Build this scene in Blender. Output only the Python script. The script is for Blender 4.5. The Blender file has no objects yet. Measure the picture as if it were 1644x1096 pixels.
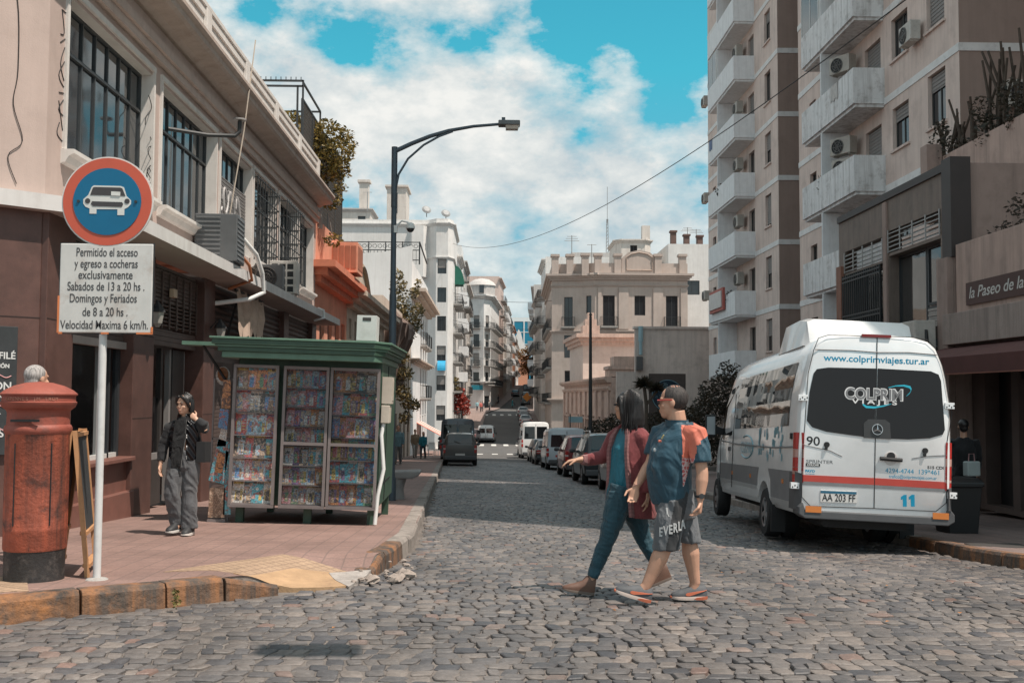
import bpy, bmesh, math, random
from mathutils import Vector as V, Matrix as MX
R=math.radians; PI=math.pi
random.seed(11)
S=bpy.context.scene; COL=S.collection
# ---------------------------------------------------------------- camera, sun, sky, exposure
F=1680.0
cd=bpy.data.cameras.new('camera'); cam=bpy.data.objects.new('camera',cd); COL.objects.link(cam)
cd.sensor_width=36; cd.lens=36*F/1644; cd.clip_start=.1; cd.clip_end=4000
CAMZ=1.63
cam.matrix_world=MX.Translation((0,0,CAMZ))@MX.Rotation(R(-1.26),4,'Z')@MX.Rotation(R(90+3.07),4,'X')@MX.Rotation(R(.3),4,'Z')
S.camera=cam
CM=cam.matrix_world.to_3x3()
def U(px,py,Y):
    d=CM@V(((px-822)/F,-(py-548)/F,-1)); return V((0,0,CAMZ))+d*(Y/d.y)
S.view_settings.view_transform='Standard'; S.view_settings.look='None'; S.view_settings.exposure=0.1; S.view_settings.gamma=1
EL=R(63); AZB=R(33)      # sun high on the right, a little behind the camera
sdir=V((math.cos(EL)*math.cos(AZB),-math.cos(EL)*math.sin(AZB),math.sin(EL)))
sl=bpy.data.lights.new('sun','SUN'); sl.energy=5.0; sl.angle=R(.5); sl.color=(1,.9,.8)
so=bpy.data.objects.new('sun',sl); COL.objects.link(so); so.rotation_euler=sdir.to_track_quat('Z','Y').to_euler()
W=bpy.data.worlds.new('World'); S.world=W; W.use_nodes=True
def NT(nt):
    n=nt.nodes; l=nt.links
    def N(t,**k):
        o=n.new(t)
        for a,v in k.items():
            if a.startswith('i_'):
                key=a[2:]; key=int(key) if key.isdigit() else key.replace('_',' ')
                if hasattr(v,'is_output'): l.new(v,o.inputs[key])
                else: o.inputs[key].default_value=v
            else: setattr(o,a,v)
        return o
    return N
nt=W.node_tree; nt.nodes.clear(); N=NT(nt)
def math_(N,op,a,b=0.0,c=0.0,clamp=False):
    m=N('ShaderNodeMath',operation=op,i_0=a,i_1=b,i_2=c); m.use_clamp=clamp; return m.outputs[0]
def mixc(N,f,a,b,bt='MIX'):
    m=N('ShaderNodeMix',data_type='RGBA',blend_type=bt); l=m.id_data.links
    for k,v in ((0,f),(6,a),(7,b)):
        if hasattr(v,'is_output'): l.new(v,m.inputs[k])
        else: m.inputs[k].default_value=v if k==0 else (tuple(v)+(1,))[:4]
    return m.outputs[2]
def ramp(N,f,stops,interp='LINEAR'):
    r=N('ShaderNodeValToRGB',i_0=f); r.color_ramp.interpolation=interp; e=r.color_ramp.elements
    while len(e)<len(stops): e.new(.5)
    for i,(p,c) in enumerate(stops):
        e[i].position=p; e[i].color=(c,c,c,1) if isinstance(c,(int,float)) else tuple(c)+(1,)
    return r.outputs[0]
sky=N('ShaderNodeTexSky',sky_type='NISHITA',sun_disc=False); sky.sun_elevation=EL; sky.sun_rotation=PI/2+AZB
sky.altitude=50; sky.air_density=1.2; sky.dust_density=.6; sky.ozone_density=2
tc=N('ShaderNodeTexCoord'); sx=N('ShaderNodeSeparateXYZ',i_0=tc.outputs['Generated'])
X,Y,Z=sx.outputs
# clouds lie on a high flat layer: direction projected upward
cv=N('ShaderNodeCombineXYZ',i_0=X,i_1=Y,i_2=math_(N,'MULTIPLY',Z,1.7))
n1=N('ShaderNodeTexNoise',i_Vector=cv.outputs[0],i_Scale=6.2,i_Detail=10.0,i_Roughness=.52,i_Distortion=.15)
n2=N('ShaderNodeTexNoise',i_Vector=cv.outputs[0],i_Scale=15.0,i_Detail=7.0,i_Roughness=.6)
# clear gaps in the cloud: (azimuth offset x, height z, radius x, radius z, depth)
gaps=0.0
def gap(ax,az,rx,rz,k):
    global gaps
    dx=math_(N,'DIVIDE',math_(N,'SUBTRACT',X,ax),rx); dz=math_(N,'DIVIDE',math_(N,'SUBTRACT',Z,az),rz)
    r=math_(N,'ADD',math_(N,'MULTIPLY',dx,dx),math_(N,'MULTIPLY',dz,dz))
    g=math_(N,'MULTIPLY',math_(N,'POWER',2.718,math_(N,'MULTIPLY',r,-1.0)),k)
    gaps=math_(N,'ADD',gaps,g) if hasattr(gaps,'is_output') else g
def D(px,py): d=(CM@V(((px-822)/F,-(py-548)/F,-1))).normalized(); return d.x,d.z
for px,py,rx,rz,k in ((590,70,.055,.022,.2),(410,20,.03,.02,.2),(730,50,.03,.015,.1),(900,50,.04,.03,.2),(930,130,.035,.028,.17),(1090,70,.05,.04,.26),(1075,180,.03,.032,.19),(935,215,.02,.014,.17),(560,90,.03,.02,.12),(1050,10,.06,.03,.14),(780,70,.02,.012,.1)):
    ax,az=D(px,py); gap(ax,az,rx,rz,k)
for px,py,rx,rz,k in ((480,110,.05,.03,-.12),(720,180,.08,.04,-.12),(960,170,.045,.03,-.08),(1000,90,.03,.02,-.06),(870,330,.13,.05,-.1),(1120,220,.02,.02,-.08)):
    ax,az=D(px,py); gap(ax,az,rx,rz,k)
n3=N('ShaderNodeTexNoise',i_Vector=cv.outputs[0],i_Scale=34.0,i_Detail=6.0,i_Roughness=.65)
cl=math_(N,'SUBTRACT',math_(N,'ADD',math_(N,'ADD',math_(N,'MULTIPLY',n1.outputs[0],.8),math_(N,'MULTIPLY',n2.outputs[0],.5)),math_(N,'SUBTRACT',math_(N,'MULTIPLY',n3.outputs[0],.24),.27)),gaps)
mask=ramp(N,cl,[(.34,0),(.43,.6),(.58,1)])
shade=ramp(N,n2.outputs[0],[(.32,(4.9,5.7,6.1)),(.5,(6.6,7.0,7.0)),(.66,(8.4,8.4,8.1))])
hz=ramp(N,Z,[(.0,(.86,.93,.97)),(.06,(.82,.93,.97)),(.2,(1,1,1))])
cloud=mixc(N,1.0,shade,hz,'MULTIPLY')
blue=mixc(N,1.0,sky.outputs[0],ramp(N,Z,[(0,(.85,.82,.86)),(.12,(.62,.93,1.0)),(.3,(.34,1.5,1.28))]),'MULTIPLY')
col=mixc(N,mask,blue,cloud)
bg=N('ShaderNodeBackground',i_Color=col,i_Strength=.1); out=N('ShaderNodeOutputWorld',i_Surface=bg.outputs[0])
# ---------------------------------------------------------------- materials
MATS={}
def M(name,c=None,rough=.75,var=.14,sc=2.0,bump=0.0,bsc=40,metal=0,stain=0,sc2=None,streak=0,spec=.5,coat=0,dirt=(.10,.085,.075)):
    if name in MATS: return MATS[name]
    m=bpy.data.materials.new(name); m.use_nodes=True; nt=m.node_tree; nt.nodes.clear(); N=NT(nt)
    p=N('ShaderNodeBsdfPrincipled',i_Roughness=rough,i_Metallic=metal); p.inputs['Specular IOR Level'].default_value=spec
    p.inputs['Coat Weight'].default_value=coat
    o=N('ShaderNodeOutputMaterial',i_Surface=p.outputs[0])
    t=N('ShaderNodeTexCoord'); co=t.outputs['Object']
    n=N('ShaderNodeTexNoise',i_Vector=co,i_Scale=sc,i_Detail=6.0,i_Roughness=.65)
    f=ramp(N,n.outputs[0],[(.28,1-var),(.72,1+var)])
    cc=mixc(N,1.0,c,f,'MULTIPLY')
    if stain:
        n3=N('ShaderNodeTexNoise',i_Vector=co,i_Scale=sc2 or sc*1.7,i_Detail=8.0,i_Roughness=.7)
        cc=mixc(N,math_(N,'MULTIPLY',ramp(N,n3.outputs[0],[(.52,0),(.68,1)]),stain),cc,dirt)
    if streak:
        mp=N('ShaderNodeMapping',i_Vector=co); mp.inputs['Scale'].default_value=(3.2,3.2,.22)
        n4=N('ShaderNodeTexNoise',i_Vector=mp.outputs[0],i_Scale=1.6,i_Detail=5.0,i_Roughness=.7)
        cc=mixc(N,math_(N,'MULTIPLY',ramp(N,n4.outputs[0],[(.45,0),(.72,1)]),streak),cc,dirt)
    nt.links.new(cc,p.inputs['Base Color'])
    if bump:
        nb=N('ShaderNodeTexNoise',i_Vector=co,i_Scale=bsc,i_Detail=5.0,i_Roughness=.6)
        b=N('ShaderNodeBump',i_Height=nb.outputs[0],i_Strength=bump,i_Distance=.02); nt.links.new(b.outputs[0],p.inputs['Normal'])
    MATS[name]=m; return m
def emis(name,c,s):
    m=bpy.data.materials.new(name); m.use_nodes=True; p=m.node_tree.nodes['Principled BSDF']; p.inputs['Base Color'].default_value=c+(1,); p.inputs['Emission Color'].default_value=c+(1,); p.inputs['Emission Strength'].default_value=s; return m
def glass(name,c=(.02,.024,.028),rough=.06,see=0.0):
    if name in MATS: return MATS[name]
    m=bpy.data.materials.new(name); m.use_nodes=True; nt=m.node_tree; nt.nodes.clear(); N=NT(nt)
    t=N('ShaderNodeTexCoord'); nb=N('ShaderNodeTexNoise',i_Vector=t.outputs['Object'],i_Scale=.9,i_Detail=2.0)
    b=N('ShaderNodeBump',i_Height=nb.outputs[0],i_Strength=.12,i_Distance=.05)
    p=N('ShaderNodeBsdfPrincipled',i_Roughness=rough,i_Normal=b.outputs[0]); p.inputs['Base Color'].default_value=c+(1,); p.inputs['Specular IOR Level'].default_value=.8
    sh=p.outputs[0]
    if see:
        tr=N('ShaderNodeBsdfTransparent',i_Color=(.75,.78,.8,1)); mx=N('ShaderNodeMixShader',i_0=see,i_1=sh,i_2=tr.outputs[0]); sh=mx.outputs[0]
    N('ShaderNodeOutputMaterial',i_Surface=sh); MATS[name]=m; return m
# ---------------------------------------------------------------- mesh builder
ZU=V((0,0,1))
class B:
    def __init__(s): s.v=[];s.f=[];s.mi=[];s.M=MX.Identity(4)
    def add(s,vs,fs,mi=0):
        k=len(s.v); s.v+=[tuple(s.M@V(v)) for v in vs]; s.f+=[tuple(i+k for i in f) for f in fs]; s.mi+=[mi]*len(fs) if isinstance(mi,int) else mi; return s
    def box(s,x0,x1,y0,y1,z0,z1,mi=0):
        return s.add([(x0,y0,z0),(x1,y0,z0),(x1,y1,z0),(x0,y1,z0),(x0,y0,z1),(x1,y0,z1),(x1,y1,z1),(x0,y1,z1)],[(3,2,1,0),(4,5,6,7),(0,1,5,4),(1,2,6,5),(2,3,7,6),(3,0,4,7)],mi)
    def cb(s,c,d,mi=0): return s.box(c[0]-d[0]/2,c[0]+d[0]/2,c[1]-d[1]/2,c[1]+d[1]/2,c[2]-d[2]/2,c[2]+d[2]/2,mi)
    def bar(s,a,b,w,h=None,mi=0,up=ZU):
        a=V(a);b=V(b);h=h or w;d=(b-a).normalized(); u=d.cross(up)
        if u.length<1e-4: u=d.cross(V((1,0,0)))
        u.normalize(); t=u.cross(d); u*=w/2; t*=h/2
        return s.add([a-u-t,a+u-t,a+u+t,a-u+t,b-u-t,b+u-t,b+u+t,b-u+t],[(0,1,2,3),(7,6,5,4),(0,4,5,1),(1,5,6,2),(2,6,7,3),(3,7,4,0)],mi)
    def loft(s,rings,mi=0,cap=True,closed=True):
        n=len(rings[0]); vs=[p for r in rings for p in r]; fs=[]
        for i in range(len(rings)-1):
            for j in range(n if closed else n-1):
                a=i*n+j; b=i*n+(j+1)%n; fs.append((a,b,b+n,a+n))
        if cap: fs.append(tuple(range(n))[::-1]); fs.append(tuple((len(rings)-1)*n+j for j in range(n)))
        return s.add(vs,fs,mi)
    def tube(s,pts,r,n=8,mi=0,cap=True,flat=None):
        pts=[V(p) for p in pts]; rs=r if isinstance(r,(list,tuple)) else [r]*len(pts); rings=[]; prev=None
        for i,p in enumerate(pts):
            d=(pts[min(i+1,len(pts)-1)]-pts[max(i-1,0)]).normalized()
            if prev is None: u=d.cross(ZU if abs(d.z)<.9 else V((0,1,0))).normalized()
            else: u=(prev-d*prev.dot(d)).normalized()
            prev=u; w=d.cross(u)
            rings.append([p+(u*math.cos(2*PI*k/n)+w*math.sin(2*PI*k/n))*rs[i] for k in range(n)])
        return s.loft(rings,mi,cap)
    def lathe(s,prof,n=24,c=(0,0,0),mi=0,cap=True):
        c=V(c); return s.loft([[c+V((r*math.cos(2*PI*k/n),r*math.sin(2*PI*k/n),z)) for k in range(n)] for r,z in prof],mi,cap)
    def disc(s,c,axis,r,t,n=20,mi=0):
        c=V(c);a=V(axis).normalized(); return s.tube([c-a*t/2,c+a*t/2],r,n,mi)
    def ell(s,c,r,n=12,m=8,mi=0,rot=None):
        c=V(c); rings=[]; q=rot or MX.Identity(3)
        for i in range(1,m):
            t=PI*i/m; rings.append([c+q@V((r[0]*math.sin(t)*math.cos(2*PI*k/n),r[1]*math.sin(t)*math.sin(2*PI*k/n),-r[2]*math.cos(t))) for k in range(n)])
        k=len(s.v); s.loft(rings,mi,False); top=c+q@V((0,0,r[2])); bot=c-q@V((0,0,r[2])); e=len(s.v)
        s.v+=[tuple(s.M@bot),tuple(s.M@top)]
        for j in range(n):
            s.f.append((e,k+(j+1)%n,k+j)); s.f.append((e+1,k+(m-2)*n+j,k+(m-2)*n+(j+1)%n)); s.mi+=[mi,mi]
        return s
    def prism(s,pts,o,u,v,w,mi=0):
        o=V(o);u=V(u);v=V(v);w=V(w); n=len(pts); a=[o+u*p[0]+v*p[1] for p in pts]; b=[p+w for p in a]
        return s.add(a+b,[tuple(range(n)),tuple(range(2*n-1,n-1,-1))]+[(j,j+n,(j+1)%n+n,(j+1)%n) for j in range(n)],mi)
    def quad(s,a,b,c,d,mi=0): return s.add([a,b,c,d],[(0,1,2,3)],mi)
    def mesh(s,name,mats,smooth=0):
        me=bpy.data.meshes.new(name); me.from_pydata(s.v,[],s.f)
        for m in (mats if isinstance(mats,(list,tuple)) else [mats]): me.materials.append(m)
        me.polygons.foreach_set('material_index',s.mi)
        bm=bmesh.new(); bm.from_mesh(me); bmesh.ops.recalc_face_normals(bm,faces=bm.faces); bm.to_mesh(me); bm.free()
        if smooth: me.shade_smooth(); me.set_sharp_from_angle(angle=R(smooth))
        me.update(); return me
    def build(s,name,mats,parent=None,loc=(0,0,0),rz=0,smooth=0,bevel=0,label=None,cat=None,group=None,kind=None):
        o=link(name,s.mesh(name,mats,smooth),parent,loc,rz)
        if bevel:
            b=o.modifiers.new('bevel','BEVEL'); b.width=bevel; b.segments=2; b.limit_method='ANGLE'; b.angle_limit=R(50)
        tag(o,label,cat,group,kind); return o
def tag(o,label=None,cat=None,group=None,kind=None):
    for k,v in (('label',label),('category',cat),('group',group),('kind',kind)):
        if v: o[k]=v
    return o
def link(name,me,parent=None,loc=(0,0,0),rz=0):
    o=bpy.data.objects.new(name,me); COL.objects.link(o); o.parent=parent; o.location=loc; o.rotation_euler=(0,0,rz); return o
def thing(name,label,cat,loc=(0,0,0),rz=0,group=None,rot=None):
    o=bpy.data.objects.new(name,None); COL.objects.link(o); o.empty_display_size=.2; o.location=loc; o.rotation_euler=rot or (0,0,rz); return tag(o,label,cat,group)
KIDS={}
def dup(o,loc,rz=None,label=None,parent=None,group=None):
    c=o.copy(); COL.objects.link(c)
    if parent is not None: c.parent=parent
    else:
        c.location=loc
        if rz is not None: c.rotation_euler=(0,0,rz)
        if label: c['label']=label
        if group: c['group']=group
    for k in list(o.children): dup(k,None,parent=c)
    return c
TMP=bpy.data.scenes.new('workshop')     # modifiers are evaluated in a small empty scene of their own
def evalm(*os):
    for o in os:
        if o.name not in TMP.collection.objects: TMP.collection.objects.link(o)
    with bpy.context.temp_override(scene=TMP,view_layer=TMP.view_layers[0]):
        TMP.view_layers[0].update(); dg=bpy.context.evaluated_depsgraph_get(); me=bpy.data.meshes.new_from_object(os[0].evaluated_get(dg))
    for o in os: TMP.collection.objects.unlink(o)
    return me
def evalmesh(o,name):
    me=evalm(o); me.name=name; bpy.data.objects.remove(o); return me
def bare(name,data): return bpy.data.objects.new(name,data)
from mathutils import noise as NZ
def smoothpl(pl,k=5):
    P=[V(p) for p in pl]; out=[]
    for i in range(len(P)-1):
        a,b,c,d=P[max(0,i-1)],P[i],P[i+1],P[min(len(P)-1,i+2)]
        for j in range(k): t=j/k; out.append(((b*2)+(c-a)*t+(a*2-b*5+c*4-d)*t*t+(b*3-a-c*3+d)*t**3)*.5)
    return out+[P[-1]]
def remesh(b,name,mats,vox=.01,smooth=4,parent=None,paint=None,fac=.5,fold=None):
    o=bare('tmp_'+name,b.mesh(name,mats)); m=o.modifiers.new('r','REMESH'); m.mode='VOXEL'; m.voxel_size=vox; m.use_smooth_shade=True
    if smooth: k=o.modifiers.new('s','SMOOTH'); k.iterations=smooth; k.factor=fac
    me=evalmesh(o,name)
    while len(me.materials)<len(mats): me.materials.append(None)
    for i,mm in enumerate(mats): me.materials[i]=mm
    if fold:
        amp,sx3=fold
        nrm=[v.normal.copy() for v in me.vertices]
        pos=[v.co.copy() for v in me.vertices]; out=[]
        for c,nn in zip(pos,nrm):
            q=V((c.x*sx3[0],c.y*sx3[1],c.z*sx3[2]+c.x*sx3[0]*.6)); q=q+V((1,1,1))*NZ.noise(q*.6)*1.2; h=1-abs(NZ.noise(q))*2.2; out+=list(c+nn*amp*(h*.8+.4*NZ.noise(q*2.3)))
        me.vertices.foreach_set('co',out); me.update()
    if paint:
        for p in me.polygons: p.material_index=paint(p.center,p.normal)
    me.shade_smooth(); return link(name,me,parent)
def cut(o,cb):
    c=bare('cut',cb.mesh('cut',[])); q=bare('q',o.data); m=q.modifiers.new('b','BOOLEAN'); m.operation='DIFFERENCE'; m.object=c; m.solver='EXACT'
    o.data=evalm(q,c); bpy.data.objects.remove(c); bpy.data.objects.remove(q)
def text(body,size,mat,parent,loc,rot=(PI/2,0,0),name='lettering',align='CENTER',sx=1,ext=.002,bold=0,shear=0,width=None,space=1,label=None):
    c=bpy.data.curves.new(name,'FONT'); c.body=body; c.size=size; c.extrude=ext; c.offset=bold; c.align_x=align; c.shear=shear; c.space_character=space
    o=bpy.data.objects.new('t',c)
    me=evalmesh(o,name); bpy.data.curves.remove(c)
    if width and me.vertices:
        xs=[v.co.x for v in me.vertices]; w=max(xs)-min(xs); sx=width/w
    if sx!=1:
        for v in me.vertices: v.co.x*=sx
    me.materials.clear(); me.materials.append(mat)
    o=link(name,me,parent,loc); o.rotation_euler=rot; tag(o,label); return o
# wall with real openings; O bottom left seen from outside, Ud along the wall, outward normal = Ud x Z
def wall(b,O,Ud,Wd,H,ops,depth=.2,mi=0,mr=0):
    O=V(O);Ud=V(Ud);Nn=Ud.cross(ZU); us=sorted({0,Wd,*[o[0] for o in ops],*[o[0]+o[2] for o in ops]}); vs=sorted({0,H,*[o[1] for o in ops],*[o[1]+o[3] for o in ops]})
    us=[u for u in us if -1e-6<=u<=Wd+1e-6]; vs=[v for v in vs if -1e-6<=v<=H+1e-6]
    P=lambda u,v,d=0:O+Ud*u+ZU*v-Nn*d
    for i in range(len(us)-1):
        for j in range(len(vs)-1):
            cu=(us[i]+us[i+1])/2; cv=(vs[j]+vs[j+1])/2
            if any(o[0]<cu<o[0]+o[2] and o[1]<cv<o[1]+o[3] for o in ops): continue
            b.quad(P(us[i],vs[j]),P(us[i+1],vs[j]),P(us[i+1],vs[j+1]),P(us[i],vs[j+1]),mi)
    for o in ops:
        u0,v0,w,h=o[:4]; u1=u0+w; v1=v0+h
        for a,c in (((u0,v0),(u1,v0)),((u1,v0),(u1,v1)),((u1,v1),(u0,v1)),((u0,v1),(u0,v0))):
            b.quad(P(*a),P(*c),P(*c,depth),P(*a,depth),mr)
WC={}
def winmesh(key,fn):
    if key not in WC: WC[key]=fn()
    return WC[key]
def window(parent,O,Ud,op,depth=.16,nx=2,nz=1,fm=None,gm=None,blind=0,bm_=None,fw=.05,top=0,sill=None,name='window'):
    """frame (> pane, blind, sill) set into an opening; local x along the wall, y inward"""
    u0,v0,w,h=op[:4]; Ud=V(Ud); rz=math.atan2(Ud.y,Ud.x); loc=V(O)+Ud*u0+ZU*v0
    fm=fm or M('frame_dark'); gm=gm or glass('glass')
    def fr():
        b=B(); d0=depth-.06; d1=depth-.01
        b.box(0,w,d0,d1,0,fw).box(0,w,d0,d1,h-fw,h).box(0,fw,d0,d1,fw,h-fw).box(w-fw,w,d0,d1,fw,h-fw)
        for i in range(1,nx): x=w*i/nx; b.box(x-fw*.4,x+fw*.4,d0+.005,d1-.002,fw,h-fw)
        for i in range(1,nz): z=h*i/nz; b.box(fw,w-fw,d0+.008,d1-.004,z-fw*.35,z+fw*.35)
        if top: b.box(fw,w-fw,d0-.01,d1-.006,h*top-fw*.5,h*top+fw*.5)
        return b.mesh(name,fm)
    f=link(name,winmesh(('f',w,h,nx,nz,fw,top,fm.name,depth),fr),parent,loc,rz)
    link('pane',winmesh(('p',w,h,gm.name,depth),lambda:B().quad((.01,depth-.03,.01),(w-.01,depth-.03,.01),(w-.01,depth-.03,h-.01),(.01,depth-.03,h-.01)).mesh('pane',gm)),f)
    if blind:
        def bl():
            b=B(); z=h-fw; n=int((h-2*fw)*blind/.055)
            for i in range(n): b.box(fw,w-fw,depth-.085+.012*(i%2),depth-.062,h-fw-.055*(i+1),h-fw-.055*i-.006)
            return b.mesh('blind',bm_ or M('blind'))
        link('blind',winmesh(('b',w,h,round(blind,2),depth,(bm_ or M('blind')).name),bl),f)
    if sill: link('sill',winmesh(('s',w,sill.name),lambda:B().box(-.08,w+.08,-.07,depth-.06,-.07,0).mesh('sill',sill)),f)
    return f
M('frame_dark',(.035,.04,.045),.5,.1); M('frame_white',(.6,.6,.58),.5,.1); M('blind',(.34,.31,.29),.7,.12,8); M('black',(.012,.012,.013),.6,.2); M('iron',(.03,.032,.034),.55,.2,8)
M('white',(.72,.71,.69),.6,.08,3,stain=.12); M('steel',(.45,.46,.47),.35,.1,metal=.8); M('grey',(.28,.28,.28),.6); M('rubber',(.02,.02,.021),.8,.2); M('concrete',(.36,.34,.32),.9,.16,4,bump=.3,stain=.35)
def leafmat(name,c1,c2):
    if name in MATS: return MATS[name]
    m=bpy.data.materials.new(name); m.use_nodes=True; nt=m.node_tree; nt.nodes.clear(); N=NT(nt)
    t=N('ShaderNodeTexCoord'); n=N('ShaderNodeTexNoise',i_Vector=t.outputs['Object'],i_Scale=3.5,i_Detail=4.0,i_Roughness=.8)
    g=N('ShaderNodeNewGeometry'); k=math_(N,'ADD',math_(N,'MULTIPLY',n.outputs[0],.6),math_(N,'MULTIPLY',g.outputs['Random Per Island'],.5))
    cc=ramp(N,k,[(.3,c1),(.75,c2)])
    p=N('ShaderNodeBsdfPrincipled',i_Base_Color=cc,i_Roughness=.55); tl=N('ShaderNodeBsdfTranslucent',i_Color=cc)
    mx=N('ShaderNodeMixShader',i_0=.3,i_1=p.outputs[0],i_2=tl.outputs[0]); N('ShaderNodeOutputMaterial',i_Surface=mx.outputs[0]); MATS[name]=m; return m
def leaves(b,c,r,n,size,rng,flat=.3):
    """n small folded leaves scattered in an ellipsoid, denser in clumps"""
    c=V(c)
    for _ in range(n):
        while 1:
            p=V((rng.uniform(-1,1),rng.uniform(-1,1),rng.uniform(-1,1)))
            if .25<p.length<1: break
        q=c+V((p.x*r[0],p.y*r[1],p.z*r[2])); s=size*rng.uniform(.6,1.3)
        a=V((rng.gauss(0,1),rng.gauss(0,1),rng.gauss(0,flat+.3))).normalized(); u=a.cross(V((rng.gauss(0,1),rng.gauss(0,1),rng.gauss(0,1)))).normalized()
        b.add([q-a*s,q+u*s*.45,q+a*s,q-u*s*.45],[(0,1,2,3)])
def tree(name,label,loc,h,clumps,lm,size,n,trunk=.12,lean=(0,0),group=None,seed=1,cat='tree',bark=None):
    """trunk with limbs to each leaf clump; clumps: (x,y,z,rx,ry,rz)"""
    rng=random.Random(seed); t=thing(name,label,cat,loc,0,group); b=B(); k=V((lean[0],lean[1],h))
    b.tube([(0,0,-.1),k*.5+V((.04,.02,0)),k],[trunk,trunk*.75,trunk*.55],8)
    for c in clumps:
        c0=V(c[:3]); st=k*rng.uniform(.6,1)
        b.tube([st,st.lerp(c0,.5)+V((rng.uniform(-.1,.1),rng.uniform(-.1,.1),.1)),c0],[trunk*.4,trunk*.25,trunk*.08],5)
        for _ in range(3):
            e=c0+V((rng.uniform(-1,1)*c[3],rng.uniform(-1,1)*c[4],rng.uniform(-.4,1)*c[5]))*.8; b.tube([c0,e],[trunk*.12,.006],4)
    b.build('trunk',bark or M('bark',(.09,.07,.055),.9,.3,6,bump=.5),t,smooth=50)
    b=B(); tot=sum(c[3]*c[4]*c[5] for c in clumps)**1
    for c in clumps: leaves(b,c[:3],c[3:6],max(12,int(n*c[3]*c[4]*c[5]/tot)),size,rng)
    b.build('crown',lm,t); return t
# ---------------------------------------------------------------- terrain
PROF=[(-60,.0),(8,0),(9.5,-.04),(13,-.2),(16,-.34),(30,-.92),(60,-2.1),(80,-2.85),(92,-3.22),(106,-3.28),(124,-2.95),(165,-.85),(210,1.3),(260,3.4),(330,5.4),(420,6.5),(2500,6.5)]
def sstep(a,b,x): t=min(1,max(0,(x-a)/(b-a))); return t*t*(3-2*t)
def prof(y):
    for i in range(len(PROF)-1):
        a,b=PROF[i],PROF[i+1]
        if y<=b[0]: return a[1]+(b[1]-a[1])*max(0,(y-a[0])/(b[0]-a[0]))
    return PROF[-1][1]
def ZR(x,y):
    k=sstep(8.5,13,y)*(1-sstep(60,92,y))*.02
    return prof(y)-k*min(8,max(-3,x+1))
def strip(name,rows,mat,kind='structure',zf=None,lift=0,n=1):
    """sheet ruled between two plan polylines sampled together"""
    b=B(); L=[]
    for a,c in rows:
        for j in range(n+1):
            x=a[0]+(c[0]-a[0])*j/n; y=a[1]+(c[1]-a[1])*j/n; L.append((x,y,(zf or ZR)(x,y)+lift))
    m=n+1; fs=[(i*m+j,i*m+j+1,(i+1)*m+j+1,(i+1)*m+j) for i in range(len(rows)-1) for j in range(n)]
    b.add(L,fs); return b.build(name,mat,kind=kind,smooth=60)
def resample(pl,step):
    out=[]; 
    for (x0,y0),(x1,y1) in zip(pl[:-1],pl[1:]):
        d=math.hypot(x1-x0,y1-y0); k=max(1,int(math.ceil(d/step)))
        out+=[(x0+(x1-x0)*i/k,y0+(y1-y0)*i/k) for i in range(k)]
    return out+[pl[-1]]
def along(pl,ts):
    d=[0]
    for a,c in zip(pl[:-1],pl[1:]): d.append(d[-1]+math.hypot(c[0]-a[0],c[1]-a[1]))
    out=[]
    for t in ts:
        s=t*d[-1]; i=0
        while i<len(pl)-2 and d[i+1]<s: i+=1
        f=(s-d[i])/max(1e-9,d[i+1]-d[i]); out.append((pl[i][0]+(pl[i+1][0]-pl[i][0])*f,pl[i][1]+(pl[i+1][1]-pl[i][1])*f))
    return out
# materials with a pattern of their own
def asphalt():
    m=M('asphalt',(.105,.1,.097),.85,.22,.35,bump=.4,bsc=120,stain=.35,sc2=.5,dirt=(.06,.058,.057)); return m
def cobblemat():
    m=bpy.data.materials.new('cobble_stone'); m.use_nodes=True; nt=m.node_tree; nt.nodes.clear(); N=NT(nt)
    at=N('ShaderNodeAttribute',attribute_name='tint'); t=N('ShaderNodeTexCoord')
    n=N('ShaderNodeTexNoise',i_Vector=t.outputs['Object'],i_Scale=22.0,i_Detail=6.0,i_Roughness=.7)
    mp=N('ShaderNodeMapping',i_Vector=t.outputs['Object']); mp.inputs['Scale'].default_value=(1.3,.4,1)
    n2=N('ShaderNodeTexNoise',i_Vector=mp.outputs[0],i_Scale=.75,i_Detail=5.0,i_Roughness=.6)
    base=ramp(N,at.outputs['Fac'],[(0,(.066,.065,.071)),(.3,(.108,.1,.1)),(.6,(.152,.134,.125)),(.85,(.205,.174,.155)),(1,(.19,.125,.105))])
    cc=mixc(N,1.0,base,ramp(N,n.outputs[0],[(.3,.72),(.7,1.22)]),'MULTIPLY')
    cc=mixc(N,1.0,cc,ramp(N,n2.outputs[0],[(.32,.62),(.5,.95),(.7,1.25)]),'MULTIPLY')
    b=N('ShaderNodeBump',i_Height=n.outputs[0],i_Strength=.5,i_Distance=.01)
    p=N('ShaderNodeBsdfPrincipled',i_Base_Color=cc,i_Roughness=.55,i_Normal=b.outputs[0]); N('ShaderNodeOutputMaterial',i_Surface=p.outputs[0]); return m
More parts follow.
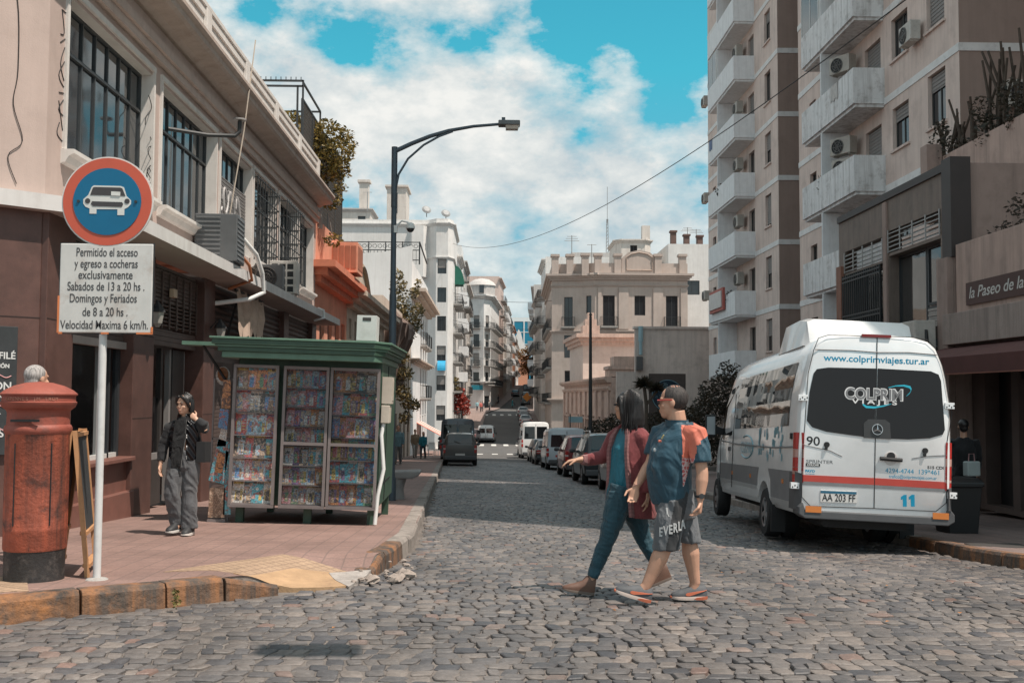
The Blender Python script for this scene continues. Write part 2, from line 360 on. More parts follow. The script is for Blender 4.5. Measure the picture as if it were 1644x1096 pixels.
def tilemat(name,c1,c2,joint,sx,sy,rot=0):
    m=bpy.data.materials.new(name); m.use_nodes=True; nt=m.node_tree; nt.nodes.clear(); N=NT(nt)
    t=N('ShaderNodeTexCoord'); mp=N('ShaderNodeMapping',i_Vector=t.outputs['Object']); mp.inputs['Rotation'].default_value=(0,0,rot)
    br=N('ShaderNodeTexBrick',i_Vector=mp.outputs[0],i_Color1=c1+(1,),i_Color2=c2+(1,),i_Mortar=joint+(1,),i_Scale=1.0,i_Mortar_Size=.008,i_Bias=-.2,i_Brick_Width=sx,i_Row_Height=sy); br.offset=0; br.squash=1
    n=N('ShaderNodeTexNoise',i_Vector=t.outputs['Object'],i_Scale=.8,i_Detail=8.0,i_Roughness=.7); n3=N('ShaderNodeTexNoise',i_Vector=t.outputs['Object'],i_Scale=45.0,i_Detail=3.0)
    cc=mixc(N,1.0,br.outputs[0],ramp(N,n.outputs[0],[(.28,.68),(.7,1.22)]),'MULTIPLY'); cc=mixc(N,1.0,cc,ramp(N,n3.outputs[0],[(.3,.85),(.7,1.1)]),'MULTIPLY')
    b=N('ShaderNodeBump',i_Height=br.outputs[1],i_Strength=-.4,i_Distance=.008)
    p=N('ShaderNodeBsdfPrincipled',i_Base_Color=cc,i_Roughness=.75,i_Normal=b.outputs[0]); N('ShaderNodeOutputMaterial',i_Surface=p.outputs[0]); return m
# one ground sheet to the horizon, then the sheets on it
ys=sorted({-80,-20,0,6,*[p[0] for p in PROF if 0<p[0]<2000],10,11,12,14,18,22,40,50,70,900,2600}); xs=[-2500,-300,-60,-25,-10,-4,-2,-1,0,2,4,7,8,12,25,60,300,2500]
b=B(); b.add([(x,y,ZR(x,y)-.06) for y in ys for x in xs],[(i*len(xs)+j,i*len(xs)+j+1,(i+1)*len(xs)+j+1,(i+1)*len(xs)+j) for i in range(len(ys)-1) for j in range(len(xs)-1)])
b.build('ground',M('joint_soil',(.12,.105,.095),.95,.3,3,bump=.4),kind='structure')
KL=[(-40,3.2),(-9,4.6),(-5.3,6.35),(-3.55,7.6),(-2.5,8.32),(-1.75,8.95),(-1.3,9.5),(-1.08,10.1),(-.96,11.2),(-.9,13),(-1.2,21),(-2.3,53),(-3.0,90.5),(-4.2,92.3),(-8,93.2),(-40,93.4)]
FL=[(-60,6.0),(-12,6.5),(-7.4,9.9),(-5.1,12.0),(-5.1,30.6),(-5.2,38),(-5.2,88.5),(-7.2,90.5),(-40,90.6)]
KR=[(40,11.0),(12,10.6),(7.2,10.75),(6.05,11.4),(5.9,13),(5.75,21),(5.0,53),(4.4,90),(5.4,92),(40,92.6)]
FR=[(60,14.2),(20,14.2),(9.0,14.2),(9.0,14.6),(9.0,43),(8.2,60),(7.5,64),(7.2,90.3),(40,90.5)]
# cobbles: real stones, laid in courses across the street, coarser far away
rng=random.Random(3)
def inside(x,y):
    # road surface test: between the two kerb lines, and the cross street in front
    if y<4.2: return True
    def kx(pl,lo,hi):
        for a,c in zip(pl[lo:hi],pl[lo+1:hi+1]):
            if min(a[1],c[1])<=y<=max(a[1],c[1]): return a[0]+(c[0]-a[0])*(y-a[1])/(c[1]-a[1]+1e-9)
    l=kx(KL,0,12); r=kx(KR,3,7) if y>=11.4 else (99 if y<10.7 else 6.9-(y-10.7)*1.2)
    return (l is None or x>l+.03) and (r is None or x<r-.03)
vs=[];fs=[];tint=[];y=5.0;row=0
while y<66:
    k=1 if y<26 else (1.0+.5*min(1,(y-26)/20)); rh=(.128+.012*rng.uniform(-1,1))*k; x=-5.2-rng.random()*.3 if y<14 else -3.3-rng.random()*.2
    xe=(6.5 if y<11 else 6.3)
    while x<xe:
        w=rng.uniform(.085,.17)*k; xc=x+w/2; yy=y+rh/2+.02*math.sin(xc*1.7+row*.05)+.03*math.sin(xc*.45+2)
        if inside(xc-w*.35,yy) and inside(xc+w*.35,yy):
            hz=ZR(xc,yy)+rng.uniform(-.005,.005)+.007*math.sin(xc*1.3+yy*.9); g=.002+.004*rng.random(); a=w/2-g; d=rh/2-g; c=min(a,d)*.28; tx=rng.uniform(-.045,.045); ty=rng.uniform(-.05,.05); sk=rng.uniform(-.022,.022); n0=len(vs)
            P8=[(-a+c,-d),(a-c,-d),(a,-d+c),(a,d-c),(a-c,d),(-a+c,d),(-a,d-c),(-a,-d+c)]
            j8=[(px*(1+rng.uniform(-.08,.08))+sk*py/d,py*(1+rng.uniform(-.08,.08))) for px,py in P8]
            vs+=[(xc+px,yy+py,hz-.05) for px,py in j8]+[(xc+px*.95,yy+py*.95,hz-.006+px*tx+py*ty) for px,py in j8]+[(xc+px*.84,yy+py*.84,hz+px*tx+py*ty) for px,py in j8]
            fs.append(tuple(n0+16+i for i in range(8)))
            for i in range(8): q=(i+1)%8; fs+=[(n0+i,n0+q,n0+8+q,n0+8+i),(n0+8+i,n0+8+q,n0+16+q,n0+16+i)]
            tint+=[min(1,max(0,rng.gauss(.47,.24)))]*24
        x+=w
    y+=rh; row+=1
me=bpy.data.meshes.new('cobbled_road'); me.from_pydata(vs,[],fs); me.materials.append(cobblemat()); at=me.attributes.new('tint','FLOAT','POINT'); at.data.foreach_set('value',tint); me.shade_smooth(); me.set_sharp_from_angle(angle=R(38))
tag(link('cobbled_road',me),kind='structure')
strip('road_joint_sand',[((-5.6 if y<9 else -3.4,y),(6.6,y)) for y in [4.6+.5*i for i in range(123)]],M('joint_sand',(.15,.13,.117),.95,.3,2.5,bump=.5,bsc=60),lift=-.016,n=12)
# asphalt from the end of the cobbles up the hill, and the cross street
ctr=[(1.2,64.5),(1.0,92),(1.0,106),(1.9,165),(4.4,210),(9.2,300),(15,420),(21,560)]
rows=[((-12 if 92<y<106 else x-5.4,y),(14 if 92<y<106 else x+6,y)) for x,y in resample(ctr,4)]
strip('asphalt_road',rows,asphalt(),lift=.004,n=6)
wp=M('road_paint',(.62,.6,.57),.8,.12,6,stain=.4,dirt=(.14,.13,.125))
def zebra(y,x0,x1,dy,w,gapw):
    b=B(); x=x0
    while x<x1: 
        z=[ZR(xx,yy)+.012 for xx,yy in ((x,y),(x+w,y),(x+w,y+dy),(x,y+dy))]; b.quad((x,y,z[0]),(x+w,y,z[1]),(x+w,y+dy,z[2]),(x,y+dy,z[3])); x+=w+gapw
    b.build('crosswalk',wp,kind='structure')
zebra(86.5,-2.2,4,2.6,.5,.75); zebra(106.5,-2.2,4,2.6,.5,.75); zebra(160,-.6,4.8,3,.5,.7)
# sidewalks and kerbs
tile=tilemat('sidewalk_tile',(.265,.168,.143),(.235,.15,.129),(.185,.125,.108),.2,.2); tile2=tilemat('sidewalk_tile_far',(.3,.22,.195),(.27,.2,.18),(.17,.13,.12),.4,.4)
kerbm=M('kerb_granite',(.27,.235,.21),.85,.3,5,bump=.5,stain=.6,sc2=4,dirt=(.07,.06,.055))
kerby=M('kerb_yellow_paint',(.085,.066,.055),.85,.4,7,bump=.9,bsc=18,stain=.95,sc2=2.4,streak=.9,dirt=(.36,.155,.06))
def ramp_dip(x,y):
    # dropped kerb at the corner of the left pavement
    ax,ay=-1.72,8.98; ux,uy=.523,.852; L=1.3; dx,dy=x-ax,y-ay; t=dx*ux+dy*uy; s=-dx*uy+dy*ux
    return 1-.94*sstep(-.3,.15,t)*(1-sstep(L-.15,L+.3,t))*(1-sstep(.0,.95,s))
SZ=lambda x,y:ZR(x,y)+.165*ramp_dip(x,y)
SZR=lambda x,y:ZR(x,y)+.14
def kerb(pl,zf,side,mats,name,pick,skip=None,ln=.85):
    pts=resample(pl,ln); rng=random.Random(5); b=B()
    for i,(a,c) in enumerate(zip(pts[:-1],pts[1:])):
        if skip and skip((a[0]+c[0])/2,(a[1]+c[1])/2): continue
        d=V((c[0]-a[0],c[1]-a[1],0)); L=d.length; d/=L; n=V((-d.y,d.x,0))*side; g=.008; j=rng.uniform(-.012,.012); mi=pick((a[0]+c[0])/2,(a[1]+c[1])/2)
        A=V((a[0],a[1],0))+d*g; C=V((c[0],c[1],0))-d*g; prof=[(0,-.12),(.012+j,.135+j*.3),(.035+j,.17+j*.4),(.2,.172+j*.4),(.2,-.12)]
        vv=[]
        for q in (A,C):
            for o,z in prof: 
                p=q+n*o; vv.append((p.x,p.y,(zf(p.x,p.y)-.165 if z>0 else ZR(p.x,p.y))+z+.002))
        b.add(vv,[(0,1,6,5),(1,2,7,6),(2,3,8,7),(3,4,9,8),(4,3,2,1,0),(5,6,7,8,9)],mi)
    return b.build(name,mats,kind='structure',bevel=.006)
T=[i/150 for i in range(151)]
def tmap(pl,ref):  # match by arc parameter knots
    return along(pl,T)
left=[]
knots=[(0,0),(1,1),(2.2,1.5),(3.2,2),(3.6,2.15),(4.2,2.3),(5,2.6),(6,3),(7,3.4),(7.9,3.7),(9.3,4),(10,4.35),(11,6),(12,6.6),(13,7),(15,8)]
def at(pl,s): i=min(int(s),len(pl)-2); f=s-i; return (pl[i][0]+(pl[i+1][0]-pl[i][0])*f,pl[i][1]+(pl[i+1][1]-pl[i][1])*f)
for (ka,fa),(kb,fb) in zip(knots[:-1],knots[1:]):
    n=max(2,int((kb-ka)*(26 if 3<kb<8.5 else 8)))
    for i in range(n): left.append((at(KL,ka+(kb-ka)*i/n),at(FL,fa+(fb-fa)*i/n)))
left.append((KL[-1],FL[-1]))
def inset(a,c,d): L=math.hypot(c[0]-a[0],c[1]-a[1]); return (a[0]+(c[0]-a[0])*d/L,a[1]+(c[1]-a[1])*d/L)
strip('sidewalk_left',[(inset(a,c,.12),(c[0]+(c[0]-a[0])*.1,c[1]+(c[1]-a[1])*.1)) for a,c in left],tile,zf=SZ,n=44)
b=B(); e=[inset(a,c,.13) for a,c in left]
for p,q in zip(e[:-1],e[1:]): b.quad((*p,SZ(*p)),(*q,SZ(*q)),(*q,ZR(*q)-.1),(*p,ZR(*p)-.1))
b.build('sidewalk_edge',kerbm,kind='structure')
kerb(KL[1:12]+[(-3.0,90.5)],SZ,1,[kerbm,kerby],'kerb',lambda x,y:1 if (y<9.3 or 10.1<y<11.6) else 0,skip=lambda x,y:9.12<y<10.0)
right=[]
kn=[(0,0),(1,1),(2.0,2.0),(3.0,3.0),(4,3.4),(5,3.6),(6,5),(7,7),(9,8)]
for (ka,fa),(kb,fb) in zip(kn[:-1],kn[1:]):
    n=max(2,int((kb-ka)*8))
    for i in range(n): right.append((at(KR,ka+(kb-ka)*i/n),at(FR,fa+(fb-fa)*i/n)))
right.append((KR[-1],FR[-1]))
strip('sidewalk_right',[(inset(a,c,.12),(c[0]+(c[0]-a[0])*.3,c[1]+(c[1]-a[1])*.3)) for a,c in right],tilemat('sidewalk_tile_grey',(.21,.15,.135),(.185,.135,.12),(.1,.08,.075),.3,.3),zf=SZR,n=8)
kerb(KR[1:9],SZR,-1,[kerbm,kerby],'kerb',lambda x,y:1 if y<14.5 else 0)
# pavements beyond the crossing
fl=[(-3.9,106),(-3.1,165),(-2.9,172)]; fl2=[(-.1,176),(2.6,210),(7.2,300),(12.5,420)]
strip('sidewalk_left_far',[((x-6,y),(x+2.7,y)) for x,y in resample(fl,6)],tile2,lift=.13,n=3)
strip('sidewalk_left_hill',[((x-9,y),(x+1.9,y)) for x,y in resample([(-2.4,163.5)]+[(x,y) for x,y in fl2],6)],tile2,lift=.15,n=3)
fr=[(5.9,106),(6.9,165),(9.5,210),(14.4,300),(20,420)]
strip('sidewalk_right_far',[((x-1.6,y),(x+7,y)) for x,y in resample(fr,6)],tile2,lift=.13,n=3)
# yellow dropped ramp and tactile tiles, broken concrete and rubble at the corner
b=B(); ry=M('ramp_yellow',(.42,.27,.155),.85,.22,4,bump=.3,stain=.4,dirt=(.22,.13,.09))
RZ=lambda x,y:ZR(x,y)+.012
def patch(name,poly,mat,lift,n=10,zf=SZ):
    c=(sum(p[0] for p in poly)/len(poly),sum(p[1] for p in poly)/len(poly)); rows=[]
    pl=resample(poly+[poly[0]],.25)
    b=B(); L=[]; 
    for k in range(n+1):
        for p in pl[:-1]: x=c[0]+(p[0]-c[0])*k/n; y=c[1]+(p[1]-c[1])*k/n; L.append((x,y,zf(x,y)+lift))
    m=len(pl)-1; L+=[(p[0]*.985+c[0]*.015,p[1]*.985+c[1]*.015,zf(*p)-.12) for p in pl[:-1]]; n+=1; b.add(L,[(k*m+i,k*m+(i+1)%m,(k+1)*m+(i+1)%m,(k+1)*m+i) for k in range(n) for i in range(m)]); return b.build(name,mat,kind='structure')
def G2(px,py,z):
    d=CM@V(((px-822)/F,-(py-548)/F,-1)); t=(z-CAMZ)/d.z; return (d.x*t,d.y*t)
tact=tilemat('tactile_tile',(.38,.26,.175),(.345,.235,.16),(.25,.17,.115),.09,.09,.5)
patch('tactile_paving',[G2(262,916,.15),G2(400,893,.14),G2(455,884,.13),G2(560,896,.1),G2(500,905,.1),G2(420,912,.13)],tact,.006)
patch('dropped_ramp',[G2(375,916,.14),G2(470,903,.1),G2(535,903,.08),G2(556,934,.02),G2(515,935,.03),G2(470,925,.09)],ry,.012)
patch('broken_concrete',[G2(528,908,.06),G2(575,905,.04),G2(596,912,.0),G2(560,940,.0),G2(540,925,.02)],M('broken_cement',(.36,.325,.3),.9,.25,6,bump=.8,bsc=25,stain=.4),.016)
patch('tactile_strip',[G2(-30,925,.16),G2(42,922,.16),G2(46,950,.16),G2(-30,953,.16)],tact,.006)
rng=random.Random(9)
rub=M('rubble',(.32,.265,.23),.9,.25,8,bump=.6)
for i in range(24):
    px=560+110*rng.random()**.8; py=rng.uniform(908,935)-(px-575)*.12; x,y=G2(px,py,.02); r=rng.choice((.014,.02,.025,.04,.065)); b=B(); rings=[]
    b.ell((0,0,0),(r*rng.uniform(.9,1.6),r,r*.7),7,5); b.v=[(v[0]*(1+rng.uniform(-.45,.45)),v[1]*(1+rng.uniform(-.4,.4)),v[2]*(1+rng.uniform(-.4,.3))) for v in b.v]
    b.build('rubble_chunk',rub,None,(x,y,SZ(x,y)*.5+ZR(x,y)*.5+r*.3+.02),rng.uniform(0,6),label='pale broken concrete chunk lying in the gutter beside the broken kerb corner',cat='rubble',group='rubble at the broken kerb corner')
# weeds in the kerb joint
b=B(); x,y=G2(282,968,.05); leaves(b,(0,0,.07),(.03,.05,.09),60,.018,rng)
b.build('weed',leafmat('weed_leaf',(.05,.06,.015),(.25,.2,.06)),None,(x+.01,y-.02,ZR(x,y)+.02),label='tuft of green and yellow weed in a joint of the painted corner kerb',cat='weed')
# ---------------------------------------------------------------- building kit
class Bd:
    def __init__(s,name,label,cat,loc,group=None): s.t=thing(name,label,cat,loc,0,group); s.o=V(loc)
    def part(s,name,b,mats,**k): return b.build(name,mats,s.t,loc=-s.o,**k)
    def win(s,O,Ud,op,**k): return window(s.t,V(O)-s.o,Ud,op,**k)
def balcony(bd,O,Ud,u,v,w,d=.75,h=.95,solid=None,slab=None,railm=None,t=.14):
    """slab with iron railing or solid parapet; local x along the wall, -y outward, z=0 at slab top"""
    Ud=V(Ud); rz=math.atan2(Ud.y,Ud.x); loc=V(O)-bd.o+Ud*u+ZU*v; slab=slab or M('concrete')
    o=link('balcony',winmesh(('bs',round(w,2),d,t,slab.name),lambda:B().box(0,w,-d,0,-t,0).box(.06,w-.06,-d+.08,0,-t-.1,-t).mesh('balcony',slab)),bd.t,loc,rz)
    def rl():
        b=B()
        if solid: b.box(0,w,-d,-d+.09,.003,h).box(0,.09,-d+.09,0,.003,h).box(w-.09,w,-d+.09,0,.003,h)
        else:
            for z in (.08,h): b.bar((.03,-d+.03,z),(w-.03,-d+.03,z),.03).bar((.03,-d+.03,z),(.03,0,z),.03).bar((w-.03,-d+.03,z),(w-.03,0,z),.03)
            n=max(3,int(w/.13))
            for i in range(n+1): x=.03+(w-.06)*i/n; b.bar((x,-d+.03,.0),(x,-d+.03,h),.018)
            for i in range(1,5): y=-d+.03+(d-.03)*i/5; b.bar((.03,y,0),(.03,y,h),.018); b.bar((w-.03,y,0),(w-.03,y,h),.018)
        return b.mesh('parapet' if solid else 'railing',solid or railm or M('iron'))
    link('parapet' if solid else 'railing',winmesh(('br',round(w,2),d,h,solid.name if solid else 0),rl),o); return o
def block(name,label,pts,z0,z1,wm,faces={},cat='building',group=None,depth=.2,cornices=(),trim=None,roofm=None,parapet=0,base=None,rev=None,seed=1):
    """polygon building (outside on the right of each edge); faces: edge index -> list of openings (u,v,w,h,style,balcony)"""
    rng=random.Random(seed); bd=Bd(name,label,cat,(pts[0][0],pts[0][1],z0),group); b=B(); n=len(pts); trim=trim or wm; zt=z1+parapet
    for i in range(n):
        a=V((*pts[i],z0)); c=V((*pts[(i+1)%n],z0)); Wd=(c-a).length; Ud=(c-a)/Wd
        ops=[o for o in faces.get(i,[]) if o[0]>=0.02 and o[0]+o[2]<=Wd-.02]
        wall(b,a,Ud,Wd,zt-z0,ops,depth,0,1 if rev else 0)
        for o in ops:
            st=o[4] if len(o)>4 else 'w'; bal=o[5] if len(o)>5 else None
            blind=rng.choice([0,0,.3,.6,1]) if 'b' in st else 0
            bd.win(a,Ud,o,depth=depth-.02,nx=1 if o[2]<.8 else 2,nz=1,blind=blind,fm=M('frame_white') if 'W' in st else None,sill=trim if 's' in st else None,fw=.06)
            if bal=='i': balcony(bd,a,Ud,o[0]-.25,o[1]-.02,o[2]+.5,.5)
            elif bal=='I': balcony(bd,a,Ud,o[0]-.5,o[1]-.02,o[2]+1.0,.9)
            elif bal: balcony(bd,a,Ud,o[0]-.4,o[1]-.02,o[2]+.8,1.0,solid=bal,slab=bal)
    b.add([(*p,z1) for p in pts],[tuple(range(n))],2)
    bd.part('wall',b,[wm,rev or wm,roofm or M('roof_grey',(.25,.24,.23),.9)])
    for cz,ch,cp in cornices:
        b=B()
        cx_=sum(p[0] for p in pts)/n; cy_=sum(p[1] for p in pts)/n
        for i in faces.get('trim',range(n)):
            a=V((*pts[i],0)); c=V((*pts[(i+1)%n],0)); d=(c-a).normalized(); nn=d.cross(ZU)
            for k,(pz,pp) in enumerate(((0,.35),(.35,.65),(.7,1.0))):
                o1=nn*cp*pp; e=d*(cp*pp-.005*(i+1)); z=cz+ch*pz+.004*i; zz=cz+ch*(pz+.36)-.002*k+.004*i
                p=[a-e,c+e,c+e+o1,a-e+o1]; b.prism([(0,0),(1,0),(1,1),(0,1)],a-e+ZU*z-nn*.02,c-a+e*2,o1+nn*.02,ZU*(zz-z))
        bd.part('cornice',b,trim)
    return bd
def grid(u0,us,w,vs,h,st='w',bal=None): return [(u0+u,v,w,h,st,bal) for u in us for v in vs]
# ---------------------------------------------------------------- near building on the left corner
pink=M('pink_stucco',(.50,.39,.345),.85,.1,1.2,bump=.15,bsc=60,stain=.16,streak=.16,dirt=(.27,.2,.17)); wht=M('white_stucco',(.68,.645,.61),.85,.1,1.5,bump=.1,stain=.2,streak=.22,dirt=(.33,.27,.23))
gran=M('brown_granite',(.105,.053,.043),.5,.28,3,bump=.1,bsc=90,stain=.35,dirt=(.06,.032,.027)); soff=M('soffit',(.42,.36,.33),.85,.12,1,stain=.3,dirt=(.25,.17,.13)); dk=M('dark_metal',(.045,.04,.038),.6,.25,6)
LX=-5.1
nb=Bd('corner_building','two storey pink corner building with long white canopy, tall steel framed windows and white parapet','building',(LX,12,.1))
NO=V((LX,12,0)); NU=V((0,1,0))
bays=[(12.5,15.66),(16.1,19.3),(19.65,22.2),(22.45,24.75),(25.2,27.5),(27.9,30.0)]
b=B(); ops=[(y0-12,4.55-3.75,y1-y0,6.45-4.55) for y0,y1 in bays]
wall(b,(LX,12,3.75),NU,18.6,3.45,ops,.24,0,1)
wall(b,(-7.4,9.9,3.75),V((2.3,2.1,0)).normalized(),math.hypot(2.3,2.1),3.45,[],.3)
b.quad((LX,30.6,.0),(-14,30.6,.0),(-14,30.6,7.2),(LX,30.6,7.2)); b.quad((-14,30.6,7.4),(-14,9.9,7.4),(-7.4,9.9,7.4),(LX,12,7.4)); b.add([(LX,12,7.4),(LX,30.6,7.4),(-14,30.6,7.4)],[(0,1,2)])
nb.part('wall',b,[pink,wht])
# surrounds, sills and frieze
b=B()
for y0,y1 in bays:
    for y in (y0-.07,y1): b.box(LX,LX+.035,y+(.002 if y>y0 else 0),y+.07,4.56,6.5)
    b.box(LX,LX+.04,y0-.07,y1+.07,6.5,6.58)
nb.part('window_surround',b,wht)
b=B().box(LX,LX+.09,12,30.6,6.7,6.84).box(LX,LX+.14,12,30.6,6.84,6.98).box(LX-.02,LX+.06,12,30.6,6.98,7.2); nb.part('frieze',b,M('pink_trim',(.52,.42,.37),.85,.1,2,stain=.2,streak=.2,dirt=(.25,.19,.16)))
b=B()
cp=[(0,7.2),(.12,7.2),(.2,7.26),(.42,7.29),(.47,7.33),(.47,7.42),(.53,7.47),(.53,7.53),(0,7.56)]
ch=V((2.3,2.1,0)).normalized(); chn=ch.cross(ZU); mit=(chn+V((1,0,0))); mit=mit/mit.dot(V((1,0,0)))
b.loft([[V((-7.4,9.9,0))+chn*o+ZU*z for o,z in cp],[V((LX,12,0))+mit*o+ZU*z for o,z in cp],[V((LX,30.75,0))+V((1,0,0))*o+ZU*z for o,z in cp]])
nb.part('cornice',b,M('cornice_stucco',(.47,.385,.335),.85,.12,2,stain=.3,streak=.25,dirt=(.24,.15,.1)))
b=B(); pw=V((LX+.04,12,0))
b.box(LX-.22,LX+.04,12.0,30.6,7.54,8.46).box(LX-.28,LX+.1,11.95,30.68,8.46,8.56)
y=12.2
while y<30.4: b.box(LX+.04,LX+.11,y,y+.32,7.54,8.46); b.box(LX+.04,LX+.075,y+.32,min(30.6,y+3.0),8.3,8.458); y+=3.0
b.box(LX+.04,LX+.12,12,30.6,7.536,7.66)
b.prism([(0,7.54),(.26,7.54),(.26,8.5),(0,8.5)],(-7.4,9.9,0),chn*-1,ZU,V((2.3,2.1,0)))
nb.part('parapet',b,wht,bevel=.012)
for i,(y0,y1) in enumerate(bays):
    op=(y0-12,.8,y1-y0,1.9); nb.win((LX,12,3.75),NU,op,depth=.22,nx=(7,7,6,5,5,3)[i],nz=1,top=.7,fw=.04,fm=M('steel_frame',(.05,.056,.06),.5,.2),gm=glass('upper_glass',(.03,.035,.04),.05),blind=0)
for y0,y1 in bays[:2]+bays[3:]:
    b=B(); b.loft([[(LX+o,y,z) for o,z in ((0,4.38),(.06,4.4),(.1,4.47),(.16,4.5),(.16,4.55),(-.25,4.553))] for y in (y0-.1,y1+.1)])
    nb.part('window_sill',b,wht)
# lowered mesh shutter with graffiti in the third window; grilles on the next two
b=B(); y0,y1=bays[2]
for k in range(38): b.box(LX-.12,LX-.1+.006*(k%2),y0+.01,y1-.01,4.56+k*.035,4.585+k*.035)
sh=nb.part('mesh_shutter',b,M('shutter_grey',(.2,.19,.185),.6,.2,6))
def strokes(bd,parent,pls,r,mat,name='graffiti',off=None):
    b=B()
    for pl in pls: b.tube(smoothpl(pl),r,5)
    o=b.build(name,mat,parent,loc=off if off is not None else -bd.o); return o
def P3(y,z,x=LX-.085): return (x,y,z)
rg=random.Random(4); pls=[]
for row,zc in enumerate((5.45,4.85)):
    for k in range(4):
        yc=y0+.35+k*.5; pls.append([P3(yc+.2*math.cos(a*1.1+k)+.03*rg.random(),zc+.24*math.sin(a*(1+.5*((k+row)%2)))) for a in [i*.55 for i in range(11)]])
strokes(nb,nb.t,pls,.022,M('graffiti_white',(.5,.48,.47),.8))
for bi in (3,4):
    y0,y1=bays[bi]; b=B(); xo=LX+(.1 if bi==3 else .2); n=9
    for k in range(n+1): y=y0+(y1-y0)*k/n; b.bar((xo,y,4.5),(xo,y,6.4),.02)
    for k in range(6): z=4.55+k*.36; b.bar((xo,y0,z),(xo,y1,z),.02); b.bar((LX-.2,y0,z),(xo,y0,z),.02); b.bar((LX-.2,y1,z),(xo,y1,z),.02)
    nb.part('window_grille',b,M('iron'))
# black pen tags on the stucco and a cable on the chamfer wall
blk=M('graffiti_black',(.03,.028,.028),.7)
tg=[]; sh_=[[(12.3,6.9),(12.36,6.75),(12.55,6.9),(12.55,6.55),(12.32,6.5)],[(12.32,6.5),(12.4,6.25),(12.3,6.2)],[(12.3,6.1),(12.5,6.2),(12.32,5.85),(12.5,5.6),(12.28,5.7),(12.5,6.0),(12.45,6.15)],[(12.3,5.5),(12.5,5.52),(12.3,5.3),(12.52,5.25)],[(12.3,5.4),(12.42,5.1),(12.5,4.95),(12.28,5.0),(12.34,5.15)]]
strokes(nb,nb.t,[[(LX+.004,y,z-.3) for y,z in q] for q in sh_],.0065,blk)
strokes(nb,nb.t,[[(LX+.004,15.5+.14*math.sin(k*1.3),6.1-k*.12) for k in range(5)],[(LX+.004,15.62+.12*math.sin(k*1.9),5.5-k*.09) for k in range(9)],[(LX+.004,15.6+.1*math.cos(k),4.9+.12*math.sin(k)) for k in range(7)]],.0065,blk)
def chp(s,z,o=.012): p=V((-7.4,9.9,0))+ch*s+chn*o; return (p.x,p.y,z)
strokes(nb,nb.t,[[chp(2.62,7.2),chp(2.58,6.6),chp(2.75,6.1),chp(2.78,5.3),chp(2.74,4.9),chp(2.85,4.5),chp(2.7,4.3),chp(2.8,4.0)],[chp(2.45,5.2),chp(2.55,4.7),chp(2.53,4.1)]],.005,M('black'),name='cable')
# white canopy slab round the corner
b=B(); cpy=[(LX-.02,30.9),(-4.4,30.9),(-4.4,12.4),(-5.25,11.62),(-8.2,8.95),(-8.7,9.5),(-7.42,9.9),(LX-.02,12)]
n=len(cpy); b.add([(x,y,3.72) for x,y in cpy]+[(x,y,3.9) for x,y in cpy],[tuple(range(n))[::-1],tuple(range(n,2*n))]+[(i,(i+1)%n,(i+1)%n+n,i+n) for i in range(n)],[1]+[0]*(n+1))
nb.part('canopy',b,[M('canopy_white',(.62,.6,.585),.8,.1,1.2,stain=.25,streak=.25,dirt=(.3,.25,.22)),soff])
for z in (1.3,2.5): nb.part('cladding_joint',B().prism([(0,z),(3.1,z),(3.1,z+.012),(0,z+.012)],V((-7.4,9.9,0))+chn*.0005,ch,ZU,chn*.003),M('joint_dark',(.035,.022,.02),.9))
nb.part('cladding_joint',B().prism([(2.05,.1),(2.062,.1),(2.062,3.7),(2.05,3.7)],V((-7.4,9.9,0))+chn*.0005,ch,ZU,chn*.003),M('joint_dark'))
for y0,y1 in ((12,12.78),(14.95,15.85),(18.6,19.3),(22.0,22.7)):
    for z in (1.3,2.5): nb.part('cladding_joint',B().box(LX+.058,LX+.063,y0+.01,y1-.01,z,z+.012),M('joint_dark'))
# ground floor: granite pillars, shop windows, louvres, doors
gz=lambda y:SZ(-4.9,y)
for y0,y1 in ((12,12.78),(14.95,15.85),(18.6,19.3),(22.0,22.7),(25.8,26.4),(29.9,30.6)): nb.part('pillar',B().box(LX-.5,LX+.06,y0,y1,gz(y0)-.3,3.74),gran,bevel=.01)
b=B(); b.prism([(0,-.3),(3.1,-.3),(3.1,3.74),(0,3.74)],(-7.4,9.9,0),ch,ZU,-chn*.4)
nb.part('corner_cladding',b,gran,bevel=.01)
b=B().box(LX-.35,LX,12.78,14.95,-.3,.72).box(LX-.35,LX+.1,12.7,15.0,-.3,.3).box(LX-.3,LX+.12,12.76,14.97,.72,.78); nb.part('plinth',b,M('red_granite',(.2,.09,.07),.45,.22,3,stain=.2),bevel=.01)
def rolls(b,x,y0,y1,z0,z1,p=.075):
    z=z0
    while z<z1-1e-6: b.box(x-.02,x+.012,y0,y1,z+.01,min(z1,z+p)); b.box(x-.02,x,y0,y1,z,z+.01); z+=p
rsm=M('shutter_brown',(.105,.075,.066),.55,.2,8,stain=.3)
b=B(); rolls(b,LX-.1,12.79,14.94,2.38,3.1); b.box(LX-.14,LX-.04,12.79,14.94,2.28,2.38,1); nb.part('roller_shutter',b,[rsm,M('bar_grey',(.33,.3,.28),.6)])
b=B()
for a,c in ((12.79,14.94),(15.86,18.59)):
    for k in range(9): z=3.12+k*.065; b.box(LX-.2,LX-.1,a,c,z,z+.05)
nb.part('louvre_panel',b,M('louvre',(.12,.09,.08),.6,.2,8))
b=B()
for k in range(14):
    z=2.72+k*.063; b.prism([(0,0),(.06,.03),(.06,.045),(0,.015)],(LX-.15,15.86,z),(1,0,0),ZU,(0,2.73,0))
for k in range(8): y=15.86+k*2.73/7; b.box(LX-.09,LX-.07,y-.02,y+.02,2.7,3.6)
rolls(b,LX-.1,15.87,18.58,2.42,2.68); nb.part('louvre_panel',b,rsm)
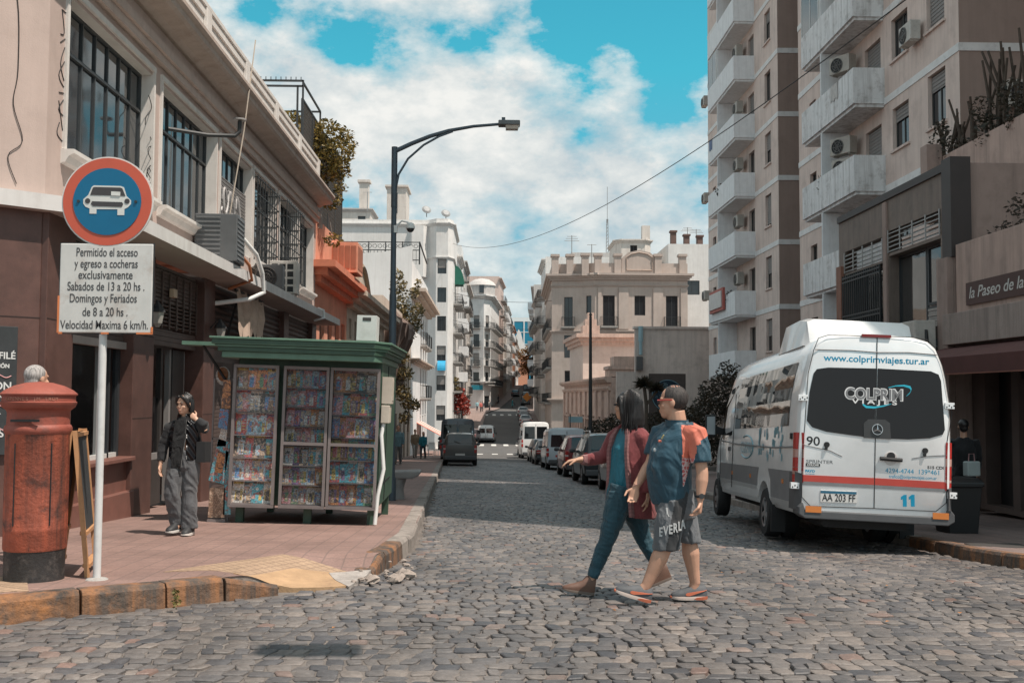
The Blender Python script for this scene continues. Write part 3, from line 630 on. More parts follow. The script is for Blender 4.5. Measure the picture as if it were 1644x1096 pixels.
# cafe behind the first window: room, glass, frames
gl=glass('shop_glass',(.015,.016,.018),.04,see=.72)
f=nb.part('shop_window',B().box(LX-.2,LX-.12,12.79,12.85,.78,2.28).box(LX-.2,LX-.12,14.86,14.94,.78,2.28).box(LX-.2,LX-.12,14.2,14.28,.78,2.28,1).box(LX-.2,LX-.12,14.5,14.56,.78,2.28).box(LX-.2,LX-.12,12.85,14.86,.78,.84,1),[M('frame_dark'),M('frame_white')])
link('pane',B().quad((LX-.16,12.85,.84),(LX-.16,14.2,.84),(LX-.16,14.2,2.28),(LX-.16,12.85,2.28)).quad((LX-.16,14.28,.84),(LX-.16,14.86,.84),(LX-.16,14.86,2.28),(LX-.16,14.28,2.28)).mesh('pane',gl),f)
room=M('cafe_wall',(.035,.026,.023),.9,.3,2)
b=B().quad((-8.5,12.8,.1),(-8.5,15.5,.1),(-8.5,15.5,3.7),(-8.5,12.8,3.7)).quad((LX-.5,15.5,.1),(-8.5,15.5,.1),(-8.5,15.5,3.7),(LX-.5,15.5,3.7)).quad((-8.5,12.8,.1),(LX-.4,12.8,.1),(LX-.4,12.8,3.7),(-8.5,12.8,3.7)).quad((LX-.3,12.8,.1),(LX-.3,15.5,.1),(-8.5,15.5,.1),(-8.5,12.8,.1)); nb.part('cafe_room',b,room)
# second bay: recessed porch with pinkish wall, shop window, door
b=B(); pk=M('porch_wall',(.3,.235,.215),.85,.15,2,stain=.2)
b.quad((-6.3,15.85,-.1),(-6.3,18.6,-.1),(-6.3,18.6,3.7),(-6.3,15.85,3.7)).quad((LX-.5,18.62,-.1),(-6.3,18.62,-.1),(-6.3,18.62,3.7),(LX-.5,18.62,3.7)).quad((-6.3,15.83,-.1),(LX-.5,15.83,-.1),(LX-.5,15.83,3.7),(-6.3,15.83,3.7)); nb.part('porch',b,pk)
b=B().box(LX-.3,LX-.22,15.86,17.1,.62,.72,1).box(LX-.3,LX-.22,15.86,17.1,-.1,.62).box(LX-.3,LX-.22,17.1,17.2,-.1,2.4).box(LX-.3,LX-.22,17.55,17.65,-.1,2.4,1).box(LX-.3,LX-.22,18.3,18.42,-.1,2.4,1).box(LX-.32,LX-.2,17.66,18.3,-.1,2.4)
dr=nb.part('door',b,[M('dark_metal'),M('frame_grey',(.25,.24,.235),.5)])
link('pane',B().quad((LX-.26,15.87,.72),(LX-.26,17.1,.72),(LX-.26,17.1,1.6),(LX-.26,15.87,1.6)).mesh('pane',glass('shop_glass2',(.02,.02,.022),.05,see=.5)),dr)
strokes(nb,nb.t,[[(-6.28,16.35+.2*math.cos(a*.4),1.95+.3*math.sin(a*.4)) for a in range(17)]],.025,M('clock_rim',(.16,.17,.17),.5),name='wall_emblem')
b=B().box(-6.29,-6.24,16.4,17.0,1.0,2.3); nb.part('wall_panel',b,M('panel_red',(.1,.04,.035),.7))
# remaining bays closed by brown slatted shutters
b=B()
for y0,y1 in ((19.3,22.0),(22.7,25.8),(26.4,29.9)):
    rolls(b,LX-.12,y0+.01,y1-.01,-.5,2.4); b.box(LX-.2,LX-.1,y0,y1,2.4,3.72)
    for k in range(10): z=2.5+k*.12; b.prism([(0,0),(.05,.05),(.05,.07),(0,.02)],(LX-.1,y0,z),(1,0,0),ZU,(0,y1-y0,0))
nb.part('roller_shutter',b,rsm)
# graffiti lines on the grey shutter behind the passer-by
b=B().prism([(0,0),(1.25,0),(1.1,1.0),(.1,1.3)],(LX-.09,19.4,3.72),(0,1,0),-ZU,(.01,0,0)); 
aw=Bd('torn_awning','torn beige awning cloth with a ragged fringe hanging under the white canopy','awning',(-4.8,20.6,3.6))
b=B(); n=26; rg=random.Random(8); L=[]
for i in range(n+1):
    t=i/n; L+=[(-4.75+.03*math.sin(i),19.7+2.2*t,3.66-.05*t),(-4.72+.05*math.sin(i*.8),19.7+2.2*t,3.25-.05*t),(-4.7+.05*math.sin(i*.9),19.7+2.2*t,2.93-rg.uniform(0,.2)-(.12 if i%2 else 0))]
b.add(L,[(i*3+k,i*3+3+k,i*3+4+k,i*3+1+k) for i in range(n) for k in (0,1)]); aw.part('cloth',b,M('awning_cloth',(.45,.34,.27),.9,.2,3,stain=.3))
aw.part('arm',B().tube([(-5.1,20.1,2.4),(-4.75,19.9,3.6)],.02,6).tube([(-5.1,22.2,2.4),(-4.75,21.8,3.55)],.02,6).tube([(-4.75,19.6,3.62),(-4.75,22,3.6)],.025,6),M('iron'))
# lanterns on the pillars
for y,lb in ((15.4,'black wall lantern on the granite pillar beside the traffic sign plate'),(19.0,'black wall lantern on the granite pillar left of the newsstand roof')):
    la=thing('wall_lantern',lb,'lantern',(LX+.06,y,2.75),0)
    B().tube([(0,0,.1),(.1,0,.22),(.18,0,.12)],.012,6).build('bracket',M('iron'),la)
    B().lathe([(.03,-.12),(.07,-.06),(.1,.1)],6,(.18,0,0)).build('lamp_glass',M('lantern_glass',(.35,.33,.3),.3),la); B().lathe([(.12,.1),(.1,.15),(.03,.24),(.005,.28)],6,(.18,0,0)).build('cap',M('iron'),la)
B().box(0,.08,-.09,.09,-.07,.07).build('floodlight',M('lamp_beige',(.55,.42,.3),.5),None,(LX-.04,16.95,3.28),label='small beige box light on the louvre panel above the cafe porch',cat='light',bevel=.01)
# bracket arm with a small dish on the facade
br=thing('wall_bracket','black bent wall bracket with a flat disc on top beside the second window','bracket',(LX-.1,17.0,5.93)); B().tube([(0,-.2,0),(.55,.1,-.02),(.95,.3,.02),(1.02,.33,.1),(1.02,.33,.28)],.035,8).build('arm',M('iron'),br,smooth=40); B().disc((1.02,.33,.3),(0,0,1),.11,.025,16).build('disc',M('disc_grey',(.3,.28,.27),.5),br)
# air conditioners and pipes on the canopy
def condenser(name,label,loc,rz,w,d,h,body,gr,kind='fan',group=None):
    t=thing(name,label,'air conditioner',loc,rz,group)
    B().box(-w/2,w/2,-d/2,d/2,.04,h).box(-w/2+.05,-w/2+.12,-d/2+.03,d/2-.03,0,.04).box(w/2-.12,w/2-.05,-d/2+.03,d/2-.03,0,.04).build('casing',body,t,bevel=.015)
    b=B()
    if kind=='slat':
        n=int(h/.075)
        for k in range(1,n): z=h*k/n; b.box(-w/2+.03,w/2-.28,-d/2-.012,-d/2,z,z+.032); b.box(w/2,w/2+.012,-d/2+.04,d/2-.04,z,z+.032); b.box(-w/2-.012,-w/2,-d/2+.04,d/2-.04,z,z+.032)
        b.build('grille',gr,t)
    elif kind=='lattice':
        for k in range(4):
            for j in range(3): b.box(-w/2+.06+j*(w-.1)/3,-w/2+.02+(j+1)*(w-.1)/3,-d/2-.006,-d/2,.08+k*(h-.1)/4,.03+(k+1)*(h-.1)/4)
        b.build('grille',gr,t)
    else:
        r=min(w,h)*.4; B().disc((-w*.12,-d/2-.004,h/2),(0,1,0),r,.02,20).build('fan_hole',M('black'),t)
        b=B()
        for q in (.35,.65,.98): b.tube([(-w*.12+r*q*math.cos(a*PI/10),-d/2-.022,h/2+r*q*math.sin(a*PI/10)) for a in range(21)],.009,4)
        for a in range(6): b.bar((-w*.12,-d/2-.022,h/2),(-w*.12+r*math.cos(a*PI/3),-d/2-.022,h/2+r*math.sin(a*PI/3)),.012)
        b.build('fan_guard',gr,t)
    return t
acg=M('ac_grey',(.1,.105,.11),.5,.15,4,stain=.2); acw=M('ac_white',(.52,.49,.45),.55,.12,4,stain=.35,streak=.3,dirt=(.25,.2,.16))
big=condenser('air_conditioner','large dark grey air conditioner with louvred sides on top of the white canopy','',0,1,1,1,acg,dk) if 0 else condenser('air_conditioner','large dark grey air conditioner with louvred sides on top of the white canopy',(-4.72,18.3,3.9),R(3),.72,.72,.86,acg,M('ac_fin',(.14,.145,.15),.5),'slat')
condenser('air_conditioner','small dark air conditioner on the canopy beside the barred window',(-4.72,22.6,3.9),R(4),.55,.4,.55,M('ac_dark',(.09,.09,.092),.5,.2),dk)
condenser('air_conditioner','cream air conditioner with a square lattice front on the canopy',(-4.66,23.8,3.9),R(3),.62,.5,.78,acw,M('black'),'lattice')
B().tube([(-4.5,19.0,4.5),(-4.33,19.4,4.25),(-4.3,19.8,3.95),(-4.28,19.9,3.6),(-4.5,19.7,3.45),(-5.0,19.4,3.35),(-5.3,19.2,3.3)],.045,8).build('conduit',M('white'),label='white flexible pipe bending over the canopy edge behind the large grey air conditioner',cat='pipe',smooth=50)
B().tube([(-4.45,18.7,4.15),(-4.36,19.0,4.0),(-4.34,19.15,3.75),(-4.8,19.3,3.6)],.03,8).build('conduit',M('pipe_orange',(.4,.14,.06),.6),label='thin orange pipe curving out below the large grey air conditioner',cat='pipe',smooth=50)
B().tube([(-4.5,27.5,3.95),(-4.36,27.6,3.9),(-4.34,27.6,3.7),(-4.6,27.5,3.62)],.03,6).build('conduit',M('white'),label='short white pipe hooked over the far end of the canopy',cat='pipe',smooth=50)
B().tube([(-4.55,20.0,8.5),(-4.62,19.5,6.6),(-4.75,19.0,4.8)],.012,5).build('loose_cable',M('cable_tan',(.42,.36,.3),.8),label='thin tan cable hanging from the parapet down to the large grey air conditioner',cat='cable')
# menu board on the corner pillar
mb=thing('menu_board','black chalk menu board with white and pink lettering on the brown corner wall','menu board',chp(2.43,.97,.03))
mb.rotation_euler=(0,0,math.atan2(ch.y,ch.x))
B().box(-.42,.42,-.03,0,0,1.42).build('board',M('chalkboard',(.028,.033,.036),.7,.25,5,stain=.3,dirt=(.06,.065,.068)),mb,bevel=.006)
cw=M('chalk_white',(.62,.63,.62),.9); cpk=M('chalk_pink',(.62,.33,.33),.9)
for z,tx,s,m_,x in ((1.27,'MENU',.1,cpk,.22),(1.06,'ENTRAFILÉ',.105,cw,.4),(.96,'GUARNICIÓN',.06,cw,.34),(.72,'MINON',.12,cw,.37),(.62,'GUARNICIÓN',.06,cw,.28),(.45,'ARR',.12,cw,.26),(.36,'PAPAS',.06,cw,.2),(.2,'ADAS',.12,cw,.3)):
    text(tx,s,m_,mb,(x,-.031,z),name='chalk_writing',align='RIGHT',bold=.002)
b=B()
for z in (.87,.54,.29): b.tube([(.16+.2*k/8,-.033,z+.02*math.sin(k*.8)) for k in range(9)],.006,4)
b.build('chalk_flourish',cpk,mb)
# ---------------------------------------------------------------- right side: towers, brown building, terrace
twp=M('tower_pink',(.68,.55,.49),.85,.09,.8,bump=.12,bsc=50,stain=.22,streak=.3,dirt=(.22,.16,.14)); twb=M('tower_brown',(.33,.245,.21),.85,.1,.8,stain=.15,streak=.2,dirt=(.14,.1,.09))
bandm=M('band_white',(.72,.71,.7),.8,.1,2,stain=.2); bal1=M('balcony_white',(.76,.77,.78),.8,.08,2,stain=.12,streak=.25,dirt=(.3,.28,.27)); bal2=M('balcony_stained',(.72,.72,.72),.85,.12,1.5,stain=.45,sc2=2.2,streak=.5,dirt=(.14,.115,.1))
UY=V((0,-1,0))
def tower(name,label,x,y0,y1,zb,zt,slab0,fh,wins,doors,bal,bm,small=(),depthx=16,w_side=(),glazed=()):
    bd=Bd(name,label,'apartment tower',(x,y0,zb)); n0=int(math.floor((slab0-zb)/fh)); fl=[slab0+fh*k for k in range(-n0,int((zt-slab0)/fh))]
    ops=[];b=B(); O=V((x,y1,zb))
    for z in fl:
        for ya,yb,s,h in wins: ops.append((y1-yb,z+s-zb,yb-ya,h,'w'))
        for ya,yb,s,h in doors: ops.append((y1-yb,z+s-zb,yb-ya,h,'d'))
        for ya,yb,s,h in small: ops.append((y1-yb,z+s-zb,yb-ya,h,'s'))
    wall(b,O,UY,y1-y0,zt-zb,ops,.2,0,0)
    for pa,pb in (((x,y0),(x+depthx,y0)),((x+depthx,y0),(x+depthx,y1)),((x+depthx,y1),(x,y1))):
        a=V((*pa,zb)); d=V((*pb,zb))-a; wall(b,a,d.normalized(),d.length,zt-zb,[],.2,1,1)
    b.quad((x,y0,zt),(x+depthx,y0,zt),(x+depthx,y1,zt),(x,y1,zt),1); bd.part('wall',b,[twp,twb])
    rg=random.Random(int(y0))
    for o in ops:
        if o[1]+zb>27: continue
        bd.win(O,UY,o,depth=.18,nx=2,fw=.045,blind=(rg.choice([0,.35,.55,.95,1]) if o[4]!='s' else rg.choice([0,1])),bm_=M('tower_blind',(.24,.22,.21),.7,.1,6),fm=M('tower_frame',(.07,.065,.06),.5),sill=twp if o[4]=='w' else None)
    b=B()
    for z in fl: b.box(x-.025,x+depthx,y0-.025,y0,z-.22,z); b.box(x-.025,x,y0,y1,z-.22,z)
    bd.part('floor_band',b,bandm)
    for k,z in enumerate(fl):
        if z<1 or z>27: continue
        balcony(bd,(x,y1,0),UY,y1-bal[1],z,bal[1]-bal[0],1.0,.98,solid=bm,slab=bm,t=.16)
        # side partition under the slab and the post in the middle of the parapet
        bd.part('partition',B().box(x-.95,x-.003,bal[1]-2.1,bal[1]-2.0,z+.002,z+fh-.27),bal1)
        if k in glazed:
            bd.part('balcony_glazing',B().box(x-.99,x-.95,bal[1]-2.0,bal[1]-.05,z+.985,z+fh-.27,1).box(x-1.0,x-.94,bal[1]-2.02,bal[1]-1.96,z+.985,z+fh-.27).box(x-1.0,x-.94,bal[1]-1.1,bal[1]-1.04,z+.985,z+fh-.27).box(x-1.0,x-.94,bal[1]-.09,bal[1]-.03,z+.985,z+fh-.27),[M('frame_white'),glass('glass')])
    return bd,fl
tA,flA=tower('apartment_tower','nearer pink apartment tower with stained white balconies and peeling walls',12.4,27.0,41.3,-1.0,46,8.3,2.78,[(27.85,29.0,.95,1.5),(30.35,31.6,.95,1.3)],[(32.5,33.9,.02,2.05)],(32.2,37.6),bal2,[(39.1,39.9,1.1,.9)],20,glazed=(5,))
tB,flB=tower('apartment_tower','farther slim pink apartment tower with clean white balconies above the grey blank wall',12.6,45.0,59.6,-1.8,46,5.75,2.82,[(46.2,47.2,.85,1.45)],[(49.1,50.2,.02,2.1)],(49.0,54.9),bal1,[(57.6,58.4,1.0,1.1)],14,glazed=(6,))
# air conditioners on the balconies
acb=M('ac_beige',(.42,.39,.35),.6,.1,4,stain=.25); nm=('very','second','third','fourth','fifth','sixth','seventh','eighth')
for k,z in enumerate([z for z in flB if 4<z<20]):
    condenser('air_conditioner','air conditioner over the %s lowest clean white balcony on the farther tower'%nm[k],(12.25,50.9,z+1.45),R(-90),.85,.32,.6,acb,M('ac_guard',(.2,.19,.18),.5))
for k,z in enumerate([z for z in flA if 6<z<14]):
    condenser('air_conditioner','air conditioner over the %s lowest stained balcony of the nearer tower'%nm[k],(11.9,34.6,z+1.5),R(-60),.85,.35,.62,acb,M('ac_guard'))
    if k==0: condenser('air_conditioner','lower one of two stacked air conditioners on the nearer tower balcony',(11.9,34.5,z+.75),R(-60),.85,.35,.62,acb,M('ac_guard'))
condenser('air_conditioner','air conditioner on the nearer tower wall beneath its topmost window near the corner',(12.15,29.6,11.9),R(-90),.85,.3,.6,acw,M('ac_guard'))
condenser('air_conditioner','air conditioner high on the brown side wall of the nearer tower at the picture edge',(13.95,26.8,9.3),0,.85,.3,.7,acw,M('ac_guard'))
for z in (7.2,12.8,18.4): condenser('air_conditioner','small air conditioner on the far edge of the slim tower, %s of three'%{7.2:'lowest',12.8:'middle',18.4:'highest'}[z],(12.35,59.2,z),R(-90),.8,.3,.55,acb,M('ac_guard'))
sg=B().box(11.45,11.56,50.9,54.0,6.0,7.1).build('sale_sign',M('sign_red',(.4,.1,.08),.6),label='small red edged white notice board hung on the lowest balcony of the slim tower',cat='sign')
B().box(-.06,-.003,51.1-11,53.8-11,6.15,6.95).build('sign_face',M('sign_white',(.6,.57,.55),.6),sg,loc=(11.45,11,0))
pot=M('pot_clay',(.3,.13,.08),.8)
for x,y,z,lb in ((11.75,50.6,flB[0]+2*2.82,'small potted plant on a clean white balcony of the farther tower'),(11.6,35.8,8.3,'teal leaved potted plant on the stained balcony above the brown building'),(11.75,52.6,flB[0]+4*2.82,'row of dark potted plants on a higher balcony of the farther tower')):
    t=thing('balcony_plant',lb,'potted plant',(x,y,z)); B().lathe([(.1,0),(.15,.3),(.13,.31)],12).build('pot',pot,t); b=B(); leaves(b,(0,0,.75),(.25,.35,.45),110,.07,random.Random(int(y))); b.build('foliage',leafmat('dark_leaf',(.016,.017,.01),(.07,.055,.035)),t)
for y,z,c,lb in ((33.6,11.08,(.5,.48,.46),'pale towel drying over the upper stained balcony parapet'),(53.8,14.21,(.15,.2,.32),'blue cloth drying over a white balcony parapet of the farther tower')):
    xx=12.4-1.0 if y<40 else 12.6-1.0
    B().add([(xx-.02,y+i*.09,z+.985-(.55+.05*math.sin(i*1.7))*j+.005) if j else (xx+.04,y+i*.09,z+1.0) for i in range(9) for j in (0,.05,1)],[(i*3+j,i*3+3+j,i*3+4+j,i*3+1+j) for i in range(8) for j in (0,1)]).build('drying_cloth',M('laundry_%d'%y,c,.9,.15,6),label=lb,cat='cloth')
# tall building outside the frame whose shade falls across the street
block('apartment_tower','tall pink tower to the right of the terrace, mirrored in the windows opposite',[(13.2,9.1),(30,9.1),(30,20.6),(13.2,20.6)],-.3,46,twp,{3:grid(1,[0,3,6.2],1.4,[6+2.8*k for k in range(9)],1.5,'wb')},seed=5,cat='apartment tower')
# brown two storey building
brw=M('brown_cladding',(.2,.155,.13),.7,.16,1.5,stain=.3,streak=.4,dirt=(.055,.045,.04)); tau=M('taupe_stucco',(.36,.265,.23),.85,.12,1.2,stain=.3,streak=.45,dirt=(.13,.1,.088)); rusty=M('rust_post',(.26,.12,.08),.7,.2,4,stain=.3); 
bb=Bd('brown_building','brown two storey building with louvres, iron grille and tall shop windows behind the van','building',(9,20,-.3)); BX=9.0
b=B(); wall(b,(BX,26.6,-.5),UY,6.6,6.75,[(.45,3.3,2.55,1.95),(.45,5.3,2.55,.55),(3.35,3.2,2.7,2.15),(3.35,5.42,2.7,.5),(.5,.5,2.3,2.2),(3.4,.5,2.6,2.2)],.3)
b.quad((BX,26.6,6.25),(BX,20,6.25),(12.3,20,6.25),(12.3,26.6,6.25),1); wall(b,(BX,20,-.5),V((1,0,0)),3.35,6.75,[],.2,1)
bb.part('wall',b,[brw,tau])
bb.part('corner_strip',B().box(BX-.06,BX+.34,19.94,20.35,4.4,6.36).box(BX-.05,BX-.003,20.36,26.6,6.14,6.3),M('dark_strip',(.05,.04,.038),.6))
bb.part('corner_pillar',B().box(BX-.12,BX+.0,20.02,20.5,-.5,4.4),tau); bb.part('rust_post',B().box(BX-.1,BX-.003,26.2,26.55,-.5,5.0),rusty); bb.part('mid_post',B().box(BX-.05,BX-.003,23.3,23.5,2.6,6.1),tau)
for u0,w,z in ((.45,2.55,4.8),(3.35,2.7,4.92)):
    b=B(); y=26.6-u0-w
    for k in range(5): b.prism([(0,0),(.1,.06),(.1,.075),(0,.015)],(BX-.02,y,z+.02+k*.1),(1,0,0),ZU,(0,w,0))
    for k in range(5): b.box(BX-.03,BX-.012,y+w*k/4-.02,y+w*k/4+.02,z,z+.52)
    bb.part('louvre_panel',b,M('louvre_glass',(.3,.29,.28),.4,.15,3))
bb.win((BX,26.6,-.5),UY,(.45,3.3,2.55,1.95),depth=.28,nx=3,fw=.05)
b=B()
for k in range(19): y=23.62+2.5*k/18; b.bar((BX-.08,y,2.82),(BX-.08,y,4.72),.028)
for z in (2.9,3.6,3.7,4.55,4.65): b.bar((BX-.08,23.6,z),(BX-.08,26.14,z),.035)
for k in range(16): y=23.7+2.4*k/15; b.tube([(BX-.08,y+.06*math.cos(a),3.65+.05*math.sin(a)) for a in (0,1.05,2.1,3.14,4.2,5.2,6.28)],.009,4)
bb.part('window_grille',b,M('iron'))
bb.win((BX,26.6,-.5),UY,(3.35,3.2,1.5,2.15),depth=.28,nx=1,fw=.06,gm=glass('shop_reflect',(.05,.05,.05),.03)); bb.win((BX,26.6,-.5),UY,(4.88,4.1,1.17,1.25),depth=.28,nx=1,fw=.06,gm=glass('shop_reflect')); bb.win((BX,26.6,-.5),UY,(4.88,3.2,1.17,.88),depth=.28,nx=2,fw=.05,blind=.5)
for u in (.5,3.4): bb.win((BX,26.6,-.5),UY,(u,.5,2.3 if u<1 else 2.6,2.2),depth=.28,nx=3,fw=.06)
condenser('air_conditioner','large white air conditioner on a bracket just above the tour van roof',(8.62,20.9,2.42),R(-90),.9,.42,.78,acw,M('ac_guard'))
condenser('air_conditioner','low grey air conditioner half hidden behind the van roof under the iron grille',(8.7,23.0,2.35),R(-90),.9,.4,.62,acg,M('ac_guard'))
B().tube([(8.85,20.3,2.55),(8.6,20.25,2.6),(8.55,20.25,3.0),(8.55,20.25,2.3)],.03,6).tube([(8.5,20.4,2.38),(9,20.4,2.38)],.03,6).build('pipe_bracket',M('iron'),label='black pipe and bracket beside the white air conditioner over the van',cat='pipe',smooth=50)
# terrace, sign, awning, shutter
te=Bd('terrace_building','low taupe shopfront with planter parapet, cursive sign and dark canopy band at the right edge','building',(9,14.6,-.25))
b=B().box(9.0,9.3,14.6,19.9,3.28,4.62); te.part('planter_wall',b,M('planter_stucco',(.46,.33,.28),.85,.12,1.2,stain=.3,streak=.5,dirt=(.17,.13,.115)),bevel=.01)
te.part('canopy_band',B().box(8.78,9.25,14.5,20.05,2.68,3.27),M('band_taupe',(.33,.265,.235),.85,.12,1,stain=.3,streak=.6,dirt=(.11,.09,.08)),bevel=.01)
te.part('roof_slab',B().box(9.3,12.9,14.6,19.98,3.3,3.5),tau)
b=B(); wall(b,(9.3,19.95,-.4),UY,5.35,3.1,[(.5,.1,1.0,2.5),(1.75,.1,3.4,2.5)],.3); wall(b,(9.3,14.6,-.4),V((1,0,0)),3.6,3.7,[],.2); te.part('wall',b,M('shop_wall',(.1,.07,.06),.7,.2,2))
b=B(); rolls(b,9.42,14.82,18.18,-.0,2.0,.085); te.part('roller_shutter',b,M('shutter_grey2',(.14,.12,.115),.5,.15,5,stain=.3))
b=B()
for k in range(14): y=14.85+3.3*k/13; b.bar((9.36,y,2.0),(9.36,y,2.7),.03)
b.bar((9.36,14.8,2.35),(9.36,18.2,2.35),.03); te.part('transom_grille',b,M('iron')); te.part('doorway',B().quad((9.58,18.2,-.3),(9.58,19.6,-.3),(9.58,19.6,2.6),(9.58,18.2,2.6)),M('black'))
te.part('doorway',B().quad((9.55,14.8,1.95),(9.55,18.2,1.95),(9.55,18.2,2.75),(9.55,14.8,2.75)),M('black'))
sgn=thing('cursive_sign','brown signboard with pale cursive lettering fixed on the taupe planter wall','sign',(8.995,17.4,3.62)); sgn.rotation_euler=(0,0,R(-90))
B().box(-2.0,2.0,-.04,-.004,-.22,.2).build('board',M('sign_brown',(.07,.03,.025),.6,.15,3),sgn)
text('la Paseo de la Antiguedad',.3,M('sign_cream',(.55,.53,.5),.6),sgn,(-1.88,-.043,-.1),name='sign_lettering',align='LEFT',shear=.25,width=3.8,bold=.002)
aw2=Bd('maroon_awning','dark maroon shop awning with a straight valance over the roller shutter','awning',(9,17,2.6))
mar=M('maroon_cloth',(.1,.035,.03),.85,.15,2,stain=.2); mar2=M('maroon_valance',(.085,.028,.024),.85,.15,2)
for y0,y1 in ((14.4,17.9),(17.92,20.2)):
    aw2.part('cloth',B().prism([(0,0),(-1.15,-.3),(-1.15,-.315),(0,-.02)],(9.0,y0,2.66),(1,0,0),ZU,(0,y1-y0,0)),mar); aw2.part('valance',B().box(7.845,7.86,y0,y1,2.08,2.355),mar2)
aw2.part('trim',B().box(7.838,7.865,14.4,20.2,2.06,2.08),M('trim_rust',(.2,.07,.045),.7))
# roof terrace parapet with dry canes and plants
rp=Bd('roof_parapet','taupe rooftop parapet with canes above the brown building','wall',(11.5,20,6.2)); rp.part('wall',B().box(11.3,11.5,20.1,26.9,6.2,7.65).box(11.3,11.52,20.1,26.9,7.65,7.7),M('planter_stucco')); rp.part('chimney',B().box(10.9,11.28,25.6,26.0,6.25,8.0),tau)
cane=M('cane',(.075,.055,.042),.9,.3,6)
rg=random.Random(21)
for gi,(ya,yb,h,lb) in enumerate(((24.9,26.5,1.7,'bundle of tall dry brown canes standing farther along the rooftop parapet'),(22.9,24.1,2.4,'thick bundle of dry dark canes standing nearer on the rooftop parapet'),(21.9,22.5,2.4,'few leaning dry canes nearest the picture edge on the rooftop parapet'))):
    t=thing('dry_canes',lb,'plant',(11.6,(ya+yb)/2,7.4),0,'plants on the rooftop parapet'); b=B()
    for k in range(int((yb-ya)*13)):
        y=rg.uniform(ya,yb)-(ya+yb)/2; x=rg.uniform(0,.3); hh=h*rg.uniform(.55,1.05); b.tube([(x,y,-.2),(x+rg.uniform(-.1,.1),y+rg.uniform(-.12,.12),hh*.5),(x+rg.uniform(-.2,.2),y+rg.uniform(-.35,.35),hh)],[.045,.04,.03],6)
    b.build('cane',cane,t,smooth=50); b=B(); leaves(b,(0,0,.35),(.45,(yb-ya)/2,.45),420,.06,rg); leaves(b,(-.2,.2,.9),(.3,.3,.4),150,.06,rg); b.build('foliage',leafmat('dark_leaf',(.016,.017,.01),(.07,.055,.035)),t)
tree('terrace_shrub','bare dark shrub growing over the planter wall above the cursive sign',(9.7,17.4,3.5),1.1,[(-.2,.6,1.5,.35,.7,.35),(-.1,-.3,1.7,.4,.7,.4),(-.1,1.6,1.25,.3,.7,.2)],leafmat('dark_leaf2',(.02,.018,.012),(.08,.06,.045)),.05,700,.03,cat='shrub',seed=4)
# ornate old house, mural wall and what stands behind the van
orn=M('ornate_stucco',(.6,.44,.37),.85,.16,1.2,bump=.2,stain=.45,streak=.4,dirt=(.2,.14,.12)); gryw=M('grey_render',(.64,.55,.5),.9,.12,.6,bump=.1,stain=.35,streak=.25,dirt=(.16,.13,.12))
oh=Bd('ornate_house','low ornate pinkish old house with arched openings and heavy cornice beside the black street pole','building',(7.5,64,-2.4))
d=V((-1.0,26,0)); L=d.length; ud=-d/L
b=B(); ops=[(1.2+k*2.75,.4,1.25,3.2) for k in range(9)]
wall(b,(6.5,90,-3.2),ud,L,6.1,ops,.4); b.quad((7.5,64,2.9),(6.5,90,2.9),(22,90,2.9),(22,64,2.9)); wall(b,(7.5,64,-3.2),V((1,0,0)),14,6.1,[],.2); oh.part('wall',b,orn)
nn=ud.cross(ZU)
for o in ops: oh.win((6.5,90,-3.2),ud,o,depth=.36,nx=2,nz=3)
for cz,cp_,hh in ((2.1,.2,.25),(2.6,.45,.35),(.1,.12,.15)):
    b=B(); b.loft([[V((6.5,90,0))+nn*a+ZU*z for a,z in ((-.02,cz),(cp_*.5,cz),(cp_,cz+hh*.6),(cp_,cz+hh),(-.02,cz+hh))],[V((7.5,64,0))+nn*a+ZU*z for a,z in ((-.02,cz),(cp_*.5,cz),(cp_,cz+hh*.6),(cp_,cz+hh),(-.02,cz+hh))]]); oh.part('cornice',b,orn)
for k in range(10): p=V((6.5,90,0))+ud*(.35+k*2.75); oh.part('pilaster',B().prism([(0,-3),(.5,-3),(.5,2.1),(0,2.1)],p,ud,ZU,nn*.14),orn)
oh.part('pediment',B().box(7.4,9.4,64.1,66.5,2.95,3.6).box(7.7,9.1,64.3,66.3,3.6,4.2).box(7.3,9.5,64.0,66.6,3.4,3.6),orn)
ob=block('house_back_wing','pale lit upper wing of the ornate house under a worn pinkish cornice',[(7.2,80),(11.4,80),(11.4,89),(6.9,89)],2.9,5.9,M('pale_stucco',(.6,.51,.46),.85,.12,1,stain=.25,streak=.2,dirt=(.35,.26,.22)),{},cornices=((5.7,.8,.55),),trim=orn)
ob.part('gable',B().box(7.2,8.5,80.1,82,6.5,7.2).box(7.4,8.3,80.3,81.8,7.2,7.7).box(7.6,8.1,80.4,81.6,7.7,8.2),orn)
mw=Bd('mural_wall','plain grey rendered wall with a dark painted square behind the couple','wall',(8.7,62,-2.3))
b=B().box(8.7,13.5,62,62.4,-2.6,5.75).box(8.6,13.6,61.9,62.5,5.75,5.9).box(7.6,8.7,62.1,62.5,-2.6,3.2); mw.part('wall',b,gryw)
mw.part('painted_square',B().box(9.5,11.7,61.985,62,-2.4,3.1),M('mural_brown',(.085,.067,.062),.9))
cx_,cz_=10.62,2.0
em=mw.part('round_emblem',B().disc((cx_,61.97,cz_-.2),(0,1,0),.95,.02,40),M('emblem_navy',(.012,.03,.05),.8))
b=B(); ep=M('emblem_pale',(.16,.27,.32),.8)
b.tube([(cx_+.92*math.cos(a*PI/20),61.95,cz_-.2+.92*math.sin(a*PI/20)) for a in range(41)],.022,4)
rg=random.Random(6)
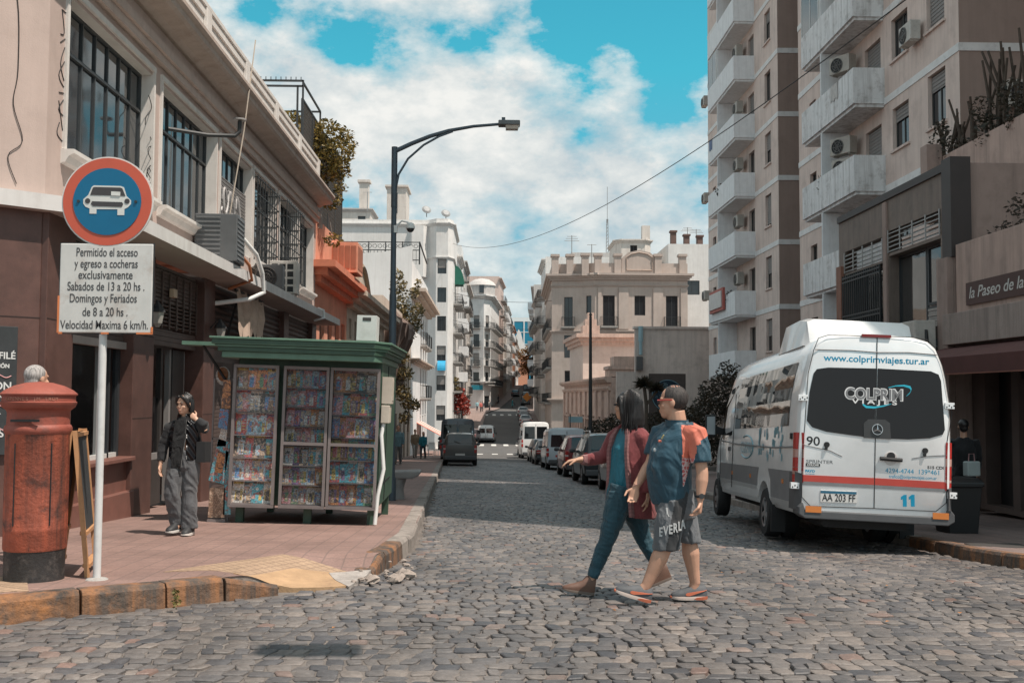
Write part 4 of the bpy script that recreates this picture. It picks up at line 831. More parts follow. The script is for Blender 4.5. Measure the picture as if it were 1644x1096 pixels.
for k in range(46):
    r=rg.uniform(.1,.8); a0=rg.uniform(0,6.28); c=(cx_+r*math.cos(a0),cz_-.2+r*math.sin(a0)); q=rg.uniform(.05,.13); b.tube([(c[0]+q*(1-i/12)*math.cos(i*.8+a0),61.95,c[1]+q*(1-i/12)*math.sin(i*.8+a0)) for i in range(10)],.011,3)
mw.part('emblem_pattern',b,ep)
B().tube([(9.0,61.8,4.2),(9.0,61.8,5.0)],.1,8).tube([(9.0,61.8,5.0),(9.0,61.8,5.9)],.14,8).build('vent_pipe',M('vent_blue',(.3,.45,.5),.5),label='pale blue vent pipe on the corner of the grey wall',cat='vent pipe')
B().box(8.72,9.1,61.6,61.98,3.3,4.1).build('meter_box',M('ac_dark'),label='dark box hung below the blue vent pipe on the grey wall',cat='box',bevel=.02)
# trees and shrubs in front of it
dl=leafmat('dark_leaf3',(.014,.015,.009),(.07,.055,.035))
tree('street_tree','dark leaved tree at the foot of the slim tower left of the van',(9.6,42.5,-1.5),2.2,[(-.2,0,3.3,.9,.9,.8),(.7,0,2.6,.9,.8,.8),(-1.0,.2,2.2,.8,.8,.7),(.3,.4,4.1,.6,.6,.6),(-.6,0,1.2,1.0,.8,.8)],dl,.085,4200,.09,seed=2)
tree('street_tree','dark tree in front of the mural wall behind the man in the sports shirt',(10.3,56,-2.0),1.9,[(0,0,2.6,1.2,1,.8),(1.5,.3,2.9,1,1,1),(-1.2,0,2.2,1,.9,.8),(.9,0,1.5,1.5,1,.8)],dl,.09,4200,.09,seed=3)
tree('street_tree','small dark shrubby tree around the black street pole before the ornate house',(6.6,58,-2.1),1.6,[(-.3,0,2.0,.8,.8,.6),(.7,0,2.4,.8,.8,.6),(-.9,.2,1.7,.6,.6,.5),(.4,0,1.4,.9,.8,.6)],dl,.085,2600,.06,seed=6)
def yucca(b,c,n,L,rg):
    c=V(c)
    for k in range(n):
        a=rg.uniform(0,6.28); e=rg.uniform(-.3,1.4); d=V((math.cos(a)*math.cos(e),math.sin(a)*math.cos(e),math.sin(e))); w=d.cross(ZU).normalized()*.03; t=c+d*L*rg.uniform(.7,1.1)-ZU*.1
        b.add([c-w,c+w,c+d*L*.5+w,t,c+d*L*.5-w],[(0,1,2,3,4)])
yt=thing('yucca','dark spiky yucca with two crowns above the woman with loose hair','plant',(8.3,55,-1.9)); rg=random.Random(3); B().tube([(0,0,-.1),(0,0,3.2),(-.1,0,4.1)],[.12,.1,.09],7).tube([(0,0,3.2),(.4,0,3.7),(.55,0,3.9)],[.08,.07,.07],7).build('trunk',M('bark'),yt)
b=B(); yucca(b,(-.1,0,4.2),150,.75,rg); yucca(b,(.6,0,4.0),120,.6,rg); b.build('crown',dl,yt)
B().tube([(0,0,-.2),(0,0,3),(0,0,7.9)],[.11,.1,.07],10).lathe([(.02,7.9),(.1,7.95),(.02,8.1)],8).build('street_pole',M('iron'),None,(5.35,55,-1.95),label='plain black street pole between the parked cars and the ornate house',cat='pole',smooth=40)
# ---------------------------------------------------------------- left side beyond the corner building
org=M('orange_stucco',(.72,.33,.22),.85,.14,1.2,bump=.15,stain=.25,streak=.25,dirt=(.3,.09,.05)); och=M('ochre_stucco',(.6,.51,.42),.88,.16,1,bump=.2,stain=.4,streak=.4,dirt=(.24,.18,.13)); bei=M('beige_ruin',(.58,.47,.39),.9,.16,1,bump=.25,stain=.45,streak=.3,dirt=(.33,.24,.18)); wpt=M('white_party_wall',(.76,.75,.74),.88,.09,.5,bump=.1,stain=.2,streak=.25,dirt=(.5,.47,.45))
ohs=block('orange_house','bright orange house with a deep moulded cornice and red awning beside the corner building',[(-5.2,30.95),(-5.2,38.2),(-14,38.2),(-14,30.95)],-1.3,7.0,org,{0:[(1.2,3.2,.95,2.3),(2.8,3.2,.95,2.3),(4.4,3.2,.95,2.3),(5.9,3.2,.9,2.3),(1.0,.3,1.6,2.6),(4.2,.3,1.6,2.6)]},cornices=((5.0,.55,.75),(1.9,.2,.25)),trim=M('orange_trim',(.66,.22,.13),.85,.15,2,stain=.35,dirt=(.22,.07,.04)))
cg=ohs.part('roof_housing',B().box(-5.2,-4.35,34.4,35.8,5.72,6.72),org,bevel=.01); 
b=B()
for k in range(4): b.box(-5.16+k*.2,-5.0+k*.2,34.385,34.4,5.85,6.6)
for k in range(5): b.box(-4.35,-4.335,34.5+k*.26,34.7+k*.26,5.85,6.6)
ohs.part('grille',b,M('orange_grille',(.36,.14,.085),.7))
b=B().prism([(0,0),(1.0,-.35),(1.0,-.37),(0,-.03)],(-5.2,36.2,2.0),(1,0,0),ZU,(0,1.9,0)); ohs.part('awning',b,M('red_cloth',(.45,.07,.05),.8))
# roof fence, trellis and tree over the orange house
fe=thing('roof_fence','tall dark wire fence along the roof edge of the orange house','fence',(-5.3,29.2,7.0)); b=B()
for k in range(6): b.bar((0,k*1.6,0),(0,k*1.6,3.0),.06)
b.bar((0,0,3),(0,8,3),.05).bar((0,0,1.5),(0,8,1.5),.04).build('fence_frame',M('iron'),fe); b=B()
for k in range(80): b.bar((0,k*.1,.0),(0,k*.1,3.0),.022)
for k in range(24): b.bar((0,0,k*.125),(0,8,k*.125),.016)
b.build('netting',M('net',(.06,.055,.05),.8),fe)
tr=thing('roof_trellis','black rectangular steel pergola frame on the roof of the corner building','pergola',(-6.0,29,8.3)); b=B()
for z in (2.0,2.15): b.bar((-.9,0,z),(.75,0,z),.05)
b.bar((.75,0,-.5),(.75,0,2.17),.05).bar((.6,0,-.5),(.6,0,2.0),.05).bar((-.9,3,2.1),(.75,3,2.1),.05).bar((.75,0,2.1),(.75,3,2.1),.05).bar((.75,3,-.5),(.75,3,2.1),.05)
for k in range(12): b.bar((-.85+k*.14,0,2.17),(-.85+k*.14,0,2.26),.02)
b.build('frame',M('iron'),tr)
lf=leafmat('autumn_leaf',(.04,.042,.012),(.3,.21,.055))
o=U(513,362,31.6); cl=[]
for px,py,r in ((470,205,.62),(500,235,.6),(525,215,.55),(515,270,.62),(545,245,.5),(556,215,.28),(440,195,.5),(425,165,.25),(530,320,.42),(545,275,.4),(560,232,.3),(535,385,.3),(490,270,.5),(548,300,.22)):
    p=U(px,py,31.8+.5*math.sin(px))-o; cl.append((p.x,p.y,p.z,r,r*1.1,r*.8))
tree('roof_tree','yellowing leafy tree growing out of the roof above the orange house',tuple(o),2.4,cl,lf,.075,5200,.09,seed=8,bark=M('pale_bark',(.3,.29,.27),.8))
# ochre house
oc=block('ochre_house','weathered ochre house with small attic windows and an arched gable next to the orange house',[(-5.2,38.25),(-5.2,51),(-14,51),(-14,38.25)],-1.8,5.0,och,{0:[(k*1.5+.7,5.6,.6,.75) for k in range(8)]+[(1+k*2.9,2.0,1.1,2.6) for k in range(4)]},cornices=((4.9,.5,.8),(3.3,.25,.3)))
oc.part('gable',B().prism([(0,0),(6,0),(6,.5),(4.9,1.3),(3.6,1.7),(2.2,1.6),(1,1.1),(0,.4)],(-5.15,39,5.35),(0,1,0),ZU,(-.4,0,0)),och)
oc.part('gable_moulding',B().tube([(-5.1,39.2+5.6*k/12,5.5+1.35*math.sin(PI*k/12)) for k in range(13)],.1,6),M('ochre_dark',(.3,.22,.16),.9))
rn=block('ruined_house','crumbling beige house front overgrown with plants and a broken brown cornice',[(-5.2,51.05),(-5.2,69.8),(-14,69.8),(-14,51.05)],-2.5,6.6,bei,{0:[(1.2+k*3.0,4.2,1.15,2.6) for k in range(6)]+[(1.0+k*3.0,.2,1.5,3.0) for k in range(6)]},trim=bei)
rg=random.Random(31); b=B(); rings=[]
for k in range(19):
    y=52.2+k*.5; s=1-abs(k-9)/14+rg.uniform(-.12,.12); rings.append([(-5.25,y,5.6+.4*s),(-4.75-.1*s,y,5.9+rg.uniform(-.2,.2)),(-4.3+rg.uniform(-.12,.1),y,5.5+rg.uniform(-.2,.15)),(-4.45+rg.uniform(-.1,.1),y,4.9+rg.uniform(-.2,.2)),(-4.8+rg.uniform(-.1,.1),y,4.1+rg.uniform(-.3,.3)),(-5.05,y,3.4+rg.uniform(-.4,.3)),(-5.25,y,3.1)])
rn.part('cornice',b.loft(rings),M('broken_brown',(.16,.11,.09),.95,.3,3,bump=.6,bsc=8,stain=.3))
for k in range(9): y=52.4+k*1.05; rn.part('bracket',B().loft([[(-5.25,y+a,z),(-5.25+o,y+a,z),(-5.25+o,y+.3-a,z),(-5.25,y+.3-a,z)] for o,z,a in ((.15,1.9+rg.uniform(-.4,.3),.05),(.3,2.5,.0),(.45,3.2,0),(.35,3.9,0))]),M('broken_brown'))
pl=leafmat('wall_leaf',(.03,.035,.012),(.3,.22,.1))
o=U(655,545,63); cl=[]
for px,py,r in ((640,460,.6),(645,490,.6),(650,520,.7),(640,505,.5),(665,470,.35),(670,500,.5),(668,520,.45),(655,535,.5),(672,455,.25),(640,440,.3)):
    p=U(px,py,63)-o; cl.append((p.x,p.y,p.z,r,.5,r*1.1))
tree('wall_shrub','leggy shrub with large leaves sprouting from the ruined house top',tuple(o),.8,cl,pl,.13,1500,.06,seed=12,cat='shrub')
o=U(655,690,56); cl=[(p.x,p.y,p.z,r,.3,r) for p,r in [(U(px,py,56)-o,r) for px,py,r in ((648,575,.35),(652,600,.45),(646,630,.5),(655,645,.45),(665,650,.35),(650,670,.35),(640,600,.4))]]
tree('wall_vine','sparse dark vine hanging on the ruined house beside the newsstand',tuple(o),1.6,cl,pl,.11,900,.05,seed=13,cat='vine')
ww=block('white_wall_house','house with a tall blank white side wall and small iron balcony before the crossing',[(-13.5,70),(-5.2,70),(-5.2,88.4),(-13.5,88.4)],-3.0,10.2,wpt,{1:[(9.5+k*3,v,1.1,2.2,'w','i' if v>4 else None) for k in range(3) for v in (4.6,8.6)]+[(9.5+k*3,.6,1.3,2.6) for k in range(3)],'trim':[1]},cornices=((8.2,.6,1.0),(3.9,.3,.6)),trim=bei,parapet=.6)
ww.part('parapet_slope',B().prism([(0,0),(8.3,0),(8.3,1.0),(6.2,.5),(0,.35)],(-13.5,70.0,10.8),(1,0,0),ZU,(0,.35,0)),wpt)
pg=thing('roof_pergola','black iron railing and arched pergola on the roof of the white walled house','pergola',(-8,73,10.9)); b=B()
for z in (.3,1.0,1.55): b.bar((-4,0,z),(3.1,0,z),.06)
for k in range(30): b.bar((-4+k*.245,0,0),(-4+k*.245,0,1.0),.03)
for k in range(7): b.bar((-4+k*1.18,0,0),(-4+k*1.18,0,1.6),.07)
b.bar((3.1,0,1.55),(3.5,2,.3),.08).bar((3.1,0,0),(3.1,0,1.6),.08); 
for k in range(20): b.tube([(-4+k*.36+.16*math.cos(a),0,1.28+.14*math.sin(a)) for a in (0,1.25,2.5,3.8,5.0,6.28)],.02,4)
b.build('railing',M('iron'),pg); B().lathe([(1.6,0),(1.3,.5),(.5,.95),(.0,1.0)],10,(-3.6,2,1.3)).build('tent_roof',M('roof_slate',(.2,.19,.185),.9),pg)
# ---- tall corner building over the crossing and the rows up the hill
wt2=M('white_render',(.72,.7,.68),.85,.1,.6,stain=.22,streak=.3,dirt=(.45,.41,.38)); wt3=M('cream_render',(.66,.6,.55),.85,.1,.6,stain=.25,streak=.35,dirt=(.36,.3,.26)); wt4=M('greyish_render',(.52,.49,.47),.85,.12,.6,stain=.3,streak=.4,dirt=(.27,.24,.22)); wt5=M('pink_render',(.6,.47,.42),.85,.1,.6,stain=.25,streak=.3,dirt=(.33,.24,.2))
W2=block('corner_block','tall white rounded corner apartment block over the crossing with rooftop penthouse',[(-16,106.3),(-6.2,106.3),(-5.4,105.4),(-4.2,105.4),(-3.7,106.6),(-3.65,117.8),(-16,117.8)],-3.3,19.2,wt2,{0:[(5.7,17.2,1.5,2.0,'b'),(7.8,17.2,1.2,2.0,'b')]+[(8.2,z,1.3,1.9,'b') for z in (3,6,9,12)],2:[(.15,z,.9,1.5,'b') for z in (2.6,5.6,8.6,11.6,14.5,17.4)],4:[(1.5+k*3,z,1.1,2.2,'wb','I') for k in range(3) for z in (2.6,5.6,8.6,11.6,14.6)]},cornices=((19.0,.3,.25),(15.6,.2,.15)),trim=wt2,parapet=.5)
W2.part('bay_window',B().loft([[(-8.2,106.3,z),(-7.9,105.5,z),(-6.7,105.5,z),(-6.3,106.3,z)] for z in (13.8,18.0,19.0)]),wt2); W2.part('penthouse',B().box(-10.6,-8.6,107,111,19.2,23.2).box(-10.8,-8.4,106.8,111.2,23.2,23.4),wt3); W2.part('penthouse_window',B().box(-10.0,-9.5,106.95,107.0,20.5,22.6),glass('glass'))
b=B().prism([(0,0),(4.5,0),(4.2,1.6),(.6,2.6)],(-15.5,106.1,14.3),(1,0,0),ZU,(0,3,0)); W2.part('side_roof',b,M('roof_slate'))
block('stair_tower','pale stepped tower with chimney behind the corner block',[(-18.5,124),(-14.2,124),(-14.2,130),(-18.5,130)],-3.3,24.0,wt3,{0:[(2.8,25,.9,1.4)]},cornices=((23.6,.4,.3),),trim=wt4).part('chimney',B().box(-15.6,-14.5,124.2,125.3,24,27.2).box(-15.8,-14.3,124.0,125.5,27.2,27.5),wt3)
ga=thing('dome_awning','green dome shaped awning high on the white corner block','awning',(-3.66,112,13.6)); b=B()
b.loft([[(-.02+1.0*math.cos(a),y,2.0*math.sin(a)) for a in [PI/2*i/8 for i in range(9)]]+[(-.02,y,0)] for y in (-1.2,1.2)]); b.build('cloth',M('green_cloth',(.015,.13,.09),.7),ga); b=B()
for k in range(7): b.box(.93,.99,-1.2+k*.35,-.92+k*.35,-.3,.02)
b.build('valance',M('white'),ga)
bu=thing('dome_awning','small bright blue dome awning on the white corner block above the street','awning',(-4.75,105.35,4.3)); B().loft([[(x,-.8*math.cos(a),1.0*math.sin(a)) for a in [PI/2*i/6 for i in range(7)]]+[(x,0,0)] for x in (-.4,.4)]).build('cloth',M('blue_cloth',(.02,.32,.55),.6),bu)
def xl(y): return -3.7+(y-106)*.0136 if y<172 else (-.1+(y-176)*.0795 if y<210 else 2.6+(y-210)*.0485)
def xr(y): return 6.9+(y-128)*.008 if y<170 else (9.3+(y-210)*.0525)
def fac(L,H,fh,cw,w,h,first,bal,st='wb',skip=0,rg=None,sill=.0):
    n=max(1,int(L/cw)); m=(L-n*cw)/2; out=[]; k=0; z=first
    while z+h<H-.5:
        for i in range(n):
            if rg and rg.random()<skip: continue
            out.append((m+i*cw+(cw-w)/2,z,w,h,st,(bal if (rg is None or rg.random()<.8) else None) if k>=0 else None))
        z+=fh; k+=1
    return out
def row(side,y0,y1,zt,mat,lb,bal='I',cw=2.6,w=1.1,h=2.1,fh=3.0,seed=1,face=None,par=.5,dep=12,corn=True):
    rg=random.Random(seed); ya=(y0+y1)/2; f=xl if side<0 else xr; z0=ZR((xl(ya)+xr(ya))/2,ya)-.6; xa,xb=f(y0),f(y1); H=zt-z0
    if side<0:
        pts=[(xa-dep,y0),(xa,y0),(xb,y1),(xb-dep,y1)]; L=math.hypot(xb-xa,y1-y0)
    else:
        pts=[(xa,y0),(xa+dep,y0),(xb+dep,y1),(xb,y1)]; L=math.hypot(xb-xa,y1-y0)
    ei=1 if side<0 else 3
    fs={ei:[(o[0],.8,o[2]+.3,2.4,'w') for o in fac(L,6,9,cw,w,h,.8,None)][:6]+fac(L,H,fh,cw,w,h,4.2,bal,'wb',.05,rg),'trim':[ei]}
    if face: fs[0]=face
    return block('street_house',lb,pts,z0,zt,mat,fs,cornices=((zt-.3,.5,.5),(z0+3.7,.25,.3)) if corn else (),trim=mat,parapet=par,seed=seed,group=None)
row(-1,117.9,126.5,17.4,wt2,'white balcony fronted house just beyond the tall corner block with the green awning',bal=bal1,cw=2.8,seed=3)
row(-1,126.6,133,19.6,wpt,'tall plain white house with a smooth party wall past the corner block','I',cw=3,seed=4,corn=False)
row(-1,133.1,146,18.8,wt4,'grey house with heavy dark cornice in the middle of the left row','I',seed=5)
row(-1,146.1,163.4,17.2,wt3,'cream house with iron balconies last before the second side street on the left','i',seed=6)
cs=block('corner_shop_house','white corner house with domed attic, iron balconies and a shop at street level',[(-9,177),(-3.1,177),(-.9,176),(.3,178.2),(1.9,201),(-9,201)],-1.4,18.6,wt2,{1:[(.5,z,1.1,2.1,'wb','i') for z in (5.2,8.4,11.6,14.8)],2:[(.65,z,1.2,2.1,'wb','I') for z in (5.2,8.4,11.6,14.8)]+[(.3,.3,1.9,3.0)],3:[(1.5+k*3.2,z,1.1,2.1,'wb','I') for k in range(7) for z in (5.2,8.4,11.6,14.8)]+[(1.5+k*3.2,.4,1.5,2.8) for k in range(7)],'trim':[1,2,3]},cornices=((18.4,.5,.7),(3.9,.4,.7)),trim=wt2)
cs.part('dome',B().lathe([(2.3,18.9),(2.3,20.6),(2.5,20.7),(2.1,21.3),(1.3,21.8),(.3,22)],16,(-1.3,179,0)),wt4,smooth=40); cs.part('dome_window',B().box(-1.7,-.9,176.55,176.75,19.3,20.7),glass('glass'))
cs.part('shop_sign',B().box(-2.9,-1.0,175.6,175.75,2.9,3.7),M('sign_teal',(.02,.2,.27),.5))
for i,(y0,y1,zt,m,lb,bl) in enumerate(((201.2,218,24.5,wt5,'tall pinkish house right behind the white domed corner house','I'),(218.2,240,21.5,wt3,'cream balconied house two doors up from the domed corner house',bal1),(240.2,266,22.5,wt2,'white balconied house halfway up the hill on the left','I'),(266.2,292,20,wt4,'greyish house high on the hill on the left',bal1),(292.2,322,21.5,M('terracotta',(.5,.24,.15),.85),'terracotta topped house near the top of the hill on the left','I'),(322.2,372,19,wt3,'last cream house at the top of the hill on the left','I'))):
    row(-1,y0,y1,zt,m,lb,bl,cw=3.4,fh=3.2,seed=20+i)
for i,(y0,y1,zt,m,lb,bl) in enumerate(((128.2,141,18.5,wt2,'white tall house directly behind the beige corner palace on the right','I'),(141.2,166,16.0,wt4,'grey house with dark balconies behind the white one on the right','I'),(174,200,20,wt4,'shaded grey house up the hill on the right',bal1),(200.2,235,22.5,wt3,'shaded cream house up the hill on the right','I'),(235.2,275,20.5,wt4,'dark grey house near the hilltop on the right','I'),(275.2,330,22.5,wt5,'last pinkish house at the hilltop on the right','I'))):
    row(1,y0,y1,zt,m,lb,bl,cw=3.2,fh=3.2,seed=40+i)
# beige palace on the far right corner
pal=M('palace_beige',(.48,.4,.355),.85,.1,.7,bump=.1,stain=.25,streak=.3,dirt=(.32,.25,.21))
P_=[(6.4,106.5),(9.6,106.0),(10.7,105.3),(20.1,105.3),(20.1,127.5),(6.9,127.5)]
zb=-3.6
def po(x0,x1,z0,z1,i,bal=None): 
    a=V((*P_[i],0)); c=V((*P_[i+1],0)); d=(c-a).normalized(); return ((x0-a.x)/d.x,z0-zb,(x1-x0)/d.x,z1-z0,'w',bal)
bp=block('corner_palace','beige palace with balustraded parapet, tall windows and a rounded pediment over the crossing',P_,zb,14.0,pal,{0:[po(7.65,8.5,8.9,11.9,0,'i'),po(7.65,8.5,5.7,8.0,0),po(7.7,8.4,1.8,4.4,0),po(7.6,8.6,-3,0,0)],1:[po(9.85,10.35,9.0,12.0,1)],2:[po(11.5,12.7,8.9,12,2,'i'),po(14.7,15.8,10.0,12,2),po(17.9,19.1,8.9,12,2,'i'),po(11.5,12.7,3,6.5,2),po(14.7,15.8,3,6.5,2),po(17.9,19.1,3,6.5,2)],5:grid(1.2,[k*2.6 for k in range(8)],1.0,[4.8,8.4,12.4],2.4,'w','i'),'trim':[0,1,2,5]},cornices=((13.6,.6,.6),(8.2,.25,.2),(1.2,.35,.45),(12.9,.2,.15)),trim=pal,parapet=1.3,seed=9)
for x in (6.7,8.2,9.7,11.0,13.0,17.1,19.6): yy=106.5-.15*(x-6.4) if x<9.6 else 105.6; bp.part('parapet_pier',B().box(x-.35,x+.35,yy-.5,yy+.3,13.98,16.0).box(x-.45,x+.45,yy-.6,yy+.4,16.0,16.25),pal)
bp.part('pediment',B().prism([(0,0),(3.6,0),(3.6,1.6),(2.9,2.2),(1.8,2.45),(.7,2.2),(0,1.6)],(13.4,105.25,14.2),(1,0,0),ZU,(0,.5,0)),pal); bp.part('pediment_moulding',B().tube([(13.9,105.2,14.6),(13.9,105.2,15.9),(14.4,105.2,16.25),(15.2,105.2,16.4),(16,105.2,16.25),(16.5,105.2,15.9),(16.5,105.2,14.6),(13.9,105.2,14.6)],.06,4),M('palace_trim',(.42,.33,.28),.85))
for x0,x1,i in ((11.0,11.35,2),(13.1,14.1,2),(16.6,17.6,2),(19.4,20.0,2)): bp.part('pilaster',B().box(x0,x1,105.18,105.3,8.6,12.8),pal)
# white blocks and rooftop things behind the palace
wb=block('apartment_block','plain white apartment block rising behind the beige palace beside the slim tower',[(20,116),(26.5,116),(26.5,135),(20,135)],-3,18.9,wt2,{0:[(1.8,16.2,1.7,1.6),(2.3,9.6,1.6,1.2)]},seed=2)
for x,h in ((20.4,1.4),(21.9,1.0),(23.4,.9),(25.3,1.9)): wb.part('chimney',B().box(x,x+.6,116.5,117.2,18.9,18.9+h).box(x-.1,x+.7,116.4,117.3,18.9+h,19.1+h),M('brick_dark',(.16,.1,.085),.9))
tk=block('tank_tower','round cornered water tank tower above the beige palace roof',[(14.3,118),(14.9,117.3),(17.6,117.3),(18.3,118),(18.3,124),(14.3,124)],-3,19.5,wt3,{1:[(1.0,20.6,.8,1.3)]},seed=3,cornices=((19.2,.35,.25),)); tk.part('chimney',B().box(17.3,18.2,117.6,118.5,19.5,21.2),wt3)
block('apartment_block','low white stair block behind the left of the palace parapet',[(11,140),(17,140),(17,150),(11,150)],-3,21.2,wt4,{},seed=3); block('apartment_block','grey roof block between the tank tower and the white block',[(18.4,119),(20,119),(20,126),(18.4,126)],-3,17.2,wt4,{},seed=3)
def antenna(px,py0,py1,Y,lb,arms=3):
    a=U(px,py0,Y); h=(U(px,py1,Y)-a).z; b=B().tube([(0,0,-.5),(0,0,h)],.05,5)
    for k in range(arms): z=h*(.97-.07*k); b.tube([(-.5-.15*k,0,z),(.5+.15*k,0,z)],.03,4)
    b.build('antenna',M('antenna_grey',(.3,.3,.3),.5),None,tuple(a),label=lb,cat='antenna')
antenna(918,428,378,112,'thin television antenna over the left pier of the palace roof'); antenna(950,424,392,112,'short stubby antenna beside the palace roof middle',1); antenna(1104,400,365,120,'antenna on the white apartment block left side'); antenna(1118,400,368,120,'antenna on the white apartment block right side'); antenna(590,332,308,120,'thin antenna on the tall corner block roof',1)
ms=thing('lattice_mast','tall thin lattice mast rising into the sky behind the palace','mast',tuple(U(975,430,150))); b=B(); h=(U(975,300,150)-U(975,430,150)).z
for sx in (-.3,.3): b.tube([(sx,0,-8),(sx*.3,0,h*.6)],.05,4)
for k in range(14): z=h*.6*k/14; b.tube([(-.3*(1-.7*k/14),0,z),(.3*(1-.7*k/14),0,z+h*.04)],.03,4)
b.tube([(0,0,h*.55),(0,0,h)],.04,4).build('lattice',M('antenna_grey'),ms)
for px,py,Y,lb in ((685,336,107,'round satellite dish on the corner block roof, left of two'),(716,342,107,'round satellite dish on the corner block roof, right of two')):
    p=U(px,py,Y); d=thing('satellite_dish',lb,'satellite dish',tuple(p)); B().lathe([(.02,.12),(.3,.08),(.5,-.05),(.48,-.06),(.28,.05),(.02,.08)],14).build('dish',M('antenna_grey'),d).rotation_euler=(R(60),0,R(20)); B().tube([(0,0,-.8),(0,0,0)],.04,5).build('stand',M('iron'),d)
# end of the street: glass tower, gable, tree
gt=bpy.data.materials.new('blue_glass'); gt.use_nodes=True; q=gt.node_tree.nodes['Principled BSDF']; q.inputs['Base Color'].default_value=(.01,.19,.3,1); q.inputs['Roughness'].default_value=.3; MATS['blue_glass']=gt
gb=Bd('glass_tower','distant blue glass office tower closing the view at the end of the street','tower',(17.5,520,6)); gb.part('glass_wall',B().box(7,30,520,545,6,39.5),gt); 
for x in (7,12.2,17.4,22.6,27.8): gb.part('mullion',B().box(x-.3,x+.3,519.7,520,6,39.6),M('white'))
for z in (10,16,22,28,34,39.5): gb.part('floor_line',B().box(7,30,519.85,519.99,z,z+.35),M('white'))
gb.part('crown',B().box(9,28,521,540,39.5,41.5),M('white'))
ge=block('gable_house','white stepped gable wall standing before the blue glass tower',[(9,440),(16.6,440),(16.6,455),(9,455)],5,21,wt2,{},seed=2); ge.part('gable',B().prism([(0,0),(7.6,0),(7,2),(5.6,3),(4.4,8),(3.4,9.5),(2.6,7),(1.4,5.5),(.8,3)],(9,440.2,21),(1,0,0),ZU,(0,10,0)),wt2)
block('terracotta_block','small orange roofed block under the white gable at the street end',[(11.5,420),(16,420),(16,430),(11.5,430)],5,18.5,M('terracotta'),{},seed=2)
tree('street_tree','large golden brown tree near the top of the hill at the street end',(12.2,322,5.4),5,[(0,0,7,2.6,2.5,2.3),(-1.5,0,9.5,2.2,2,2),(.8,0,11,2.3,2,2),(1.8,0,6.5,2.2,2,2.5),(-1.2,0,5,2,2,2),(2.6,0,9,1.6,2,2)],leafmat('golden_leaf',(.09,.06,.015),(.38,.2,.06)),.34,2600,.3,seed=14)
tree('bougainvillea','red flowering bougainvillea on the far pavement in front of the white row','',1,[],lf,.1,1) if 0 else None
o=U(742,668,112); cl=[(p.x,p.y,p.z,r,r,r) for p,r in [(U(px,py,112)-o,r) for px,py,r in ((737,640,.75),(745,648,.7),(735,655,.7),(748,660,.5),(740,628,.45))]]
tree('bougainvillea','red flowering bougainvillea on the far pavement in front of the white row',tuple(o),1.2,cl,leafmat('red_flower',(.16,.03,.02),(.6,.12,.09)),.16,1500,.08,seed=15,cat='flowering shrub')
o=U(731,632,111); cl=[(p.x,p.y,p.z,r,r,r) for p,r in [(U(px,py,111)-o,r) for px,py,r in ((730,612,.5),(733,625,.45))]]; tree('balcony_plant','yellowish plant on the lowest balcony of the white corner block',tuple(o),.6,cl,lf,.14,420,.05,seed=16,cat='plant')
o=U(872,660,170); 
for px,py,Y,r,lb in ((876,655,150,1.5,'dark street tree before the grey house on the far right pavement'),(868,640,190,1.8,'dark street tree further up the far right pavement')):
    o=U(px,py,Y); o.z=ZR(o.x,Y); tree('street_tree',lb,tuple(o),2.6,[(0,0,3.6,r,r,r),(.6,0,2.4,r*.8,r*.8,r*.7)],dl,.2,900,.1,seed=int(px))
# overhead wire from the far corner block to the nearer tower
a=U(727,391,104.9); c=U(1520,-50,24); B().tube([a.lerp(c,k/32)-ZU*(2.6*4*(k/32)*(1-k/32)) for k in range(33)],.017,5).build('overhead_wire',M('black'),label='single sagging black overhead wire crossing the sky above the street',cat='wire')
for i,(za,zb_) in enumerate(((9.5,8.8),(6.2,5.6),(12.4,11.6))):
    a=V((-3.7,106.8+i*.4,za)); c=V((6.5,106.6+i*.3,zb_)); B().tube([a.lerp(c,k/12)-ZU*(.5*4*(k/12)*(1-k/12)) for k in range(13)],.02,4).build('street_cable',M('black'),label='thin cable strung across the hill street, %s of three'%('middle','lowest','highest')[i],cat='cable')
rg=random.Random(41); dlf=M('dry_leaf',(.35,.15,.05),.8,.3,30)
for i in range(14):
    x,y=rg.uniform(-1.2,4.5),rg.uniform(6.6,13); b=B(); s=rg.uniform(.018,.035); b.add([(-s,0,.002),(-s*.3,-s*.6,.006),(s,0,.003),(-s*.3,s*.6,.008)],[(0,1,2,3)]); b.build('dry_leaf',dlf,None,(x,y,ZR(x,y)+.014),rg.uniform(0,6),label='dry brown leaf lying on the cobbles of the crossing',cat='leaf',group='dry leaves on the cobbles')
